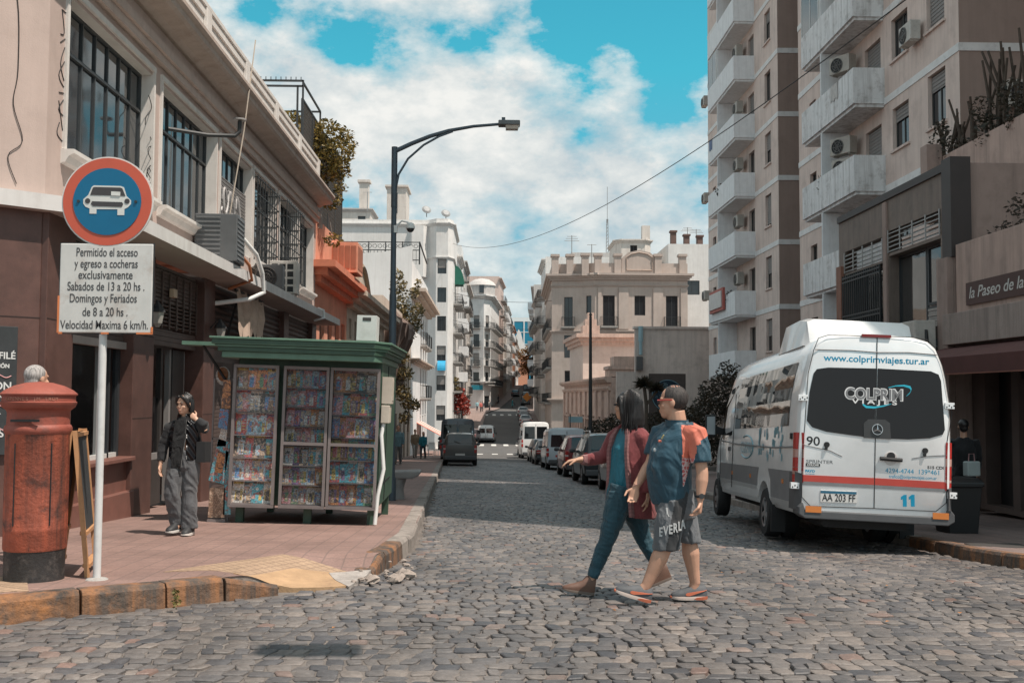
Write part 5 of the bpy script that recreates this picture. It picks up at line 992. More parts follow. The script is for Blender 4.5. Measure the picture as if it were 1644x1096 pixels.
# ---------------------------------------------------------------- vehicles
def paint(name,c=(.5,.5,.5),rough=.28,metal=0,dirtk=.1): return M(name,c,rough,.06,3,stain=dirtk,metal=metal,coat=.5,dirt=(c[0]*.6+.05,c[1]*.6+.045,c[2]*.6+.04))
tyre=M('rubber'); rimm=M('rim_silver',(.4,.4,.41),.35,.1,metal=.7); cglass=glass('car_glass',(.012,.014,.016),.03); tred=M('tail_red',(.42,.03,.025),.2,.1); twht=M('tail_clear',(.55,.5,.48),.2,.05); torg=M('tail_orange',(.6,.2,.05),.2,.1); plast=M('bumper_grey',(.085,.087,.092),.6,.12,5); chrome=M('chrome',(.6,.6,.62),.15,.05,metal=1); platew=M('plate_white',(.62,.6,.58),.5,.08)
def wheel(t,x,y,r,w,side,name='wheel'):
    o=B().lathe([(r*.6,-w/2),(r*.93,-w/2),(r,-w/2+.03),(r,w/2-.03),(r*.93,w/2),(r*.6,w/2),(r*.6,-w/2)],24,cap=False).build(name,tyre,t,(x,y,r),smooth=40); o.rotation_euler=(0,PI/2,0)
    b=B().lathe([(.01,-w*.28),(r*.25,-w*.28),(r*.6,-w*.3)],20).lathe([(r*.52,-w/2+.01),(r*.62,-w/2+.0),(r*.62,w/2),(r*.52,w/2-.01)],20,cap=False)
    for k in range(5):
        for s_ in (1,-1): a=k*2*PI/5; b.bar((0,0,s_*w*.36),(r*.56*math.cos(a),r*.56*math.sin(a),s_*w*.4),.07,.03)
    b.lathe([(.05,-w*.4),(.05,w*.4)],10); b.build('rim',rimm,o); return o
def outline(hw,zb,zm,zbelt,hwr,zt,rr=.1):
    h=[(hw*.86,zb),(hw*.97,zb+.07),(hw,zm),(hw*.985,zbelt),(hwr,zt-rr*.75),(hwr-rr*.45,zt-rr*.18),(hwr-rr*1.5,zt),(hwr*.4,zt+.012)]
    return h+[(-x,z) for x,z in h[::-1]]
def panel(b,q,sh=.06,off=.006,mi=0,n=None,vert=None):
    q=[V(p) for p in q]; c=sum(q,V())/4; nn=n or (q[1]-q[0]).cross(q[3]-q[0]).normalized(); 
    if nn.dot(c-V((0,c.y if vert is None else vert,.7)))<0: nn=-nn
    r=[p+(c-p).normalized()*min(sh*1.4,(c-p).length*.5)+nn*off for p in q]; b.add(r+[p-nn*.03 for p in r],[(0,1,2,3),(0,4,5,1),(1,5,6,2),(2,6,7,3),(3,7,4,0)],mi)
def car(name,label,cat,loc,rz,pm,L=4.2,W=1.72,H=1.48,kind='hatch',wr=.3,spare=False,rack=False,roll=0,plate=True,group=None):
    """rear at local y=0, nose at y=L"""
    hw=W/2; zb=.24; t=thing(name,label,cat,loc,rz,group); t.rotation_euler=(R(-2),roll,rz)
    zt=H; bl=H*.63
    if kind=='van': bl=H*.52; st=[(0,.3,hw*.97,bl,hw*.86,zt-.08),(.06,.27,hw,bl,hw*.92,zt),(L*.35,zb,hw,bl,hw*.92,zt+.02),(L*.66,zb,hw,bl,hw*.9,zt-.02),(L*.74,zb,hw,bl*.97,hw*.85,zt-.15),(L*.88,zb,hw*.98,bl*.86,hw*.82,bl*.97),(L*.985,.28,hw*.9,bl*.7,hw*.75,bl*.76),(L,.35,hw*.8,bl*.55,hw*.6,bl*.6)]; gs=[1,2,3]; rg_=None
    elif kind=='suv': st=[(0,.36,hw*.93,bl*.98,hw*.86,bl*1.0),(.05,.33,hw*.98,bl,hw*.86,bl*1.06),(.32,.3,hw,bl,hw*.8,zt-.06),(.7,zb,hw,bl,hw*.8,zt),(L*.45,zb,hw,bl,hw*.8,zt+.01),(L*.58,zb,hw,bl,hw*.77,zt-.05),(L*.72,zb,hw,bl*.97,hw*.84,bl*1.02),(L*.93,.28,hw*.95,bl*.84,hw*.78,bl*.9),(L,.34,hw*.82,bl*.6,hw*.6,bl*.66)]; gs=[2,3,4]; rg_=(1,2)
    elif kind=='sedan': st=[(0,.34,hw*.9,bl*.9,hw*.8,bl*.98),(.08,.3,hw*.97,bl*.96,hw*.86,bl*1.04),(.62,zb,hw,bl,hw*.86,bl*1.06),(1.2,zb,hw,bl,hw*.76,zt-.03),(L*.42,zb,hw,bl,hw*.77,zt),(L*.55,zb,hw,bl,hw*.75,zt-.05),(L*.72,zb,hw,bl*.96,hw*.84,bl*1.02),(L*.93,.28,hw*.95,bl*.82,hw*.78,bl*.88),(L,.34,hw*.82,bl*.6,hw*.6,bl*.66)]; gs=[3,4]; rg_=(2,3)
    else: st=[(0,.34,hw*.9,bl*.92,hw*.82,bl*1.0),(.06,.3,hw*.97,bl*.98,hw*.84,bl*1.08),(.5,zb,hw,bl,hw*.77,zt-.05),(.8,zb,hw,bl,hw*.77,zt),(L*.45,zb,hw,bl,hw*.78,zt),(L*.57,zb,hw,bl,hw*.75,zt-.05),(L*.74,zb,hw,bl*.96,hw*.84,bl*1.02),(L*.93,.28,hw*.95,bl*.82,hw*.78,bl*.88),(L,.34,hw*.82,bl*.6,hw*.6,bl*.66)]; gs=[2,3,4]; rg_=(1,2)
    rings=[[(x,y,z) for x,z in outline(h,zb_,(zb_+be)/2,be,hr,tp,.14 if kind!='van' else .22)] for y,zb_,h,be,hr,tp in st]
    body=B().loft(rings).build('body',pm,t,smooth=35)
    wy=(L*.17 if kind!='van' else L*.2,L*.81); cb=B()
    for y in wy: cb.tube([(-hw-.2,y,wr),(hw+.2,y,wr)],wr+.055,20)
    cut(body,cb)
    B().box(-hw+.3,hw-.3,.2,L-.3,.2,.4).build('underbody',M('black'),t)
    for y in wy:
        for s in (-1,1): wheel(t,s*(hw-.11),y,wr,.2,s)
    for s in (-1,1):
        for g in gs:
            a,c=rings[g],rings[g+1]; ix=(3,4) if s>0 else (12,11); b=B(); panel(b,[a[ix[0]],c[ix[0]],c[ix[1]],a[ix[1]]],.05); b.build('window',cglass,t)
    b=B(); n=len(rings)-1
    if rg_: a,c=rings[rg_[0]],rings[rg_[1]]; panel(b,[a[5],a[10],c[10],c[5]],.05,.03,n=V((0,-.6,.7)).normalized(),vert=9); b.build('rear_window',cglass,t)
    else:
        for s in (-1,1): b=B().prism([(.06,bl*1.05),(hw-.17,bl*1.05),(hw-.2,zt-.32),(.06,zt-.32)],(0,-.012,0),(s,0,0),ZU,(0,.03,0)); b.build('rear_window',cglass,t,bevel=.02)
        B().box(-.012,.012,-.006,.02,.45,zt-.15).build('door_seam',M('black'),t); B().box(.12,.26,-.03,0,bl*.88,bl*.93).build('door_handle',plast,t)
    ws=5 if kind!='van' else 4; a,c=rings[ws],rings[ws+1] if kind!='van' else rings[5]; b=B(); panel(b,[a[5],a[10],c[11],c[4]],.1,.012,n=V((0,.7,.6)).normalized(),vert=-9); b.build('windscreen',cglass,t)
    for s in (-1,1):
        x0=hw*.9 if kind!='van' else hw*.96
        if kind in('van','suv'): b=B().box(s*x0-.07,s*x0+.05,-.025,.12,bl*.62,bl*1.0).box(s*x0-.072,s*x0+.052,-.027,.1,bl*.78,bl*.86,1)
        else: b=B().box(s*(x0-.1)-.13,s*(x0-.1)+.12,-.02,.12,bl*.72,bl*.95).box(s*(x0-.1)-.132,s*(x0-.1)+.122,-.022,.1,bl*.78,bl*.84,1)
        b.build('tail_light',[tred,twht],t,bevel=.015)
        B().cb((s*hw*.72,L-.06,bl*.72),(.3,.16,.14)).build('headlight',twht,t,bevel=.03)
        m=B().ell((s*(hw+.1),L*.6,bl*1.03),(.11,.07,.08),8,6).bar((s*(hw-.05),L*.6,bl*.99),(s*(hw+.08),L*.6,bl*1.02),.04); m.build('mirror',plast,t,smooth=40)
    B().box(-hw*.93,hw*.93,-.07,.25,.3,.5).build('rear_bumper',pm if kind=='sedan' else plast,t,bevel=.04); B().box(-hw*.9,hw*.9,L-.25,L+.04,.3,.5).build('front_bumper',plast,t,bevel=.04)
    if plate: B().box(-.24,.24,-.085,-.07,.52 if kind!='van' else .6,.63 if kind!='van' else .71).build('number_plate',platew,t)
    if rack:
        for s in (-1,1): B().tube([(s*hw*.7,.5,zt+.0),(s*hw*.7,.55,zt+.08),(s*hw*.7,L*.5,zt+.08),(s*hw*.7,L*.52,zt)],.02,6).build('roof_rail',chrome,t)
    if kind=='suv': B().tube([(0,.03,bl*1.08),(-.3,.06,bl*1.2)],.012,5).build('wiper',M('black'),t)
    return t
def cz(x,y,dx=0): return ZR(x,y)
def place(x,y,rz=0,L=4.2): return (x,y,ZR(x,y))
# left kerb
car('parked_suv','dark grey parked suv with roof rails and rear wiper at the left kerb','car',place(-1.42,53),R(1.6),paint('suv_grey',(.07,.066,.064)),4.5,1.74,1.66,'suv',.34,rack=True)
car('parked_van','tall dark blue grey van standing in front of the grey suv at the left kerb','van',place(-1.75,60),R(1.6),paint('van_slate',(.075,.085,.1)),5.6,2.0,2.5,'van',.34)
# right kerb, near to far
car('parked_car','silver hatchback nearest in the right row, half hidden by the walking woman','car',place(4.15,27.6),R(1.2),paint('car_silver',(.36,.35,.34),metal=.4),4.0,1.68,1.46,'hatch',.3)
car('parked_car','black suv with a dark tinted rear window in the right row','car',place(3.95,33.6),R(1.2),paint('car_black',(.025,.03,.034)),4.4,1.8,1.66,'suv',.34,rack=True)
car('parked_car','dark red tall hatchback in the right row between black suv and pale blue van','car',place(3.8,40.2),R(1.2),paint('car_red',(.2,.028,.028)),4.2,1.74,1.62,'suv',.31)
lv=car('parked_van','pale blue white van with red stripe in the middle of the right row','van',place(3.75,50.0),R(1.4),paint('van_pale',(.52,.58,.62)),5.0,1.9,2.0,'van',.33)
B().box(-.55,.55,-.013,-.002,.62,.72).build('stripe',M('stripe_red',(.5,.07,.05),.5),lv)
car('parked_car','small black sedan in the right row between the two pale vans','car',place(3.5,59),R(1.5),paint('car_charcoal',(.04,.04,.042)),4.1,1.68,1.42,'sedan',.29)
car('parked_car','dark brown hatchback just before the tall white van in the right row','car',place(3.45,65.5),R(1.5),paint('car_brown',(.09,.06,.055)),3.9,1.66,1.46,'hatch',.29)
car('parked_van','tall white van with two square rear windows at the far end of the right row','van',place(3.35,74),R(1.5),paint('van_white',(.74,.74,.73)),5.6,1.98,2.6,'van',.34)
car('parked_car','dark wine red car parked last in the row before the crossing','car',place(3.3,83),R(1.5),paint('car_wine',(.1,.03,.03)),4.0,1.68,1.48,'hatch',.29)
# beyond the crossing
car('moving_van','small white van with two rear windows crossing at the foot of the hill','van',place(-.3,112),R(-4),paint('van_white'),4.0,1.75,1.85,'van',.3)
car('parked_car','mauve grey car left of the small white van at the crossing','car',place(-2.1,111),R(-20),paint('car_mauve',(.22,.16,.16)),4.0,1.68,1.5,'hatch',.29)
for x,y,l,k,c,kd,h in ((4.4,112,'light blue small van first in the row beyond the crossing on the right','van',(.38,.48,.53),'van',1.9),(4.6,121,'dark car behind the light blue van on the hill','car',(.04,.04,.045),'hatch',1.5),(4.85,131,'red roofed car on the right of the hill','car',(.42,.1,.07),'hatch',1.48),(4.95,140,'white hatchback on the right of the hill','car',(.7,.7,.7),'hatch',1.5),(5.1,149,'dark grey car between two white cars up the hill','car',(.06,.06,.065),'sedan',1.45),(5.2,158,'white car highest in the right row below the upper zebra','car',(.72,.72,.72),'hatch',1.5),(6.6,188,'dark green car parked on the right past the upper zebra','car',(.03,.045,.04),'suv',1.7),(7.3,205,'black car further up the hill on the right','car',(.03,.03,.03),'suv',1.7),(8.6,235,'dark van near the hilltop on the right','van',(.05,.05,.055),'van',2.3),(5.6,222,'dark car driving near the hilltop in the middle of the road','car',(.05,.05,.055),'hatch',1.5)):
    car('parked_car' if k=='car' else 'parked_van',l,k,place(x,y),R(-1.5 if y<170 else -3),paint('paint_%d'%y,c),4.1 if h<1.8 else 5,1.72 if h<1.8 else 1.9,h,kd,.3)
# ---- the tour van
VL=7.35
tv=thing('tour_van','large white tour minibus with lettered rear doors parked at the right kerb','minibus',(4.92,13.4,ZR(4.92,13.4)-.01)); tv.rotation_euler=(R(-2.3),R(2.6),R(-3.2))
half=[(.80,.44),(.93,.46),(.985,.58),(.995,.95),(.995,1.35),(.985,1.75),(.965,2.0),(.915,2.3),(.86,2.52),(.79,2.68),(.68,2.775),(.5,2.82),(.25,2.835)]
def vring(y,k=1,ztop=2.835,zb=.44,kx=1):
    pts=[]
    for x,z in half:
        zz=z if z<1.0 else 1.0+(z-1.0)*(ztop-1.0)/(2.835-1.0)
        zz=zb+(zz-.44)*1 if z<.5 else zz; xx=x if z<1.0 else x
        pts.append((xx*k*kx,y,zz))
    return pts+[(-x,y,z) for x,y,z in pts[::-1]]
def shr(r,d):  # pull an end ring inwards evenly
    return [(x-math.copysign(min(d,abs(x)),x),y,z-(d if z>2.4 else 0)*min(1,(z-2.4)/.4)+(d*.5 if z<.5 else 0)) for x,y,z in r]
rings=[shr(vring(0),.075),shr(vring(.018),.035),shr(vring(.06),.008),vring(.12),vring(.7),vring(1.4),vring(2.6),vring(3.8),vring(5.0),vring(5.4,ztop=2.8),vring(5.75,ztop=2.6,kx=.985),vring(6.2,ztop=2.05,kx=.97),vring(6.55,ztop=1.6,kx=.95),vring(6.85,ztop=1.3,kx=.91),vring(7.15,ztop=1.12,kx=.85),vring(7.3,ztop=.98,kx=.76),vring(7.35,ztop=.9,kx=.7)]
vp=paint('van_paint',(.83,.835,.84),.2,metal=.1,dirtk=.12); body=B().loft(rings).build('body',vp,tv,smooth=32)
RW,FW=2.0,6.33; cb=B()
for y in (RW,FW): cb.tube([(-1.3,y,.36),(-.62,y,.36)],.45,28); cb.tube([(.62,y,.36),(1.3,y,.36)],.45,28)
cut(body,cb)
for y in (RW,FW):
    for s in (-1,1): wheel(tv,s*.865,y,.355,.22,s)
for s in (-1,1): wheel(tv,s*.63,RW,.35,.2,s,'inner_wheel')
B().box(-.5,.5,.25,7.0,.3,.5).box(-.62,.62,RW-.09,RW+.09,.28,.42).tube([(-.55,.2,.36),(-.55,.9,.36)],.06,8).build('underbody',M('black'),tv)
for s in (-1,1): B().box(s*.9-.1,s*.9+.1,RW-.62,RW-.58,.12,.5).build('mud_flap',tyre,tv)
gry=M('cladding_grey',(.19,.195,.205),.5,.12,4,stain=.2)
def sx_(z):  # half width of the side at height z
    for a,c in zip(half[:-1],half[1:]):
        if a[1]<=z<=c[1]: return a[0]+(c[0]-a[0])*(z-a[1])/(c[1]-a[1])
    return .99
def sidepoly(name,mat,pts,off=.006,thick=.02,parent=None,sides=(-1,1)):
    for s in sides:
        b=B(); n=len(pts); a=[(s*(sx_(z)+off),y,z) for y,z in pts]; c=[(s*(sx_(z)-thick),y,z) for y,z in pts]
        b.add(a+c,[tuple(range(n))]+[(i,(i+1)%n,(i+1)%n+n,i+n) for i in range(n)]); b.build(name,mat,tv)
def zsub(y0,y1,z0,z1,n=6): return [(y0,z0+(z1-z0)*i/n) for i in range(n+1)]+[(y1,z1-(z1-z0)*i/n) for i in range(n+1)]
vg=glass('van_glass',(.02,.02,.022),.02)
for y0,y1 in ((.5,1.78),(1.8,3.18),(3.2,4.5)):
    n=5
    for s in (-1,1):
        b=B(); zs=[1.6+.86*i/n for i in range(n+1)]
        for i in range(n): b.quad((s*(sx_(zs[i])+.007),y0,zs[i]),(s*(sx_(zs[i])+.007),y1,zs[i]),(s*(sx_(zs[i+1])+.007),y1,zs[i+1]),(s*(sx_(zs[i+1])+.007),y0,zs[i+1]))
        b.build('window',vg,tv,smooth=30)
sidepoly('front_door_window',vg,[(4.75,1.5),(5.65,1.42),(5.72,1.6),(5.55,2.0),(5.3,2.32),(4.75,2.36)])
sidepoly('cladding',gry,[(.12,.58),(RW-.48,.58),(RW-.46,.85),(RW-.3,1.0),(.12,1.0)],.005); sidepoly('cladding',gry,[(RW+.48,.72),(FW-.5,.72),(FW-.42,1.0),(RW+.36,1.0),(RW+.46,.85)],.005)
sidepoly('sill',paint('van_silver',(.5,.5,.5)),[(RW+.5,.47),(FW-.52,.47),(FW-.52,.72),(RW+.5,.72)],.012); sidepoly('sill',paint('van_silver',(.5,.5,.5)),[(.2,.47),(RW-.5,.47),(RW-.5,.6),(.2,.6)],.012)
for s in (-1,1):
    B().tube([(s*1.0,.15,1.32),(s*1.004,1.4,1.30),(s*1.0,4.2,1.34),(s*.995,5.9,1.4)],.013,5).build('moulding',gry,tv)
    for y in (.75,3.0,4.6): B().box(s*.995-.01,s*.995+.012,y-.05,y+.05,.82,.88).build('side_marker',torg,tv)
    for y in (4.62,5.85): B().tube([(s*1.0,y,.6),(s*1.0,y,1.4),(s*.965,y,2.2 if y<5 else 1.5)],.006,4).build('door_seam',M('black'),tv)
    B().box(s*1.0-.015,s*1.0+.02,.25,.33,1.42,1.5).build('filler_cap',M('black'),tv); B().box(s*.99-.02,s*.99+.04,4.85,5.05,1.22,1.29).build('door_handle',plast,tv)
    m=B().loft([[(s*x,y,z) for x,z in ((1.12,1.45),(1.3,1.45),(1.32,1.85),(1.14,1.87))] for y in (5.68,5.84)]); mm=m.build('mirror',M('black'),tv,bevel=.03); link('mirror_glass',B().quad((s*1.14,5.675,1.5),(s*1.29,5.675,1.5),(s*1.3,5.675,1.82),(s*1.15,5.675,1.83)).mesh('mirror_glass',glass('mirror_glass',(.3,.33,.35),.02)),mm); B().bar((s*.96,5.78,1.55),(s*1.15,5.76,1.6),.1,.12).build('mirror_arm',M('black'),tv)
tealp=M('teal_print',(.16,.36,.43),.4); tealp2=M('teal_print_pale',(.4,.52,.56),.4); rg=random.Random(5)
for k in range(26): y=.8+rg.random()*1.6; z=1.1+rg.random()*.42; w=.05+.06*rg.random(); xx=sx_(z)+.006; B().quad((-xx,y,z),(-xx,y+w,z),(-xx,y+w,z+.1),(-xx,y,z+.1)).build('print_square',tealp,tv)
b=B(); b.tube([(-.995,3.4+.55*math.cos(a*PI/12),1.3+.18*math.sin(a*PI/12)) for a in range(4,22)],.014,4); b.build('side_print',[tealp],tv)
text('COLPRIM',.26,tealp2,tv,(-1.0,3.9,1.2),(PI/2,0,-PI/2),name='side_lettering',align='LEFT',width=1.0)
# rear doors, drawn from the rear view
KU=.003057
def Rr(cx,cy): return ((cx-795+(cy-500)*.033)*KU,.42+(925-cy+.063*(cx-795))*KU)
def rear(name,mat,pts,t=.012,y=-.001,label=None,bev=0):
    b=B().prism([Rr(*p) for p in pts],(0,y,0),(1,0,0),ZU,(0,-t,0)); return b.build(name,mat,tv,label=label,bevel=bev)
def rtext(body,cx,cy,w,mat,size,**k): u,z=Rr(cx,cy); return text(body,size,mat,tv,(u,-.0012 if 'y' not in k else k.pop('y'),z),(PI/2,R(-.6),0),name='lettering',width=w*KU,ext=.0004,**k)
win=[(538,300),(552,282),(600,276),(800,283),(1030,298),(1062,312),(1072,340),(1084,545),(1075,565),(1020,580),(930,584),(800,577),(690,563),(590,548),(530,528),(508,500),(520,380)]
L_=[p for p in win if p[0]<800]
wl=[(538,300),(552,282),(600,276),(802,283),(790,577),(690,563),(590,548),(530,528),(508,500),(520,380)]; wr_=[(808,283),(1030,298),(1062,312),(1072,340),(1084,545),(1075,565),(1020,580),(930,584),(797,577)]
rg2=glass('rear_glass',(.022,.022,.024),.12); rg2.node_tree.nodes['Principled BSDF'].inputs['Specular IOR Level'].default_value=.25
rear('rear_window',rg2,wl,.008); rear('rear_window',rg2,wr_,.008)
def rline(pts,r=.005,mat=None,name='door_seam'): 
    b=B(); b.tube([(Rr(*p)[0],-.003,Rr(*p)[1]) for p in pts],r,5); return b.build(name,mat or M('black'),tv)
rline([(808,140),(800,400),(785,870)],.006); rline([(500,520),(515,300),(540,200),(560,150),(600,138),(960,152),(1020,165),(1050,200),(1085,290),(1115,480)],.005); rline([(500,520),(488,640),(485,820),(520,858),(780,870),(1040,885),(1085,850),(1092,600),(1115,480)],.005)
rear('stripe',M('stripe_red2',(.45,.06,.045),.4),[(485,727),(790,744),(1087,764),(1086,793),(789,773),(485,754)],.004)
rear('stripe_grey',gry,[(485,755),(789,774),(1086,794),(1086,806),(789,787),(485,768)],.004)
rline([(545,198),(700,204),(808,214)],.007,gry,'crease'); rline([(808,214),(940,216),(1060,228)],.007,gry,'crease'); rline([(490,600),(600,625),(655,652)],.006,gry,'crease'); rline([(1090,652),(1010,655),(945,664)],.006,gry,'crease')
bluet=M('teal_letter',(.0,.25,.42),.4); blkt=M('black_letter',(.015,.015,.016),.4); whl=M('white_letter',(.75,.75,.75),.5)
rtext('www.colprimviajes.tur.ar',803,258,445,bluet,.12,bold=.002)
rtext('90',534,604,56,blkt,.16,bold=.002); 
for x0 in (897,930): rear('number_digit',bluet,[(x0+8,864),(x0+8,832),(x0,836),(x0,824),(x0+12,815),(x0+24,815),(x0+24,864)],.0015)
rtext('4294-4744  139*461',948,728,224,bluet,.085,bold=.0); rtext('trafico@colprimviajes.com.ar',948,749,198,bluet,.06)
rtext('SPRINTER',560,680,112,M('badge_grey',(.12,.12,.125),.3,metal=.5),.06,bold=.0); rear('badge',blkt,[(503,679),(562,682),(562,694),(503,691)],.004); rtext('COLCAR',532,690,50,whl,.035,bold=.001,y=-.007); rtext('515 CDI',1043,709,68,M('badge_grey'),.05,bold=.002)
rtext('PAYO',520,717,40,bluet,.045,bold=.002); rtext('turismo',520,726,38,bluet,.025)
# window logo: white outlined letters and a blue swoosh
rtext('COLPRIM',790,414,246,whl,.2,bold=.012,y=-.0095); rtext('COLPRIM',790,413,236,M('logo_grey',(.2,.2,.21),.5),.19,bold=.004,y=-.0112); rtext('V I A J E S',792,434,190,whl,.08,bold=.002,y=-.0095)
swm=M('swoosh_cyan',(.03,.45,.6),.4); b=B(); P=[]
for k in range(25): a=-1.2+k*.105*2.0; cx_=845+95*math.cos(a)*1.05; cy_=402+46*math.sin(-a-.4)-.2*(cx_-845)*.25; P.append((cx_,cy_))
arc=[(850,365),(880,358),(915,357),(940,364),(946,376),(938,390),(925,402)]; arc2=[(746,420),(742,434),(756,445),(790,448),(830,442),(862,434)]
for pl,ws in ((arc,(.003,.007,.012,.015,.013,.009,.003)),(arc2,(.004,.011,.014,.013,.009,.003))):
    b.loft([[(Rr(*p)[0],-.0105,Rr(*p)[1]-w),(Rr(*p)[0]+w*.5,-.0105,Rr(*p)[1]+w),(Rr(*p)[0]+w*.5,-.008,Rr(*p)[1]+w),(Rr(*p)[0],-.008,Rr(*p)[1]-w)] for p,w in zip(pl,ws)])
b.build('logo_swoosh',swm,tv)
# star badge and camera pod
rear('badge_plate',M('badge_black',(.05,.05,.052),.3),[(745,575),(745,515),(765,497),(835,500),(855,515),(858,582)],.014)
u,z=Rr(801,541); b=B(); b.tube([(u+.066*math.cos(a*PI/16),-.022,z+.066*math.sin(a*PI/16)) for a in range(33)],.008,6)
for k in range(3): a=PI/2+k*2*PI/3; b.tube([(u,-.024,z),(u+.066*math.cos(a),-.022,z+.066*math.sin(a))],[.014,.003],5)
b.build('star_emblem',chrome,tv)
for cx_,cy_ in ((590,602),(1000,632)): u,z=Rr(cx_,cy_); B().disc((u,-.012,z),(0,1,0),.036,.024,14).bar((u-.008,-.02,z),(u-.008,-.02,z-.07),.03).build('lock',M('black'),tv)
u,z=Rr(856,668); B().disc((u,-.006,z+.015),(0,1,0),.085,.012,20).build('handle_cup',twht,tv); B().tube([(u-.14,-.03,z+.01),(u+.14,-.03,z)],.025,8).disc((u,-.02,z+.045),(0,1,0),.05,.03,14).build('rear_handle',M('black'),tv)
pl=rear('number_plate',platew,[(562,793),(713,800),(713,847),(562,841)],.012); pf=rear('plate_band',M('plate_blue',(.02,.12,.2),.5),[(563,794),(712,801),(712,811),(563,804)],.002,y=-.0132)
rtext('AA 203 FF',638,839,138,blkt,.13,y=-.016,bold=.001)
for s,xs in ((-1,(432,487)),(1,(1096,1126))):
    ys=(548,758) if s<0 else (600,802); x0=s*.9; z0=Rr(460,ys[1])[1] if s<0 else Rr(1110,ys[1])[1]; z1=Rr(460,ys[0])[1] if s<0 else Rr(1110,ys[0])[1]
    b=B(); H_=z1-z0; segs=((0,.16,0),(.16,.22,1),(.22,.3,0),(.3,.5,0),(.5,.66,1),(.66,1,0))
    for a,c,mi in segs: b.loft([[(s*.905,-.012,z),(s*1.0,.05,z),(s*1.008,.16,z),(s*.9,.16,z)] for z in (z0+H_*a+.002,z0+H_*c-.002)],mi)
    b.build('tail_light',[tred,M('tail_pink',(.5,.28,.24),.2)],tv)
for cx_,cy_ in ((492,403),(1105,445),(458,772),(1108,820)):
    u,z=Rr(cx_,cy_); b=B().box(u-.06,u+.06,-.022,.06,z-.04,z+.04)
    for k in range(4): b.box(u-.045+.03*k,u-.03+.03*k,-.026,-.02,z-.028+.02*(k%2),z-.008+.02*(k%2),1)
    b.build('hinge',[vp,M('black')],tv,bevel=.006)
B().loft([[(x,y,z) for x,z in ((-.93,.62),(-.98,.56),(-.98,.47),(-.9,.42),(.9,.42),(.98,.47),(.98,.56),(.93,.62),(.9,.52),(-.9,.52))] for y in (-.14,-.1,.2)]).build('rear_bumper',plast,tv,bevel=.012)
for s in (-1,1): B().loft([[(s*.93,y,.5),(s*1.0,y+.1,.52),(s*1.0,y+.1,1.0-.1*(s>0)),(s*.93,y,.98-.1*(s>0))] for y in (-.06,.25)]).build('corner_trim',plast,tv)
for s in (-1,1): B().box(s*.8-.1,s*.8+.1,-.15,-.135,.5,.58).build('reflector',torg,tv)
rear('brake_light',M('brake_dark',(.2,.02,.02),.25),[(742,135),(865,142),(865,154),(742,147)],.03,y=.01)
B().loft([[(s*(hw_),y,z) for s,hw_,z in ((-1,.74,2.72),(-1,.66,2.98),(-1,.55,3.03),(1,.55,3.03),(1,.66,2.98),(1,.74,2.72))] if False else [(-w,y,2.7),(-w+.1,y,zt-.04),(-w+.2,y,zt),(w-.2,y,zt),(w-.1,y,zt-.04),(w,y,2.7)] for y,w,zt in ((.62,.8,2.72),(.85,.8,3.1),(1.3,.8,3.16),(2.2,.78,3.16),(2.7,.74,2.8))]).build('roof_air_conditioner',paint('pod_white',(.68,.68,.68),.35),tv,smooth=40)
text('TIO',.1,blkt,lv,(0,-.02,.9),name='van_lettering')
# scooter on the hill
sc=thing('scooter','teal scooter ridden downhill just below the upper part of the street','scooter',place(4.1,180)); sc.location.z=ZR(4.1,180)
for y in (0,1.2): B().lathe([(.12,-.06),(.26,-.05),(.28,0),(.26,.05),(.12,.06)],14).build('wheel',tyre,sc,(0,y,.28)).rotation_euler=(0,PI/2,0)
B().loft([[(-.16,y,.3),(.16,y,.3),(.14,y,z),(-.14,y,z)] for y,z in ((-.1,.5),(.2,.75),(.6,.75),(.7,.4),(1.0,.4),(1.15,.95))]).build('body',M('scooter_teal',(.03,.25,.28),.4),sc); B().tube([(-.3,1.1,1.0),(.3,1.1,1.0)],.02,6).build('handlebar',M('black'),sc)
# ---------------------------------------------------------------- street furniture on the left pavement
def onS(px,py,Y,dz=0): p=U(px,py,Y); return (p.x,p.y,SZ(p.x,p.y)+dz)
# traffic sign
sp=thing('traffic_sign','round blue and red car sign over a white Spanish text plate on a pale pole','traffic sign',(-3.15,8.6,SZ(-3.15,8.6)))
gz0=sp.location.z
B().tube([(0,0,-.05),(0,0,3.35)],.031,14).build('pole',M('pole_white',(.62,.61,.6),.5,.1,6,stain=.25,dirt=(.3,.27,.25)),sp,smooth=40)
B().lathe([(.09,0),(.08,.01),(.035,.02)],12).build('base',M('concrete'),sp)
CY=3.21-gz0; CX=.025; sr=M('sign_red_ring',(.56,.1,.055),.45,.06,5,stain=.1); sb=M('sign_blue',(.0,.125,.25),.45,.06,5); sw=M('sign_white2',(.66,.65,.62),.5,.07,4,stain=.15,dirt=(.4,.33,.27)); sk=M('sign_dark',(.055,.05,.052),.5)
rs=B().disc((CX,-.04,CY),(0,1,0),.372,.012,48).build('round_sign',sw,sp)
B().disc((CX,-.049,CY),(0,1,0),.36,.006,48).build('red_ring',sr,rs); B().disc((CX,-.055,CY),(0,1,0),.276,.006,48).build('blue_disc',sb,rs)
def SG(cx,cy): return (CX+(cx-545)/611*1.0,CY+(250-cy)/611)
def spoly(name,mat,pts,y,par=rs): return B().prism([SG(*p) for p in pts],(0,y,0),(1,0,0),ZU,(0,-.003,0)).build(name,mat,par)
spoly('car_symbol',sw,[(478,170),(612,172),(627,178),(641,222),(664,243),(664,262),(650,278),(632,288),(632,318),(598,318),(598,289),(494,289),(494,312),(460,312),(460,286),(440,278),(428,262),(428,240),(452,218),(468,178)],-.058)
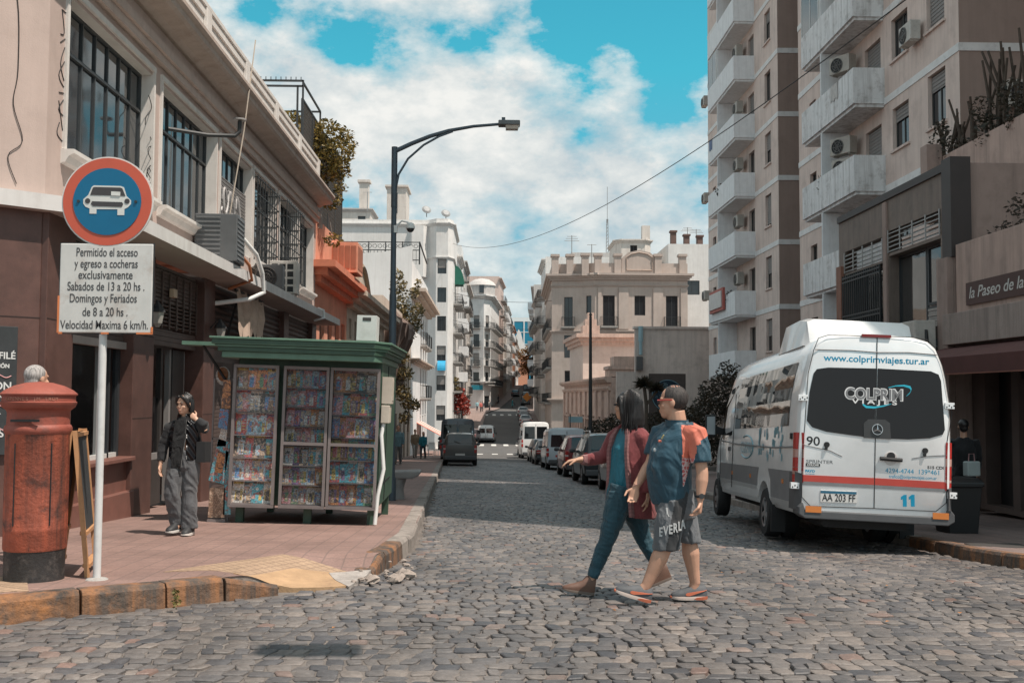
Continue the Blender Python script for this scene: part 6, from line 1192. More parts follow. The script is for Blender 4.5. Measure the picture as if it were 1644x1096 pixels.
spoly('windscreen_symbol',sk,[(482,178),(610,180),(620,184),(636,222),(462,218),(474,182)],-.061); spoly('grille_symbol',sk,[(472,250),(620,253),(626,262),(620,277),(476,274),(466,262)],-.061)
for cx in (450,645): B().disc((*[SG(cx,248)[0],-.063],SG(cx,248)[1]),(0,1,0),.021,.003,16).build('headlamp_symbol',sk,rs)
spoly('sticker',sw,[(566,200),(611,202),(611,222),(566,220)],-.0645)
for cx in (404,688): x,z=SG(cx,250); B().disc((x,-.062,z),(0,1,0),.012,.01,10).build('bolt',M('iron'),rs)
px0,px1,pz0,pz1=-.345,.405,2.137-gz0+.0,2.865-gz0
pl=B().box(px0,px1,-.05,-.035,pz0,pz1).build('text_plate',M('plate_weathered',(.6,.585,.56),.6,.08,6,stain=.55,sc2=4,dirt=(.38,.29,.24)),sp,bevel=.008)
B().box(px0-.008,px1+.008,-.034,-.03,pz0-.008,pz1+.008).build('plate_back',M('iron'),pl); 
for q in ((px0-.01,px0+.004,pz0,pz0+.3),(px0,px0+.03,pz0-.01,pz0+.006),(px1-.12,px1+.008,pz0-.01,pz0+.004),(px1-.004,px1+.009,pz0,pz0+.05),(.0,.06,pz0-.009,pz0+.003)): B().box(q[0],q[1],-.053,-.036,q[2],q[3]).build('orange_edge',M('edge_orange',(.65,.2,.07),.6),pl)
for tx,xl_,xr_,by in (('Permitido el acceso',372,674,518),('y egreso a cocheras',365,677,575),('exclusivamente',385,652,631),('Sabados de 13 a 20 hs .',333,712,689),('Domingos y Feriados',345,675,748),('de 8 a 20 hs .',410,632,816),('Velocidad Maxima 6 km/h.',303,735,880)):
    text(tx,.1,sk,pl,(px0+((xl_+xr_)/2-292)/458*.75,-.0515,pz1-(by-455)/445*.728),name='lettering',width=(xr_-xl_)/458*.75,ext=.0006,bold=.0005)
# pillar box
mx=(-3.66,8.62); mbx=thing('pillar_box','weathered red cast iron pillar box with a domed cap and black base','pillar box',(mx[0],mx[1],SZ(*mx)))
rd=M('pillar_red',(.36,.085,.045),.6,.3,5,bump=.4,bsc=30,stain=1,sc2=4.2,streak=1,dirt=(.035,.023,.02)); rd2=M('pillar_red_top',(.3,.075,.05),.6,.25,6,bump=.2,stain=.8,sc2=6,dirt=(.12,.06,.05)); bkp=M('pillar_black',(.03,.028,.028),.65,.3,6,bump=.3,stain=.6,sc2=9,dirt=(.13,.11,.1))
B().lathe([(.226,-.05),(.228,.01),(.23,.235),(.233,.245)],40).build('base',bkp,mbx,smooth=40)
B().lathe([(.235,.245),(.24,.26),(.24,.4),(.243,.41),(.241,.42),(.243,1.165),(.245,1.17)],40).build('body',rd,mbx,smooth=40)
B().lathe([(.245,1.17),(.256,1.19),(.258,1.215),(.25,1.235),(.238,1.245),(.235,1.34),(.24,1.355),(.25,1.365)],40).build('neck',rd2,mbx,smooth=40)
B().lathe([(.25,1.365),(.275,1.385),(.288,1.415),(.29,1.425),(.278,1.432),(.278,1.475),(.292,1.482),(.294,1.492),(.26,1.522),(.19,1.558),(.1,1.583),(.0,1.592)],40).build('cap',rd2,mbx,smooth=40)
B().tube([(.243*math.cos(a),.243*math.sin(a),1.19) for a in [i*PI/20 for i in range(41)]],.012,5).build('moulding',rd2,mbx)
lt=M('pillar_letter',(.45,.2,.14),.6)
for i,chh in enumerate('VAPENNES JM TROY'):
    if chh==' ': continue
    a=-PI/2-.62+i*.1; o=text(chh,.038,lt,mbx,(.2785*math.cos(a),.2785*math.sin(a),1.44),(PI/2,0,a+PI/2),name='raised_letter',ext=.003)
B().box(-.11,.11,-.262,-.24,1.27,1.29).build('slot',M('black'),mbx); B().tube([(.18,-.165,.45),(.18,-.165,1.1)],.006,4).tube([(-.08,-.23,.45),(-.08,-.23,1.1)],.006,4).build('door_edge',M('black'),mbx)
# wooden A board behind it
ab=thing('a_board','wooden A frame menu board with a black panel beside the pillar box','sandwich board',onS(119,918,9.0)); ab.rotation_euler=(0,0,R(104))
wd=M('board_wood',(.48,.25,.12),.6,.18,8,stain=.15,dirt=(.2,.1,.06))
for s,nm in ((1,'front_panel'),(-1,'back_panel')):
    b=B()
    for x in (-.3,.3): b.bar((x,s*.14,0),(x,s*.015,1.2),.055,.035)
    for f in (.08,.3,.97): b.bar((-.3,s*(.14-.125*f),1.2*f),(.3,s*(.14-.125*f),1.2*f),.06,.03)
    fr=b.build('frame',wd,ab); B().add([(x,s*(.14-.125*f)+s*.01,1.2*f) for f,x in ((.3,-.28),(.3,.28),(.97,.28),(.97,-.28))],[(0,1,2,3)]).build('chalk_panel',M('chalkboard'),fr)
# newsstand
KX,KY=-2.47,14.0; kz=SZ(KX,KY)-.0
ks=thing('newsstand','green newspaper kiosk with a stepped green roof and glazed magazine racks','kiosk',(KX,KY,kz)); ks.rotation_euler=(0,R(1.6),R(.5))
gr=M('kiosk_green',(.045,.09,.06),.5,.2,4,stain=.3,streak=.3,dirt=(.03,.055,.04)); grl=M('kiosk_green_light',(.11,.2,.145),.45,.15,4,stain=.3,dirt=(.05,.08,.06)); alu=M('kiosk_frame',(.2,.17,.165),.45,.15,6,stain=.2)
B().box(-.94,.98,.12,2.45,.22,2.18).build('body',[gr],ks,bevel=.01)
for x in (-.85,.05,.9):
    for y in (.2,2.3): B().box(x-.05,x+.05,y-.05,y+.05,-.12,.22).build('leg',gr,ks)
B().box(.979,.99,.2,1.9,.5,.52).box(.979,.99,1.05,1.07,.25,2.15).build('side_seam',M('black'),ks)
def eave(o,z): return [(-1.05-o,-.3-o*.6,z),(.92,-.3-o*.6,z),(.98+o*.8,-.1,z),(.98+o*.9,2.6,z),(-1.05-o,2.6,z)]
b=B()
for z0,z1,o in ((2.16,2.24,.02),(2.24,2.3,.07),(2.3,2.33,.1),(2.33,2.4,.14),(2.4,2.43,.17)):
    e=eave(o,z0); f=eave(o,z1-.001); b.add(e+f,[tuple(range(5))[::-1],tuple(range(5,10))]+[(i,(i+1)%5,(i+1)%5+5,i+5) for i in range(5)],1 if o in(.02,.1,.17) else 0)
b.build('roof',[gr,grl],ks,bevel=.006)
B().prism([(0,0),(.62,0),(.62,.05),(0,.05)],(-1.75,.25,2.33),(1,0,0),ZU,(0,.5,0)).build('roof_flap',grl,ks)
B().tube([(-1.5,.4,2.33),(-1.1,.6,1.7)],.02,6).build('flap_strut',M('iron'),ks)
# display cases
rg=random.Random(77)
CC={'black':(.03,.03,.035),'white':(.62,.6,.58),'orange':(.62,.22,.06),'red':(.5,.06,.05),'blue':(.06,.22,.45),'turquoise':(.05,.4,.5),'pink':(.6,.3,.33),'purple':(.25,.14,.32),'green':(.1,.27,.14),'yellow':(.6,.42,.1),'grey':(.26,.27,.29),'brown':(.22,.12,.07),'tan':(.5,.36,.25),'pale blue':(.38,.52,.6)}
def cover(k,v):
    m=bpy.data.materials.new('cover_'+k.replace(' ','_')); m.use_nodes=True; nt=m.node_tree; nt.nodes.clear(); N=NT(nt); t=N('ShaderNodeTexCoord'); oi=N('ShaderNodeObjectInfo')
    mp=N('ShaderNodeMapping',i_Vector=t.outputs['Object']); nt.links.new(math_(N,'MULTIPLY',oi.outputs['Random'],9.0),mp.inputs['Location']); n=N('ShaderNodeTexNoise',i_Vector=mp.outputs[0],i_Scale=16.0,i_Detail=3.0,i_Distortion=1.2); n2=N('ShaderNodeTexNoise',i_Vector=mp.outputs[0],i_Scale=60.0,i_Detail=2.0)
    alt=[(.55,.4,.3),(.06,.05,.06),(.5,.5,.5),(.1,.2,.35),(.45,.12,.08)][len(k)%5]
    c=mixc(N,ramp(N,n.outputs[0],[(.5,0),(.6,.8)]),v,alt); c=mixc(N,1.0,c,ramp(N,n2.outputs[0],[(.35,.55),(.65,1.3)]),'MULTIPLY'); p=N('ShaderNodeBsdfPrincipled',i_Base_Color=c,i_Roughness=.35); N('ShaderNodeOutputMaterial',i_Surface=p.outputs[0]); return m
CM_={k:cover(k,tuple(a*.76+b_*.24 for a,b_ in zip(v,(.4,.32,.27)))) for k,v in CC.items()}; names=list(CC)
def magmesh(colr,w,h,v):
    def f():
        r=random.Random(v*31+len(colr)); b=B().box(-w/2,w/2,-.004,.004,0,h); sl=[CM_[colr]]
        def rect(x0,x1,z0,z1,c,o):
            sl.append(CM_[c]); b.quad((x0,-.004-o,z0),(x1,-.004-o,z0),(x1,-.004-o,z1),(x0,-.004-o,z1),len(sl)-1)
        rect(-w*.42,w*.42,h*.84,h*.95,r.choice(['white','red','yellow','black','turquoise','pink']),.0012)
        c1,c2,c3=r.sample(names,3); rect(-w*.4*r.random()-w*.05,w*.1+w*.35*r.random(),h*.12,h*(.5+.25*r.random()),c1,.0012)
        x=r.uniform(-.2,.1)*w; rect(x-w*.16,x+w*.2,h*.1,h*.55,c2,.002); b.disc((x+.02*w,-.0065,h*.62),(0,1,0),w*.14,.001,10,len(sl)); sl.append(CM_[r.choice(['tan','brown','tan','black','white'])])
        for k in range(4): z=h*(.2+.13*k); s_=r.choice([-1,1]); rect(s_*w*.44,s_*w*.44-s_*w*r.uniform(.12,.3),z,z+h*.035,r.choice(['white','black','yellow',c3]),.0028)
        return b.mesh('magazine',sl)
    return winmesh(('mag',colr,w,h,v),f)
kM=MX.Translation(ks.location)@ks.rotation_euler.to_matrix().to_4x4()
ordn=('first','second','third','fourth','fifth','sixth','seventh','eighth')
def rack(nm,x0,x1,y,rows,angle,pal,frame_mid):
    z0,z1=.25,2.04; w=x1-x0; t=.035; b=B().box(x0,x1,y-.05,y,z0-.04,z0).box(x0,x1,y-.05,y,z1,z1+.04).box(x0-.001,x0+t,y-.052,y+.003,z0,z1).box(x1-t,x1+.001,y-.052,y+.003,z0,z1)
    if frame_mid: b.box(x0+t,x1-t,y-.051,y+.002,frame_mid-.02,frame_mid+.02)
    b.box(x0+t,x1-t,y+.1,y+.12,z0,z1,1); fo=b.build('display_case',[alu,M('case_back',(.03,.025,.025),.8)],ks)
    n=len(rows); hh=(z1-z0)/n
    for i,cols in enumerate(rows):
        z=z1-hh*(i+1)+.01; B().box(x0+t,x1-t,y-.02,y+.1,z-.012,z-.001).build('shelf',alu,fo)
        m=len(cols); ww=(w-2*t)/m
        for j,c in enumerate(cols):
            sw_=round(min(ww*rg.uniform(1.02,1.22),.27),2); sh_=round(min(hh*rg.uniform(.98,1.1),.34),2); o=link('magazine',magmesh(c,sw_,sh_,rg.randint(0,5)))
            o.matrix_world=kM@MX.Translation((x0+t+ww*(j+.5),y+.02+.006*(j%2),z+.002))@MX.Rotation(R(-9),4,'X')@MX.Rotation(R(rg.uniform(-2.5,2.5)),4,'Y')
            tag(o,'%s magazine, %s from left on the %s shelf of the newsstand\'s %s case'%(c,ordn[j],ordn[i] if i else 'top',nm),'magazine','magazines in the newsstand cases')
    if nm!='left': link('glass_pane',B().quad((x0+t,y-.03,z0),(x1-t,y-.03,z0),(x1-t,y-.03,z1),(x0+t,y-.03,z1)).mesh('glass_pane',glass('case_glass',(.02,.02,.02),.03,see=.9)),fo)
W_=lambda s:[{'k':'black','w':'white','o':'orange','r':'red','b':'blue','t':'turquoise','p':'pink','u':'purple','g':'green','y':'yellow','e':'grey','n':'brown','a':'tan','l':'pale blue'}[c] for c in s]
rack('left',-.95,-.36,-.06,[W_('nooa'),W_('ekk'),W_('rllr'),W_('krkt'),W_('lpal'),W_('wktw')],0,0,0)
rack('middle',-.3,.3,-.02,[W_('oaplr'),W_('eprt'),W_('puaon'),W_('wepat'),W_('wukaw'),W_('aulwo'),W_('pgawa')],0,0,1.06)
rack('right',.315,.97,0.0,[W_('ookn'),W_('ptorg'),W_('boplau'),W_('yogbt'),W_('rttwb'),W_('orotg')],0,0,1.06)
# things around the newsstand
def onK(x,y,z): return tuple(kM@V((x,y,z)))
B().box(.985,1.12,.12,.42,1.62,1.98).box(1.12,1.125,.16,.38,1.66,1.94).build('meter_box',M('meter_beige',(.55,.48,.4),.6,.1,5,stain=.15),label='upper larger beige meter box on the right side of the newsstand',cat='meter box',bevel=.008).matrix_world=kM
B().box(.985,1.1,.1,.38,1.36,1.6).build('meter_box',M('meter_beige'),label='lower smaller beige meter box on the right side of the newsstand',cat='meter box',bevel=.008).matrix_world=kM
B().tube([(1.02,.15,1.35),(1.0,.12,1.2),(1.05,.1,.75),(.99,.05,.4),(.97,.02,.02)],.028,8).build('conduit',M('white'),label='bent white pipe running down the right side of the newsstand to the pavement',cat='pipe',smooth=50).matrix_world=kM
B().box(.52,.8,.9,1.3,2.5,2.86).box(.6,.72,.895,.9,2.78,2.83,1).build('roof_cabinet',[M('cabinet_white',(.6,.59,.57),.6,.08,4,stain=.15),dk],label='pale grey metal cabinet standing on the newsstand roof',cat='cabinet',bevel=.012).matrix_world=kM
ra=thing('poster_rack','low wire rack leaning with bright children\'s posters left of the newsstand','rack',onS(350,826,14.1)); 
B().box(-.12,.12,-.1,.1,0,.04).bar((-.12,0,0),(-.08,0,1.9),.02).bar((.12,0,0),(.16,0,1.9),.02).bar((-.1,0,.5),(.14,0,.5),.02).bar((-.1,0,1.1),(.15,0,1.1),.02).build('stand',alu,ra)
for nm,c,q in (('poster','turquoise',((-.12,.55),(.08,.5),(.16,1.05),(0,1.1))),('poster','orange',((.03,1.5),(.15,1.5),(.15,1.88),(.05,1.88))),('poster','blue',((.0,1.25),(.12,1.22),(.14,1.48),(.02,1.5))),('poster','white',((-.02,1.0),(.1,1.0),(.12,1.3),(.06,1.35))),('poster','brown',((-.12,.06),(.1,.06),(.1,.45),(-.1,.45))),('poster','turquoise',((.08,.1),(.18,.1),(.17,.9),(.1,.95)))):
    o=B().prism(q,(0,-.06 if c!='blue' else -.09,0),(1,0,0),ZU,(0,.012,0)).build(nm,CM_[c],ra)
    if q[0][0]<-.1 and c=='turquoise': B().prism([(-.04,.66),(.06,.64),(.1,.9),(0,.95)],(0,-.064,0),(1,0,0),ZU,(0,.003,0)).build('picture',CM_['orange'],o)
fp=thing('food_poster','small poster of a plate of brown food on the shutter by the newsstand','poster',tuple(U(357,603,14.6))); B().box(-.12,.14,0,.02,-.16,.18).build('sheet',M('poster_dark',(.12,.09,.08),.5),fp); B().ell((.01,-.004,0),(.1,.006,.13),16,8).build('plate',CM_['white'],fp); B().ell((.01,-.008,.02),(.075,.006,.1),12,8).build('food',M('food',(.33,.12,.04),.5,.5,30),fp)
be=thing('stone_bench','grey concrete bench with curved seat behind the newsstand','bench',(-1.85,20.6,SZ(-1.85,20.6))); B().loft([[(x,y,z) for x,z in ((-.42,.40),(.38,.40),(.5,.46),(.55,.54),(.5,.56),(-.42,.53))] for y in (-.25,.25)]).build('seat',M('bench_grey',(.3,.28,.27),.85,.15,6,bump=.2),be,bevel=.03); B().lathe([(.24,-.1),(.2,.2),(.26,.41)],16).build('pedestal',M('bench_grey'),be,smooth=40)
# street lamp
la=U(629,640,20); lx,ly=la.x,20; lz=SZ(lx,ly); sl_=thing('street_lamp','tall grey street lamp with a long curved arm reaching over the street','street lamp',(lx,ly,lz)); lm=M('lamp_steel',(.075,.095,.115),.5,.15,3,stain=.2,metal=.3)
hz_=6.42-lz
B().lathe([(.1,-.1),(.1,.4),(.075,.45),(.068,3.9),(.055,3.95),(.05,hz_-.9)],16).tube([(0,0,hz_-1.15),(0,0,hz_+.02)],.058,12).build('pole',lm,sl_,smooth=40)
arm=[U(632,244,20),U(660,231,20),U(690,219,20),U(720,210,20),U(760,203,20),U(802,199.5,20)]; off=V((lx,ly,lz)); b=B().tube([p-off for p in arm],[.045,.043,.04,.036,.03,.028],8)
b2=[U(636,300,20),U(640,280,20),U(655,255,20),U(680,233,20),U(705,219,20),U(727,211,20)]; b.tube([p-off for p in b2],.022,6).build('arm',lm,sl_,smooth=50)
h0=U(800,200,20)-off; hd=B().loft([[(h0.x+x,y*.13,h0.z+z) for y,z in ((-1,-.03),(1,-.03),(.8,.07),(-.8,.07))] for x in (0,.08,.42)]).build('lamp_head',M('lamp_housing',(.12,.12,.12),.5),sl_,bevel=.02); B().loft([[(h0.x+x,y,h0.z-.031) for y in (-.1,.1)]+[(h0.x+x*.9+.02,y,h0.z-.1) for y in (.08,-.08)] for x in (.14,.4)]).build('lamp_glass',M('lamp_lens',(.5,.44,.38),.25),hd)
B().cb((h0.x+.1,0,h0.z+.1),(.07,.07,.07)).build('photocell',lm,hd)
c0=U(632,368,20); cc_=thing('security_camera','white dome security camera on a curved bracket on the street lamp pole','camera',tuple(c0)); p=[U(637,362,20)-c0,U(645,355,20)-c0,U(655,357,20)-c0,U(659,362,20)-c0]; B().tube(p,.018,6).cb((.03,0,.0),(.08,.1,.14)).build('bracket',M('white'),cc_); q=p[-1]; B().lathe([(.02,.06),(.06,.04),(.085,-.02),(.085,-.06)],16,q).build('housing',M('white'),cc_,smooth=40); B().ell(q+V((0,0,-.06)),(.075,.075,.075),14,10).build('lens_dome',glass('glass'),cc_,smooth=60)
# hanging lamp over the crossing just above the picture, it throws the small dark patch on the cobbles
gd=U(497,1032,6.9); gd=V((gd.x,gd.y,0)); hp=gd+sdir*(6.9/sdir.z); hl=thing('hanging_lamp','street lamp hung from a wire over the corner, seen by its shadow on the cobbles','street lamp',tuple(hp)); B().box(-.32,.32,-.16,.16,-.08,.08).build('lamp_head',M('lamp_housing'),hl,bevel=.03); B().tube([V((-7.5,9.7,8.2))-hp,(0,0,.12),V((13.2,9.3,9.0))-hp],.008,5).build('wire',M('black'),hl)
# black bin and grates on the right pavement
bn=thing('bin','large black plastic refuse bin behind the tour van on the right pavement','bin',(7.0,15.6,SZR(7.0,15.6))); bn.scale=(.8,.8,.82); B().loft([[(-w,-d,z),(w,-d,z),(w,d,z),(-w,d,z)] for w,d,z in ((.27,.3,0),(.33,.36,.85),(.36,.4,.87),(.36,.4,.93),(.3,.3,1.0))]).build('body',M('bin_black',(.01,.01,.011),.45,.15),bn,bevel=.02); B().box(-.3,.3,-.42,-.38,.86,.9).build('lid_handle',M('black'),bn)
for x,y in ((6.5,13.3),(6.9,11.9)): b=B().box(-.35,.35,-.2,.2,-.02,.008); b.build('drain_cover',M('grate_dark',(.05,.045,.042),.7),None,(x,y,SZR(x,y)+.004),label='dark cast iron cover in the right pavement, %s'%('farther one behind the van' if y>12.5 else 'nearer one at the picture edge'),cat='drain cover')
# cafe awning, table and chairs far down the left pavement, plus a traffic diamond sign up the hill
ca=Bd('cafe_awning','faded red and white striped cafe awning far down the left pavement','awning',(-5.2,78,-.4)); 
for k in range(6): ca.part('stripe',B().prism([(0,0),(1.7,-.9),(1.7,-.93),(0,-.04)],(-5.2,76+k*.9,-.2),(1,0,0),ZU,(0,.9,0)),M('awn_red',(.62,.2,.15),.8) if k%2==0 else M('awn_white',(.66,.6,.55),.8))
for i,(x,y) in enumerate(((-3.9,72),(-3.4,73.2))):
    t=thing('cafe_chair','white cafe chair under the striped awning, %s the kerb'%('farther from' if i==0 else 'nearer to'),'chair',(x,y,SZ(x,y)),.5*i); B().box(-.22,.22,-.22,.22,.43,.47).build('seat',M('white'),t); B().box(-.22,.22,.19,.22,.47,.9).build('backrest',M('white'),t)
    for a in (-.19,.19):
        for c in (-.19,.19): B().box(a-.02,a+.02,c-.02,c+.02,0,.43).build('leg',M('white'),t)
ds=thing('diamond_sign','small orange diamond sign on a pole up the right pavement','sign',(6.05,165,ZR(6,165))); B().tube([(0,0,0),(0,0,3.0)],.05,6).build('pole',M('iron'),ds); B().prism([(0,-.75),(.75,0),(0,.75),(-.75,0)],(0,-.06,2.6),(1,0,0),ZU,(0,.03,0)).build('panel',M('sign_orange',(.6,.22,.04),.6),ds)
sg2=thing('street_sign','small pale blue street name sign on a post by the ornate house','sign',(4.95,63.5,ZR(5,63.5))); B().tube([(0,0,0),(0,0,3.0)],.04,6).build('post',M('iron'),sg2); B().box(-.1,.75,-.03,.0,2.5,2.85).build('panel',M('sign_pale',(.3,.45,.5),.6),sg2)
# ---------------------------------------------------------------- people
def skinm(name,c): return M(name,c,.5,.08,10,spec=.4)
SK1=skinm('skin_tan',(.52,.29,.2)); SK2=skinm('skin_olive',(.46,.26,.175)); SHOE=M('shoe_sole',(.6,.56,.52),.6)
def ering(c,rx,ry,ang=0,n=20,tilt=None):
    c=V(c); u=V((math.cos(ang),math.sin(ang),0)); w=V((-math.sin(ang),math.cos(ang),0)); return [c+u*rx*math.cos(2*PI*k/n)+w*ry*math.sin(2*PI*k/n)+(tilt*math.cos(2*PI*k/n) if tilt else V()) for k in range(n)]
def hand(b,Wr,d,n,s,k=1.0,curl=.5,spread=1.0,thumb=.6):
    """palm with four bent fingers and a thumb; d along the hand, n the way fingers curl, s towards the thumb"""
    Wr=V(Wr); d=V(d).normalized(); n=V(n); n=(n-d*n.dot(d)).normalized(); s=V(s); s=(s-d*s.dot(d)-n*s.dot(n)).normalized()
    def rg_(p,a,c): return [p+s*a*math.cos(2*PI*i/12)+n*c*math.sin(2*PI*i/12) for i in range(12)]
    b.loft([rg_(Wr-d*.03*k,.027*k,.021*k),rg_(Wr+d*.012*k,.031*k,.02*k),rg_(Wr+d*.05*k,.041*k,.018*k),rg_(Wr+d*.085*k,.042*k,.015*k),rg_(Wr+d*.098*k,.034*k,.01*k)])
    for i,(o,L) in enumerate(((-.032,.06),(-.011,.076),(.011,.082),(.032,.073))):
        p=Wr+d*.085*k+s*o*k*spread; dd=(d+s*o*2.2*spread).normalized(); pts=[p-d*.02*k,p]; c=curl*(1.0-.08*i)
        for j,f in enumerate((.44,.32,.24)):
            dd=(dd*math.cos(c*(1,.95,.7)[j])+n*math.sin(c*(1,.95,.7)[j])).normalized(); p=p+dd*L*f*k; pts.append(p)
            n2=n; 
        b.tube(pts,[.0095*k,.0095*k,.009*k,.0082*k,.0068*k],8)
    p=Wr+d*.028*k+s*.03*k; dd=(s*.75+d*.6+n*.25).normalized(); q=p+dd*.04*k; dd2=(s*.15+d*.9+n*thumb).normalized(); b.tube([p-dd*.01,p,q,q+dd2*.03*k,q+dd2*.052*k],[.012*k,.0135*k,.0115*k,.0098*k,.0075*k],8)
def head(b,C,f,k=1.0,tilt=0):
    """skull, jaw, nose, ears, brow; f = facing direction"""
    C=V(C); f=V((f[0],f[1],0)).normalized(); r=f.cross(ZU)*-1; r=V((-f.y,f.x,0)); up=(ZU*math.cos(tilt)+f*math.sin(tilt)); f=(f*math.cos(tilt)-ZU*math.sin(tilt)); Q=MX((r,f,up)).transposed()
    P=lambda x,y,z:C+(r*x+f*y+up*z)*k
    b.ell(P(0,-.012,.03),(.077*k,.097*k,.093*k),18,12,rot=Q); b.ell(P(0,.022,-.035),(.064*k,.073*k,.085*k),16,10,rot=Q); b.ell(P(0,.052,-.085),(.038*k,.038*k,.034*k),12,8,rot=Q)
    b.ell(P(0,.07,.028),(.055*k,.022*k,.016*k),12,6,rot=Q)
    b.loft([[P(-.009,.083,.025),P(.009,.083,.025),P(.007,.06,.025),P(-.007,.06,.025)],[P(-.014,.106,-.018),P(.014,.106,-.018),P(.016,.07,-.018),P(-.016,.07,-.018)],[P(-.016,.1,-.032),P(.016,.1,-.032),P(.016,.07,-.034),P(-.016,.07,-.034)]])
    b.ell(P(0,.087,-.058),(.024*k,.014*k,.009*k),10,6,rot=Q); b.ell(P(0,.083,-.071),(.02*k,.014*k,.009*k),10,6,rot=Q)
    for s in (-1,1): b.ell(P(s*.078,-.008,-.005),(.011*k,.021*k,.032*k),8,8,rot=Q); b.ell(P(s*.042,.06,-.025),(.024*k,.022*k,.022*k),8,6,rot=Q)
    return P,Q
def face(t,P,Q,k=1,lip=(.36,.12,.1)):
    for s in (-1,1):
        B().ell(P(s*.031,.083,.008),(.0135*k,.006*k,.0075*k),10,6,rot=Q).build('eye',M('eye_dark',(.03,.022,.02),.3),t,smooth=60); B().tube([P(s*.015,.094,.027),P(s*.033,.093,.033),P(s*.05,.083,.026)],.0045*k,5).build('eyebrow',M('hair_black'),t)
    B().ell(P(0,.097,-.064),(.021*k,.006*k,.006*k),10,6,rot=Q).build('lips',M('lips',lip,.5),t,smooth=60)
def leg(b,hip,knee,ankle,rs): hip,knee,ankle=V(hip),V(knee),V(ankle); c=knee.lerp(ankle,.3); back=(V((0,0,1)).cross((ankle-knee).cross(V((0,0,1))))); b.tube([hip+(hip-knee).normalized()*.06,hip.lerp(knee,.15),hip.lerp(knee,.6),knee,c,knee.lerp(ankle,.68),ankle],rs,14)
def arm(b,sh,el,wr,rs): sh,el,wr=V(sh),V(el),V(wr); b.tube([sh.lerp(el,-.08),sh.lerp(el,.12),sh.lerp(el,.6),el,el.lerp(wr,.28),el.lerp(wr,.75),wr],rs,12)
hblk=M('hair_black',(.012,.010,.010),.35,.3,25,spec=.6)
def hairmat(name,c=(.03,.025,.023),rough=.4):
    if name in MATS: return MATS[name]
    m=bpy.data.materials.new(name); m.use_nodes=True; nt=m.node_tree; nt.nodes.clear(); N=NT(nt)
    t=N('ShaderNodeTexCoord'); mp=N('ShaderNodeMapping',i_Vector=t.outputs['Object']); mp.inputs['Scale'].default_value=(90,90,9)
    n=N('ShaderNodeTexNoise',i_Vector=mp.outputs[0],i_Scale=1.0,i_Detail=4.0); cc=ramp(N,n.outputs[0],[(.3,tuple(x*.5 for x in c)),(.7,tuple(x*1.7 for x in c))])
    b=N('ShaderNodeBump',i_Height=n.outputs[0],i_Strength=.6,i_Distance=.01); p=N('ShaderNodeBsdfPrincipled',i_Base_Color=cc,i_Roughness=rough,i_Normal=b.outputs[0]); N('ShaderNodeOutputMaterial',i_Surface=p.outputs[0]); MATS[name]=m; return m
def cloth(name,c=(.03,.03,.033),rough=.85,wr=.5,sc=9,var=.14,scz=.55,stripe=None):
    if name in MATS: return MATS[name]
    m=bpy.data.materials.new(name); m.use_nodes=True; nt=m.node_tree; nt.nodes.clear(); N=NT(nt)
    t=N('ShaderNodeTexCoord'); mp=N('ShaderNodeMapping',i_Vector=t.outputs['Object']); mp.inputs['Scale'].default_value=(1,1,scz); mp.inputs['Rotation'].default_value=(.3,.5,0)
    n=N('ShaderNodeTexNoise',i_Vector=mp.outputs[0],i_Scale=float(sc),i_Detail=3.0,i_Distortion=.8); n2=N('ShaderNodeTexNoise',i_Vector=t.outputs['Object'],i_Scale=300.0)
    cc=mixc(N,1.0,c,ramp(N,n.outputs[0],[(.3,1-var),(.7,1+var)]),'MULTIPLY')
    if stripe:
        w=N('ShaderNodeTexWave',i_Vector=t.outputs['Object'],i_Scale=stripe[0],wave_type='BANDS',bands_direction='Z'); cc=mixc(N,ramp(N,w.outputs[1],[(.45,0),(.55,1)]),cc,stripe[1])
    b=N('ShaderNodeBump',i_Height=n.outputs[0],i_Strength=wr,i_Distance=.04); b2=N('ShaderNodeBump',i_Height=n2.outputs[0],i_Strength=.15,i_Distance=.002,i_Normal=b.outputs[0])
    p=N('ShaderNodeBsdfPrincipled',i_Base_Color=cc,i_Roughness=rough,i_Normal=b2.outputs[0]); p.inputs['Sheen Weight'].default_value=.15; N('ShaderNodeOutputMaterial',i_Surface=p.outputs[0]); MATS[name]=m; return m
def shoe(t,heel,toe,ankle,mats,kind='sneaker',w=.047):
    """shoe from heel point to toe point on the sole line"""
    h,e=V(heel),V(toe); d=(e-h); L=d.length; d.normalize(); up=ZU-d*d.z; up.normalize(); s=d.cross(up)
    def sec(f,ww,z0,z1,topw): c=h+d*L*f; return [c-s*ww+up*z0,c-s*ww*1.04+up*(z0+z1)*.45,c-s*ww*topw+up*z1*.9,c-s*ww*topw*.4+up*z1,c+s*ww*topw*.4+up*z1,c+s*ww*topw+up*z1*.9,c+s*ww*1.04+up*(z0+z1)*.45,c+s*ww+up*z0]
    so=.026 if kind=='sneaker' else .018
    if kind=='boot': u=[(0,.8,.15,.75),(.06,.92,.155,.78),(.3,.95,.15,.75),(.42,.98,.105,.75),(.6,1.05,.08,.8),(.82,1,.06,.8),(.95,.7,.045,.8),(1,.4,.035,.8)]
    else: u=[(0,.78,.1,.7),(.06,.92,.118,.72),(.26,.95,.112,.62),(.42,1.0,.112,.6),(.6,1.06,.09,.7),(.82,1.04,.07,.8),(.95,.75,.056,.8),(1.0,.42,.044,.8)]
    up_=B().loft([sec(f,w*ww,so,z,tw) for f,ww,z,tw in u]).build('shoe',mats[0],t,smooth=60)
    B().loft([[c for c in sec(f,w*ww*1.07,0 if f<.75 else .012*(f-.75)*4,so+.006,1.0)] for f,ww,z,tw in u]).build('sole',mats[1],up_,smooth=50); return up_,h,d,L,up,s
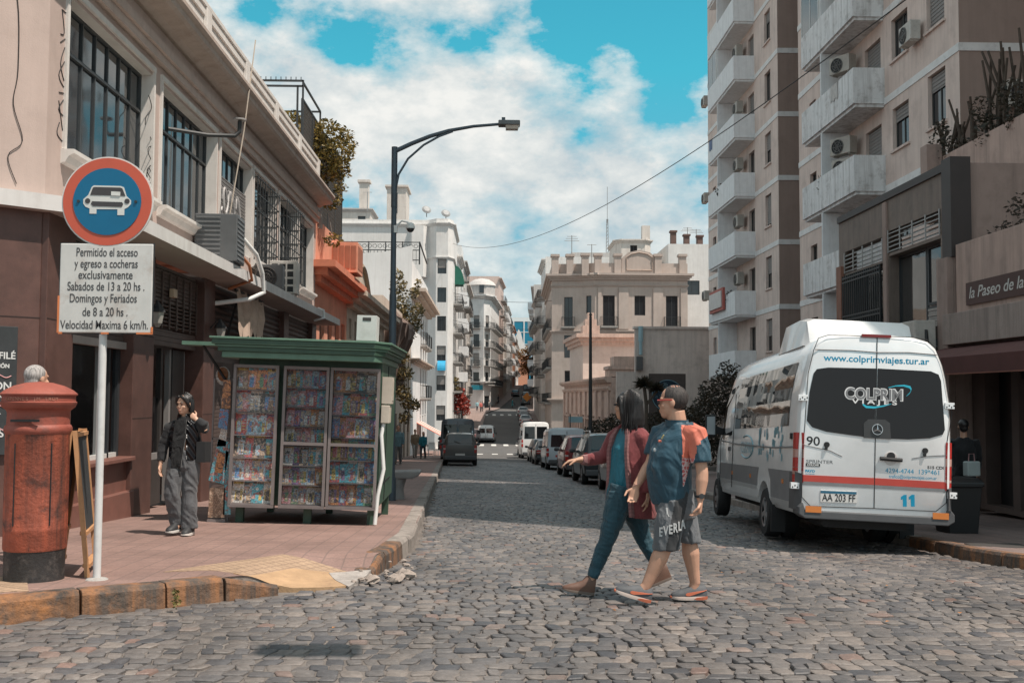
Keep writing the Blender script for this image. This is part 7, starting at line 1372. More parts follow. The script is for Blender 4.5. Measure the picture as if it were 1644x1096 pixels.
def strands(b,P,n,zlo,a0,a1,rg,rx=.092,ry=.108,flare=.02,r=.0062):
    for k in range(n):
        a=a0+(a1-a0)*(k+rg.uniform(-.4,.4))/n; x,y=math.cos(a),math.sin(a); lo=zlo+rg.uniform(-.035,.03); fl=flare*rg.uniform(-.3,1.3); j=rg.uniform(.97,1.05); w=rg.uniform(-.012,.012)
        pts=[P(x*rx*.15,-.02+y*ry*.15,.138*j),P(x*rx*.72*j,-.02+y*ry*.72*j,.108),P(x*rx*1.02*j,-.02+y*ry*1.02*j,.04),P(x*(rx+.006)*j+w*.3,-.02+y*(ry+.004)*j,-.05),P(x*(rx+fl*.5)+w*.6,-.02+y*(ry+fl*.4),(lo-.05)*.6),P(x*(rx+fl)+w,-.02+y*(ry+fl*.6),lo)]
        b.tube(pts,[r*.6,r,r*1.1,r*1.1,r,r*.3],4)
# ---- man in the sports shirt
MX_,MY_=(880+560/2.673-785)/F*8.5,8.5
mn=thing('person','man in navy and orange sports shirt and grey shorts striding left, looking away','person',(MX_,MY_,ZR(MX_,MY_)+.012))
b=B()
head(b,(-.045,0,1.6),(-.96,.28),1.1,tilt=.03); b.tube([(.0,.0,1.34),(-.005,0,1.43),(-.02,.0,1.53)],[.1,.078,.074],14)
b.loft([ering(c,rx,ry,R(-46)) for c,rx,ry in (((-.03,0,.78),.12,.095),((-.05,0,.9),.14,.11),((-.06,0,1.05),.165,.135),((-.03,0,1.25),.18,.125),((0,0,1.38),.15,.08),((0,0,1.43),.08,.07))])
leg(b,(-.04,-.09,.84),(-.125,-.12,.47),(-.29,-.12,.125),[.07,.07,.072,.062,.07,.05,.04]); leg(b,(.03,.1,.84),(.105,.1,.47),(.155,.1,.125),[.07,.07,.072,.063,.072,.052,.042])
b.tube([(-.29,-.12,.14),(-.34,-.12,.07)],[.04,.04],10); b.tube([(.155,.1,.14),(.13,.1,.06)],[.042,.04],10)
arm(b,(.125,-.15,1.34),(.155,-.21,1.04),(.13,-.24,.835),[.06,.058,.05,.047,.05,.036,.029]); hand(b,(.13,-.24,.83),(-.05,-.02,-1),(-1,.25,-.1),(-.3,-1,0),1.05,1.2,.8,.9)
arm(b,(-.12,.15,1.34),(-.205,.13,1.1),(-.335,.06,.915),[.06,.058,.05,.046,.047,.035,.029]); hand(b,(-.335,.06,.91),(-.25,-.1,-.9),(-.2,-1,.1),(-1,0,.25),1.02,.75,.9,.5)
remesh(b,'body',[SK1],.0055,3,mn)
def paint_shirt(c,n):
    # orange shoulder and side panel on the near side, white piping between
    u=c.x*.72-c.y*.69  # toward the near shoulder
    v=c.x*.69+c.y*.72
    if c.x>.1 and c.y<-.06: return 1 if c.z>1.285+.5*(c.x-.1)-.06*max(0,math.sin(c.y*38)) else 0
    e=.035+.02*math.sin((c.z-.9)*8)
    if .93<c.z<=1.26 and abs(c.x-.035-.12*(c.z-1.1))<.045*min(1,(c.z-.91)*4) and c.y<-.02 and c.x<.1: return 2 if c.z<1.16 else 1
    if 1.2<c.z<=1.47 and c.x>.005 and c.x<.12 and c.y<.02 and c.z<1.42: return 1
    return 0
navy=cloth('shirt_navy',(.012,.055,.085),.6,.9,7); oran=cloth('shirt_orange',(.62,.16,.1),.6,.6,7)
pat=bpy.data.materials.new('shirt_pattern'); pat.use_nodes=True; nt=pat.node_tree; nt.nodes.clear(); N=NT(nt); t_=N('ShaderNodeTexCoord'); vo=N('ShaderNodeTexVoronoi',i_Vector=t_.outputs['Object'],i_Scale=32.0,feature='DISTANCE_TO_EDGE'); cc=mixc(N,ramp(N,vo.outputs[0],[(.1,1),(.16,0)]),(.5,.12,.12),(.62,.5,.5)); p_=N('ShaderNodeBsdfPrincipled',i_Base_Color=cc,i_Roughness=.7); N('ShaderNodeOutputMaterial',i_Surface=p_.outputs[0])
b=B(); b.loft([ering(c,rx,ry,R(-46),24) for c,rx,ry in (((-.055,0,.785),.168,.14),((-.06,0,.82),.172,.148),((-.075,0,.98),.178,.165),((-.075,0,1.08),.182,.168),((-.05,0,1.2),.195,.155),((-.02,0,1.31),.205,.135),((0,0,1.38),.175,.1),((0,0,1.425),.1,.085),((-.005,0,1.445),.082,.078))])
b.tube([(.06,-.09,1.375),(.12,-.15,1.345),(.14,-.185,1.22),(.148,-.2,1.13)],[.07,.083,.08,.076],14); b.tube([(-.06,.09,1.375),(-.12,.15,1.345),(-.165,.145,1.22),(-.185,.14,1.16)],[.07,.08,.076,.074],14)
remesh(b,'shirt',[navy,oran,pat],.0065,5,mn,paint_shirt,fold=(.011,(6,6,5)))
b=B(); b.loft([ering((-.0,0,1.405),.105,.098),ering((-.008,0,1.44),.094,.09),ering((-.012,0,1.458),.096,.092),ering((-.012,0,1.458),.089,.085),ering((-.0,0,1.405),.09,.085)],cap=False).build('collar',navy,mn,smooth=50)
B().ell((-.168,-.118,1.29),(.016,.014,.012),8,6).build('chest_badge',oran,mn); B().ell((-.205,-.095,1.22),(.012,.012,.016),8,6).build('chest_print',M('print_white',(.6,.6,.6),.7),mn); B().tube([(-.155,-.13,1.31),(-.14,-.14,1.34)],.006,5).build('chest_stroke',M('print_yellow',(.55,.45,.2),.7),mn)
# shorts
b=B(); b.loft([ering(c,rx,ry,R(-46)) for c,rx,ry in (((-.04,0,.9),.16,.13),((-.04,0,.82),.172,.142),((-.02,0,.72),.165,.145),((0,0,.67),.13,.12))])
b.loft([ering(c,rx,ry,R(-10)) for c,rx,ry in (((-.05,-.075,.82),.11,.1),((-.08,-.09,.68),.112,.105),((-.11,-.11,.52),.105,.1),((-.125,-.115,.43),.1,.098))]); b.loft([ering(c,rx,ry,R(10)) for c,rx,ry in (((.02,.075,.82),.11,.1),((.05,.085,.68),.112,.105),((.09,.095,.54),.1,.1),((.105,.1,.465),.095,.098))])
def paint_sh(c,n): return 1 if (n.y<-.1 and -.085<c.x+.35*(.7-c.z)*.6<.02 and c.y<-.1) else 0
sho=remesh(b,'shorts',[cloth('shorts_grey',(.12,.125,.135),.85,1.0,8),cloth('shorts_dark',(.03,.031,.034),.85,1.0,8)],.0075,5,mn,paint_sh,fold=(.011,(8,8,4)))
for i,(ch_,xx) in enumerate(zip('EVERLA',(-.172,-.137,-.1,-.062,-.025,.005))):
    y=-.11-.098*math.sqrt(max(0,1-((xx+.088)/.118)**2))-.006; text(ch_,.098,M('print_grey',(.5,.5,.5),.8),sho,(xx,y,.545+.012*i),(PI/2,0,(xx+.09)*5.0),name='print_letter',ext=.003,sx=.62,bold=.003)
B().tube([(-.13,-.2,.77),(-.125,-.21,.72),(-.115,-.205,.7)],.007,5).build('drawstring',M('print_grey'),sho)
# hair, glasses, watch
def clipell(b,C,f,r,zmin,k=1.0,off=(0,0,0),back=None):
    pass
hm=hairmat('hair_short',(.035,.028,.026),.7); Cm=V((-.045,0,1.6)); f=V((-.96,.28,0)).normalized(); r_=V((-f.y,f.x,0)); Q=MX((r_,f,ZU)).transposed()
b=B(); b.ell(Cm+ZU*.034-f*.019,(.0915,.1115,.1075),20,14,rot=Q)
me=remesh(b,'hair',[hm,M('scalp',(.4,.2,.14),.5,.2,30)],.006,1,mn,lambda c,n:1 if ((c-Cm-ZU*.115+f*.02).length<.05 and math.sin(c.x*300)+math.sin(c.y*260)+math.sin(c.x*170+c.y*200)>.5) else 0)
bm=bmesh.new(); bm.from_mesh(me.data); bmesh.ops.delete(bm,geom=[v for v in bm.verts if (v.co-Cm).dot(f)>.062-.12*max(0,(v.co.z-Cm.z-.03)) or v.co.z<Cm.z-.055+.5*max(0,(v.co-Cm).dot(f)+.03) or (abs((v.co-Cm).dot(r_))>.05 and v.co.z<Cm.z+.03 and (v.co-Cm).dot(f)>-.015)],context='VERTS'); bm.to_mesh(me.data); bm.free()
gl_=M('glasses_red',(.45,.05,.04),.3); P=lambda x,y,z:Cm+(r_*x+f*y+ZU*z)*1.1
gg=B(); 
for s in (-1,1): gg.tube([P(s*.083,-.01,.018),P(s*.081,.04,.018),P(s*.066,.098,.014)],.005,5)
gg.tube([P(-.066,.098,.014),P(0,.108,.016),P(.066,.098,.014)],.006,5); g_=gg.build('sunglasses',gl_,mn)
for s in (-1,1): B().ell(P(s*.034,.098,.0),(.028,.008,.021),10,6,rot=Q).build('lens',M('lens_dark',(.02,.02,.025),.1),g_,smooth=60)
wt_=B().tube([(.13+.033*math.cos(a),-.236+.035*math.sin(a),.868+.004*math.cos(a)) for a in [i*PI/8 for i in range(17)]],.011,6).build('watch',M('black'),mn); B().disc((.135,-.274,.868),(0,1,0),.021,.012,14).build('watch_face',M('watch_face',(.05,.055,.06),.2),wt_)
B().tube([(-.325+.033*math.cos(a),.065+.033*math.sin(a),.935+.012*math.cos(a)) for a in [i*PI/8 for i in range(17)]],.0035,5).build('bracelet',M('bead_pink',(.55,.3,.25),.5),mn)
shm=M('sneaker_grey',(.085,.088,.095),.7,.2,12); so_=M('sole_cream',(.62,.5,.44),.6); so2=M('sole_orange',(.62,.17,.09),.5); lace=M('lace_teal',(.2,.42,.48),.6)
def sneaker(t,heel,toe,nearside):
    u,h,d,L,up,s=shoe(t,heel,toe,None,(shm,so_)); q=-s if (-s).y<0 else s
    B().loft([[h+d*L*f+q*.052*ww+up*z0,h+d*L*f+q*.055*ww+up*z1,h+d*L*f+q*.046*ww+up*z1,h+d*L*f+q*.044*ww+up*z0] for f,z0,z1,ww in ((.0,.008,.03,.85),(.12,.002,.028,.98),(.3,.002,.022,.98),(.38,.008,.012,.98))]).build('heel_unit',so2,u)
    # side stroke: a tapering hooked tick
    sw=[(.62,.040,.052,1.07),(.57,.035,.06,1.07),(.5,.036,.062,1.06),(.4,.045,.066,1.05),(.28,.056,.07,1.04),(.12,.07,.075,1.0),(.02,.08,.082,.9)]
    B().loft([[h+d*L*f+q*(.047*ww+.004-.0+(.0))+up*z0,h+d*L*f+q*(.047*ww*.9+.008)+up*z1,h+d*L*f+q*.03+up*z1,h+d*L*f+q*.03+up*z0] for f,z0,z1,ww in sw]).build('side_stroke',so2,u)
    bb_=B()
    for k in range(5): f=.4+.055*k; z=.1-.012*k; bb_.tube([h+d*L*f+s*.03+up*(z-.012),h+d*L*(f+.015)+up*(z+.006),h+d*L*f-s*.03+up*(z-.012)],.005,5); 
    bb_.build('lace',lace,u); B().ell(h+d*L*.97+up*.022,(.02,.03,.015),8,6).build('toe_cap',so2,u,smooth=60)
sneaker(mn,(-.255,-.125,.012),(-.535,-.135,.095),1); sneaker(mn,(.245,.1,.0),(-.045,.09,.0),1)
# ---- woman in the cardigan
WX,WY=(992.2-785)/F*8.95,8.95
wm=thing('person','woman with black bob in dark red cardigan and teal jeans striding left beside the man','person',(WX,WY,ZR(WX,WY)+.012))
b=B(); Cw=V((.075,0,1.575)); head(b,Cw,(-.9,.42),.98,tilt=.02); b.tube([(.1,0,1.34),(.095,0,1.42),(.085,0,1.5)],[.075,.055,.055],12)
b.loft([ering(c,rx,ry,R(-46)) for c,rx,ry in (((.06,0,.78),.15,.115),((.07,0,.9),.155,.12),((.08,0,1.05),.13,.105),((.09,0,1.22),.15,.11),((.095,0,1.34),.145,.075),((.095,0,1.4),.07,.06))])
leg(b,(.02,-.085,.84),(-.1,-.1,.46),(-.235,-.1,.12),[.1,.1,.08,.055,.055,.042,.036]); leg(b,(.1,.09,.84),(.235,.1,.44),(.39,.1,.165),[.1,.1,.08,.055,.055,.042,.036])
arm(b,(0,.13,1.33),(-.1,.12,1.14),(-.335,.05,1.115),[.05,.048,.04,.038,.038,.03,.024]); hand(b,(-.335,.05,1.115),(-1,-.12,-.16),(0,-.1,-1),(-.2,-1,.05),.98,.42,1.0,.5)
arm(b,(.19,-.12,1.32),(.26,-.14,1.06),(.23,-.17,.83),[.05,.048,.04,.038,.038,.03,.024]); hand(b,(.23,-.17,.83),(-.1,0,-1),(-1,.2,0),(-.2,-1,0),.95,.5)
remesh(b,'body',[SK2],.0055,3,wm)
jn=cloth('jeans_teal',(.012,.055,.078),.7,.8,11); b=B(); b.loft([ering(c,rx,ry,R(-40)) for c,rx,ry in (((.06,0,.95),.15,.115),((.06,0,.85),.165,.13),((.06,0,.76),.16,.125),((.06,0,.72),.12,.1))])
leg(b,(.02,-.085,.84),(-.1,-.1,.46),(-.225,-.1,.15),[.112,.112,.092,.067,.067,.054,.048]); leg(b,(.1,.09,.84),(.235,.1,.44),(.375,.1,.19),[.112,.112,.092,.067,.067,.054,.048]); remesh(b,'jeans',[jn],.0075,4,wm,fold=(.0065,(7,7,16)))
tp=cloth('top_teal',(.0,.12,.17),.45,1.0,8); b=B(); b.loft([ering(c,rx,ry,R(-46)) for c,rx,ry in (((.05,0,.7),.17,.135),((.06,0,.85),.172,.138),((.075,0,1.05),.15,.125),((.085,0,1.22),.165,.125),((.092,0,1.33),.15,.085),((.095,0,1.385),.085,.07))]); remesh(b,'top',[tp],.008,4,wm,fold=(.01,(9,9,3)))
# open cardigan: C shaped shell round the body, open toward the front (facing angle)
FA=math.atan2(-.62,-.78)
def cring(c,rx,ry,gap,th,ang=R(-46),n=26):
    c=V(c); out=[];inn=[]
    for k in range(n+1):
        a=FA+gap/2+(2*PI-gap)*k/n; q=a-ang; u=V((math.cos(ang),math.sin(ang),0)); w=V((-math.sin(ang),math.cos(ang),0)); v=u*math.cos(q)*rx+w*math.sin(q)*ry; out.append(c+v); inn.append(c+v*(1-th/min(rx,ry)))
    return out+inn[::-1]
cg=cloth('cardigan_maroon',(.18,.042,.045),.95,.7,10,.2); rib=cloth('cardigan_rib',(.33,.16,.15),.95,.4,14,.2,stripe=(28.0,(.1,.035,.04)))
b=B(); b.loft([cring(c,rx,ry,g,.022) for c,rx,ry,g in (((.12,.0,.64),.225,.18,1.35),((.115,0,.8),.215,.175,1.3),((.105,0,1.0),.195,.16,1.2),((.1,0,1.2),.2,.155,1.1),((.1,0,1.31),.185,.12,1.0),((.1,0,1.385),.115,.09,1.0),((.1,0,1.42),.085,.075,1.1))])
b.tube([(.04,.1,1.35),(-.0,.13,1.32),(-.1,.125,1.14),(-.2,.1,1.12),(-.3,.06,1.12)],[.06,.068,.062,.055,.045],12); b.tube([(.16,-.09,1.35),(.19,-.12,1.31),(.265,-.14,1.06),(.235,-.165,.86)],[.06,.07,.063,.052],12)
def pcg(c,n): return 1 if (c.x<-.25) else 0
remesh(b,'cardigan',[cg,rib],.0085,4,wm,pcg,fold=(.011,(7,7,4)))
# knitted band along both front edges and round the neck
def edge(gap,c,rx,ry,sd): 
    r=cring(c,rx,ry,gap,.02); return r[0] if sd>0 else r[26]
for sd in (1,-1):
    pts=[]
    for c,rx,ry,g in (((.12,.0,.655),.23,.185,1.3),((.115,0,.8),.22,.18,1.25),((.105,0,1.0),.2,.165,1.15),((.1,0,1.2),.203,.158,1.05),((.1,0,1.31),.188,.123,.95),((.1,0,1.39),.118,.093,.95)): pts.append(edge(g,c,rx,ry,sd))
    b=B(); b.loft([[p+V((-.02,0,0)),p+V((0,-.022,0)),p+V((.028,-.006,0)),p+V((.01,.02,0))] for p in pts]); b.build('knit_band',rib,wm,smooth=50)
hw_=hairmat('hair_bob',(.011,.009,.009),.42); f=V((-.9,.42,0)).normalized(); r_=V((-f.y,f.x,0)); Q=MX((r_,f,ZU)).transposed(); Ph=lambda x,y,z:Cw+r_*x+f*y+ZU*z
b=B(); b.ell(Ph(0,-.02,.035),(.09,.108,.1),18,12,rot=Q)
b.loft([[Ph(x*k_,y*k_-.03-.01*k_,z) for x,y in [(.098*math.cos(a),.1*math.sin(a)-.01) for a in [PI*.92+i*(PI*1.16)/12 for i in range(13)]]]+[Ph(x*k_*.5,y*k_*.5-.03,z) for x,y in [(.098*math.cos(a),.1*math.sin(a)-.01) for a in [PI*.92+i*(PI*1.16)/12 for i in range(13)]][::-1]] for z,k_ in ((.05,.92),(-.02,1.0),(-.1,1.08),(-.16,1.02),(-.185,.85))])
for s in (-1,1): b.tube([Ph(s*.07,.035,.09),Ph(s*.088,.015,.02),Ph(s*.092,.005,-.06),Ph(s*.085,.0,-.14),Ph(s*.075,-.005,-.18)],[.022,.026,.026,.022,.012],8)
ho=remesh(b,'hair',[hw_],.008,3,wm); b=B(); rgh=random.Random(2); strands(b,Ph,150,-.2,PI*.93,PI*2.07,rgh); strands(b,Ph,60,-.17,PI*.94,PI*2.06,rgh,.1,.116,.03,.0045); b.build('hair_strands',hw_,wm,smooth=60)
B().tube([Ph(-.075,.03,.02),Ph(-.06,.09,.015),Ph(0,.1,.012),Ph(.06,.09,.015),Ph(.075,.03,.02)],.007,6).build('glasses',M('black'),wm)
bo=M('boot_brown',(.13,.066,.045),.6,.2,8); bs=M('boot_sole',(.16,.12,.1),.7)
for he,te_,an in (((-.215,-.1,.0),(-.48,-.12,.04),(-.235,-.1,.12)),((.475,.1,.105),(.24,.09,.012),(.39,.1,.165))): shoe(wm,he,te_,an,(bo,bs),'boot',.043)
# ---- woman in the quilted vest
QX,QY=(302-785)/F*12.1,12.1
qw=thing('person','woman in black quilted vest and grey trousers with one hand at her neck','person',(QX,QY,SZ(QX,QY)+.008))
b=B(); Cq=V((.0,-.03,1.475)); P,Q=head(b,Cq,(-.42,-.9),.93,tilt=.12); b.tube([(0,0,1.25),(0,-.005,1.33),(0,-.015,1.4)],[.07,.05,.05],12)
b.loft([ering(c,rx,ry,0) for c,rx,ry in (((0,0,.75),.15,.11),((0,0,.95),.14,.1),((0,0,1.15),.155,.105),((0,0,1.25),.14,.08),((0,0,1.3),.07,.06))])
arm(b,(-.17,0,1.22),(-.235,.0,1.0),(-.25,-.05,.79),[.045,.044,.038,.035,.034,.027,.023]); hand(b,(-.25,-.05,.79),(-.05,-.1,-1),(1,-.1,0),(.1,-1,0),.92,.5)
arm(b,(.16,0,1.23),(.235,-.04,1.19),(.13,-.03,1.31),[.045,.044,.04,.038,.034,.027,.023]); hand(b,(.135,-.03,1.31),(-.8,.1,.6),(-.3,.9,0),(.3,.3,.9),.9,.6)
b.tube([(-.02,-.02,.14),(-.06,-.08,.06)],[.035,.03],8)
remesh(b,'body',[skinm('skin_light',(.56,.33,.23))],.0055,3,qw); face(qw,P,Q,.93)
gt_=cloth('trousers_grey',(.085,.085,.09),.8,1.0,8); b=B(); b.loft([ering(c,rx,ry,0) for c,rx,ry in (((0,0,.95),.15,.115),((0,0,.85),.165,.125),((0,0,.76),.165,.125),((0,0,.72),.13,.1))])
leg(b,(-.075,-.02,.8),(-.1,-.1,.47),(-.06,.0,.13),[.1,.1,.092,.08,.082,.082,.085]); leg(b,(.08,0,.8),(.075,-.02,.46),(.085,-.02,.07),[.1,.1,.092,.08,.084,.086,.09]); remesh(b,'trousers',[gt_],.0085,4,qw,fold=(.012,(8,8,6)))
slv=cloth('sleeve_black',(.014,.014,.016),.85,.5,9); b=B(); b.tube([(-.1,0,1.25),(-.17,0,1.22),(-.237,.0,1.0),(-.25,-.04,.83)],[.05,.06,.056,.043],12); b.tube([(.1,0,1.25),(.165,0,1.23),(.25,-.04,1.205),(.24,-.045,1.23),(.155,-.035,1.295)],[.05,.06,.06,.058,.042],12); remesh(b,'sleeves',[slv],.0085,3,qw,fold=(.008,(8,8,12)))
qm=bpy.data.materials.new('quilted_black'); qm.use_nodes=True; nt=qm.node_tree; nt.nodes.clear(); N=NT(nt); t_=N('ShaderNodeTexCoord'); w1=N('ShaderNodeTexWave',i_Vector=t_.outputs['Object'],i_Scale=5.2,wave_type='BANDS',bands_direction='DIAGONAL',i_Distortion=.6); bq=N('ShaderNodeBump',i_Height=w1.outputs[1],i_Strength=1.0,i_Distance=.05); p_=N('ShaderNodeBsdfPrincipled',i_Roughness=.25,i_Normal=bq.outputs[0]); p_.inputs['Base Color'].default_value=(.012,.013,.016,1); N('ShaderNodeOutputMaterial',i_Surface=p_.outputs[0])
FA=-PI/2
b=B(); b.loft([cring(c,rx,ry,g,.025,0) for c,rx,ry,g in (((0,0,.84),.175,.14,.75),((0,0,1.0),.17,.135,.7),((0,0,1.15),.178,.135,.65),((0,0,1.25),.16,.105,.6),((0,0,1.3),.09,.08,.6),((0,0,1.37),.08,.075,.7))]); remesh(b,'vest',[qm],.009,3,qw)
sc_=cloth('scarf_black',(.011,.011,.012),.95,1.0,14); b=B(); b.loft([ering((0,-.01,1.26),.09,.088),ering((0,-.01,1.3),.083,.08),ering((0,-.012,1.335),.066,.064)]); b.loft([[(x*w_+xo,-.125-.02*abs(math.sin(z*5)),z) for x in (-1,-.3,.3,1)]+[(x*w_+xo,-.1,z) for x in (1,-1)] for z,w_,xo in ((1.3,.06,-.01),(1.1,.07,-.02),(.9,.06,-.04),(.76,.055,-.05))]); b.build('scarf',sc_,qw,smooth=50); b=B()
for k in range(9): x=-.1+.0125*k; b.tube([(x,-.12,.765),(x+.004,-.125,.7),(x,-.12,.66)],.004,4)
b.build('scarf_fringe',sc_,qw)
b=B(); f=V((-.42,-.9,0)).normalized(); r_=V((-f.y,f.x,0)); Q2=MX((r_,f,ZU)).transposed(); Ph=lambda x,y,z:Cq+(r_*x+f*y+ZU*z)*.95
b.ell(Ph(0,-.03,.04),(.085,.095,.092),16,10,rot=Q2); b.ell(Ph(0,-.07,-.04),(.07,.045,.07),12,8,rot=Q2)
for s in (-1,1): b.tube([Ph(s*.01,.075,.1),Ph(s*.05,.07,.075),Ph(s*.08,.035,.02),Ph(s*.078,.0,-.04)],[.016,.022,.022,.016],8)
remesh(b,'hair',[hairmat('hair_bob2',(.014,.012,.012),.35)],.007,2,qw); b=B(); strands(b,Ph,100,-.085,PI*.97,PI*2.03,random.Random(4),.086,.1,-.005,.005); b.build('hair_strands',hairmat('hair_bob2'),qw,smooth=60)
bgm=M('bag_black',(.02,.02,.021),.5,.2,6); hb=B().loft([[(.16+x,y-.02,z) for x,y in ((.0,-.06),(.1,-.07),(.15,0),(.1,.07),(.0,.06))] for z in (.82,.86,1.0,1.05)]).build('handbag',bgm,qw,smooth=50); B().tube([(.2,-.03,1.05),(.17,-.06,1.2),(.15,-.04,1.29)],.009,5).build('strap',bgm,hb)
for he,te_ in (((-.035,.03,.035),(-.11,-.2,.03)),((.095,.04,.0),(.07,-.2,.0))): shoe(qw,he,te_,None,(M('sneaker_black',(.03,.03,.032),.6),SHOE),'sneaker',.043)
# ---- simpler people
def ped(label,loc,face_a,top,bottom,hairc,skin=SK2,h=1.7,phase=.5,vox=.012,sit=False,shoes=None,arms=(.0,.0),grey=False,bag=None,cat='person',female=False,group=None):
    t=thing('person',label,cat,loc,face_a,group); k=h/1.7; q=lambda x,y,z:(x*k,y*k,z*k)   # faces local -y
    b=B(); P,Q=head(b,q(0,-.01,1.58),(0,-1),k*.98); b.tube([q(0,.01,1.33),q(0,.005,1.43),q(0,0,1.5)],[.07*k,.055*k,.055*k],10); 
    lg=phase*.25; hz=.84
    legs=[((-.085,0,hz),(-.09,-.08-lg*.4,.47),(-.09,-lg*.9,.1)),((.085,0,hz),(.09,-.02+lg*.5,.46),(.09,lg*.9+.05,.12))]
    if sit: legs=[((s*.09,0,.5),(s*.1,-.42,.5),(s*.1,-.4,.1)) for s in (-1,1)]
    off=V((0,0,-.36*k)) if sit else V()
    if sit: b.v=[(x,y,z-.36*k) for x,y,z in b.v]
    for a in legs: leg(b,q(*a[0]),q(*a[1]),q(*a[2]),[.075*k]*3+[.05*k,.05*k,.04*k,.035*k])
    b.loft([[p+off for p in ering(q(*c),rx*k,ry*k)] for c,rx,ry in (((0,0,.8),.13,.1),((0,0,1.1),.14,.1),((0,0,1.33),.13,.07))])
    ars=[]
    for s,a in ((-1,arms[0]),(1,arms[1])):
        sh,el,wr=V(q(s*.18,0,1.32))+off,V(q(s*.23,-.05-.12*a,1.07+.06*a))+off,V(q(s*.22,-.1-.26*a,.84+.3*a))+off; ars.append((sh,el,wr)); arm(b,sh,el,wr,[.04*k]*4+[.034*k,.028*k,.024*k]); hand(b,wr,wr-el,V((-s,0,-.2)),V((0,-1,.2)),k*.95,.5)
    remesh(b,'body',[skin],vox*.75,2,t)
    if not sit or vox<.012: 
        for s in (-1,1):
            pass
    b=B(); b.loft([[p+off for p in ering(q(*c),rx*k,ry*k)] for c,rx,ry in (((0,0,.78),.175,.135),((0,0,1.0),.17,.13),((0,0,1.2),.19,.135),((0,0,1.34),.17,.09),((0,0,1.41),.075,.07))])
    for sh,el,wr in ars: b.tube([sh.lerp(el,-.2),sh,el,el.lerp(wr,.85)],[.06*k,.066*k,.056*k,.044*k],10)
    remesh(b,'top',[top],vox,3,t,fold=(.01,(7,7,5)))
    b=B(); 
    if sit: b.loft([ering(q(0,.02,.4),.16*k,.13*k),ering(q(0,.0,.55),.165*k,.14*k)])
    else: b.loft([ering(q(0,0,.7),.12*k,.1*k),ering(q(0,0,.78),.165*k,.125*k),ering(q(0,0,.92),.155*k,.12*k)])
    for a in legs: leg(b,q(*a[0]),q(*a[1]),V(q(*a[2])).lerp(V(q(*a[1])),.08),[.095*k]*2+[.085*k,.072*k,.07*k,.066*k,.062*k])
    remesh(b,'trousers',[bottom],vox,3,t,fold=(.01,(8,8,7)))
    b=B(); b.ell(V(q(0,.018,1.622))+off,(.083*k,.1*k,.088*k),14,10); b.ell(V(q(0,.05,1.56))+off,(.07*k,.055*k,.07*k),10,8)
    if female: b.loft([ering(V(q(0,.06,1.6))+off,.08*k,.05*k),ering(V(q(0,.07,1.48))+off,.085*k,.045*k),ering(V(q(0,.07,1.38))+off,.06*k,.03*k)])
    remesh(b,'hair',[hairc],.01,2,t)
    for a in legs: x,y,z=a[2]; shoe(t,q(x,y+.06,z-.1),q(x,y-.18,max(0,z-.1-.02)),None,(shoes or M('shoe_dark',(.05,.045,.042),.6),SHOE),'sneaker',.045*k)
    return t
p=U(58,640,9.65); ped('grey haired man in dark jacket standing behind the red pillar box, back turned','' and 0 or (p.x,9.65,SZ(p.x,9.65)),R(150),cloth('jacket_dark',(.03,.035,.042),.85,.8,8),cloth('trousers_taupe',(.14,.12,.1),.85,.8,8),hairmat('hair_grey',(.3,.28,.27),.8),SK1,1.77,.15,arms=(.35,.9),vox=.01)
ped('person in orange top seated on a stool inside the dark cafe window','' and 0 or (-5.85,13.75,.32),R(100),cloth('top_orange',(.62,.25,.06),.8),cloth('trousers_dark',(.03,.03,.035),.85),hairmat('hair_bob'),SK2,1.7,0,sit=True,arms=(.6,.6))
st=thing('bar_stool','tall stool under the person in orange inside the cafe window','stool',(-5.85,13.75,.12)); B().disc((0,0,.68),(0,0,1),.17,.05,16).build('seat',M('iron'),st); B().tube([(0,0,0),(0,0,.66)],.025,8).build('post',M('iron'),st)
p=U(1546,640,17.2); ped('person in black coat walking behind the tour van toward the roller shutter','' and 0 or (p.x,17.2,SZR(p.x,17.2)),R(160),cloth('coat_black',(.012,.012,.014),.9),cloth('trousers_dark'),hairmat('hair_bob2'),SK1,1.72,.5,arms=(.1,.3))
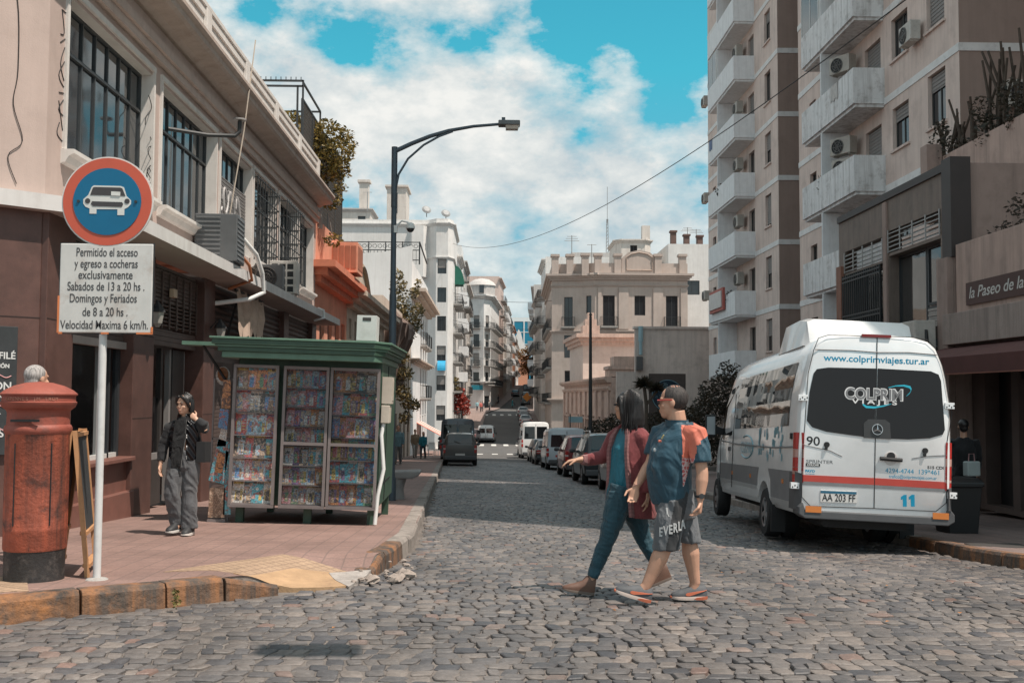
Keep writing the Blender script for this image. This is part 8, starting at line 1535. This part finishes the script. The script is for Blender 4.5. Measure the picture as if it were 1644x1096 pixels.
q=U(1560,752,16.9); hb=B().loft([[(x,y,z) for x,y in ((-.13,-.06),(.13,-.06),(.13,.06),(-.13,.06))] for z in (0,.2,.24)]).build('shopping_bag',M('bag_pale',(.42,.47,.46),.6),None,tuple(q-ZU*.12),.3,label='pale shopping bag held by the person in black behind the van',cat='bag',bevel=.02); B().tube([(-.06,0,.24),(-.05,0,.36),(.05,0,.36),(.06,0,.24)],.008,5).build('handle',M('bag_pink',(.45,.25,.25),.6),hb)
for lb,px,Y,fa,tc,bc,h,fem in (('man in teal grey sweater and grey trousers walking up past the stone bench',640,46,0,(.13,.22,.25),(.14,.135,.135),1.74,0),('person in tan shirt and pale trousers on the left pavement by the white wall',667,63,.2,(.36,.25,.17),(.5,.46,.43),1.7,0),('person in teal dress top with dark legs next to the one in tan',680,61,-.2,(.02,.2,.26),(.03,.05,.07),1.55,1),('dark clothed person sitting by the striped cafe awning',707,72.5,1.2,(.04,.035,.04),(.05,.05,.055),1.65,0)):
    p=U(px,640,Y); ped(lb,(p.x,Y,SZ(p.x,Y)),fa,cloth('cl_%d'%px,tc),cloth('cb_%d'%px,bc),hairmat('hair_short'),SK1,h,.8,vox=.016,female=fem,sit=(px==707))
for i,(px,Y,tc,bc,lb) in enumerate(((766,168,(.3,.5,.55),(.1,.1,.12),'person in pale blue outside the corner shop on the hill'),(772,166,(.55,.15,.13),(.05,.05,.06),'person in red outside the corner shop on the hill'),(775,167,(.06,.06,.07),(.05,.05,.06),'person in black right of the one in red on the hill'),(786,170,(.5,.45,.42),(.06,.06,.08),'person in cream walking at the upper crossing edge'),(800,190,(.08,.08,.1),(.08,.08,.1),'dark figure walking further up the left hill pavement'),(826,181,(.02,.22,.26),(.04,.04,.05),'rider in teal sitting on the scooter on the hill'))):
    p=U(px,640,Y); x=p.x; z=ZR(x,Y)+.15
    if i==5: x,Y,z=4.1,180.3,ZR(4.1,180)+.3
    ped(lb,(x,Y,z),.3*i,cloth('far_%d'%i,tc),cloth('farb_%d'%i,bc),hairmat('hair_short'),SK1,1.7,.6,vox=.03,sit=(i==5))
bpy.data.scenes.remove(TMP)
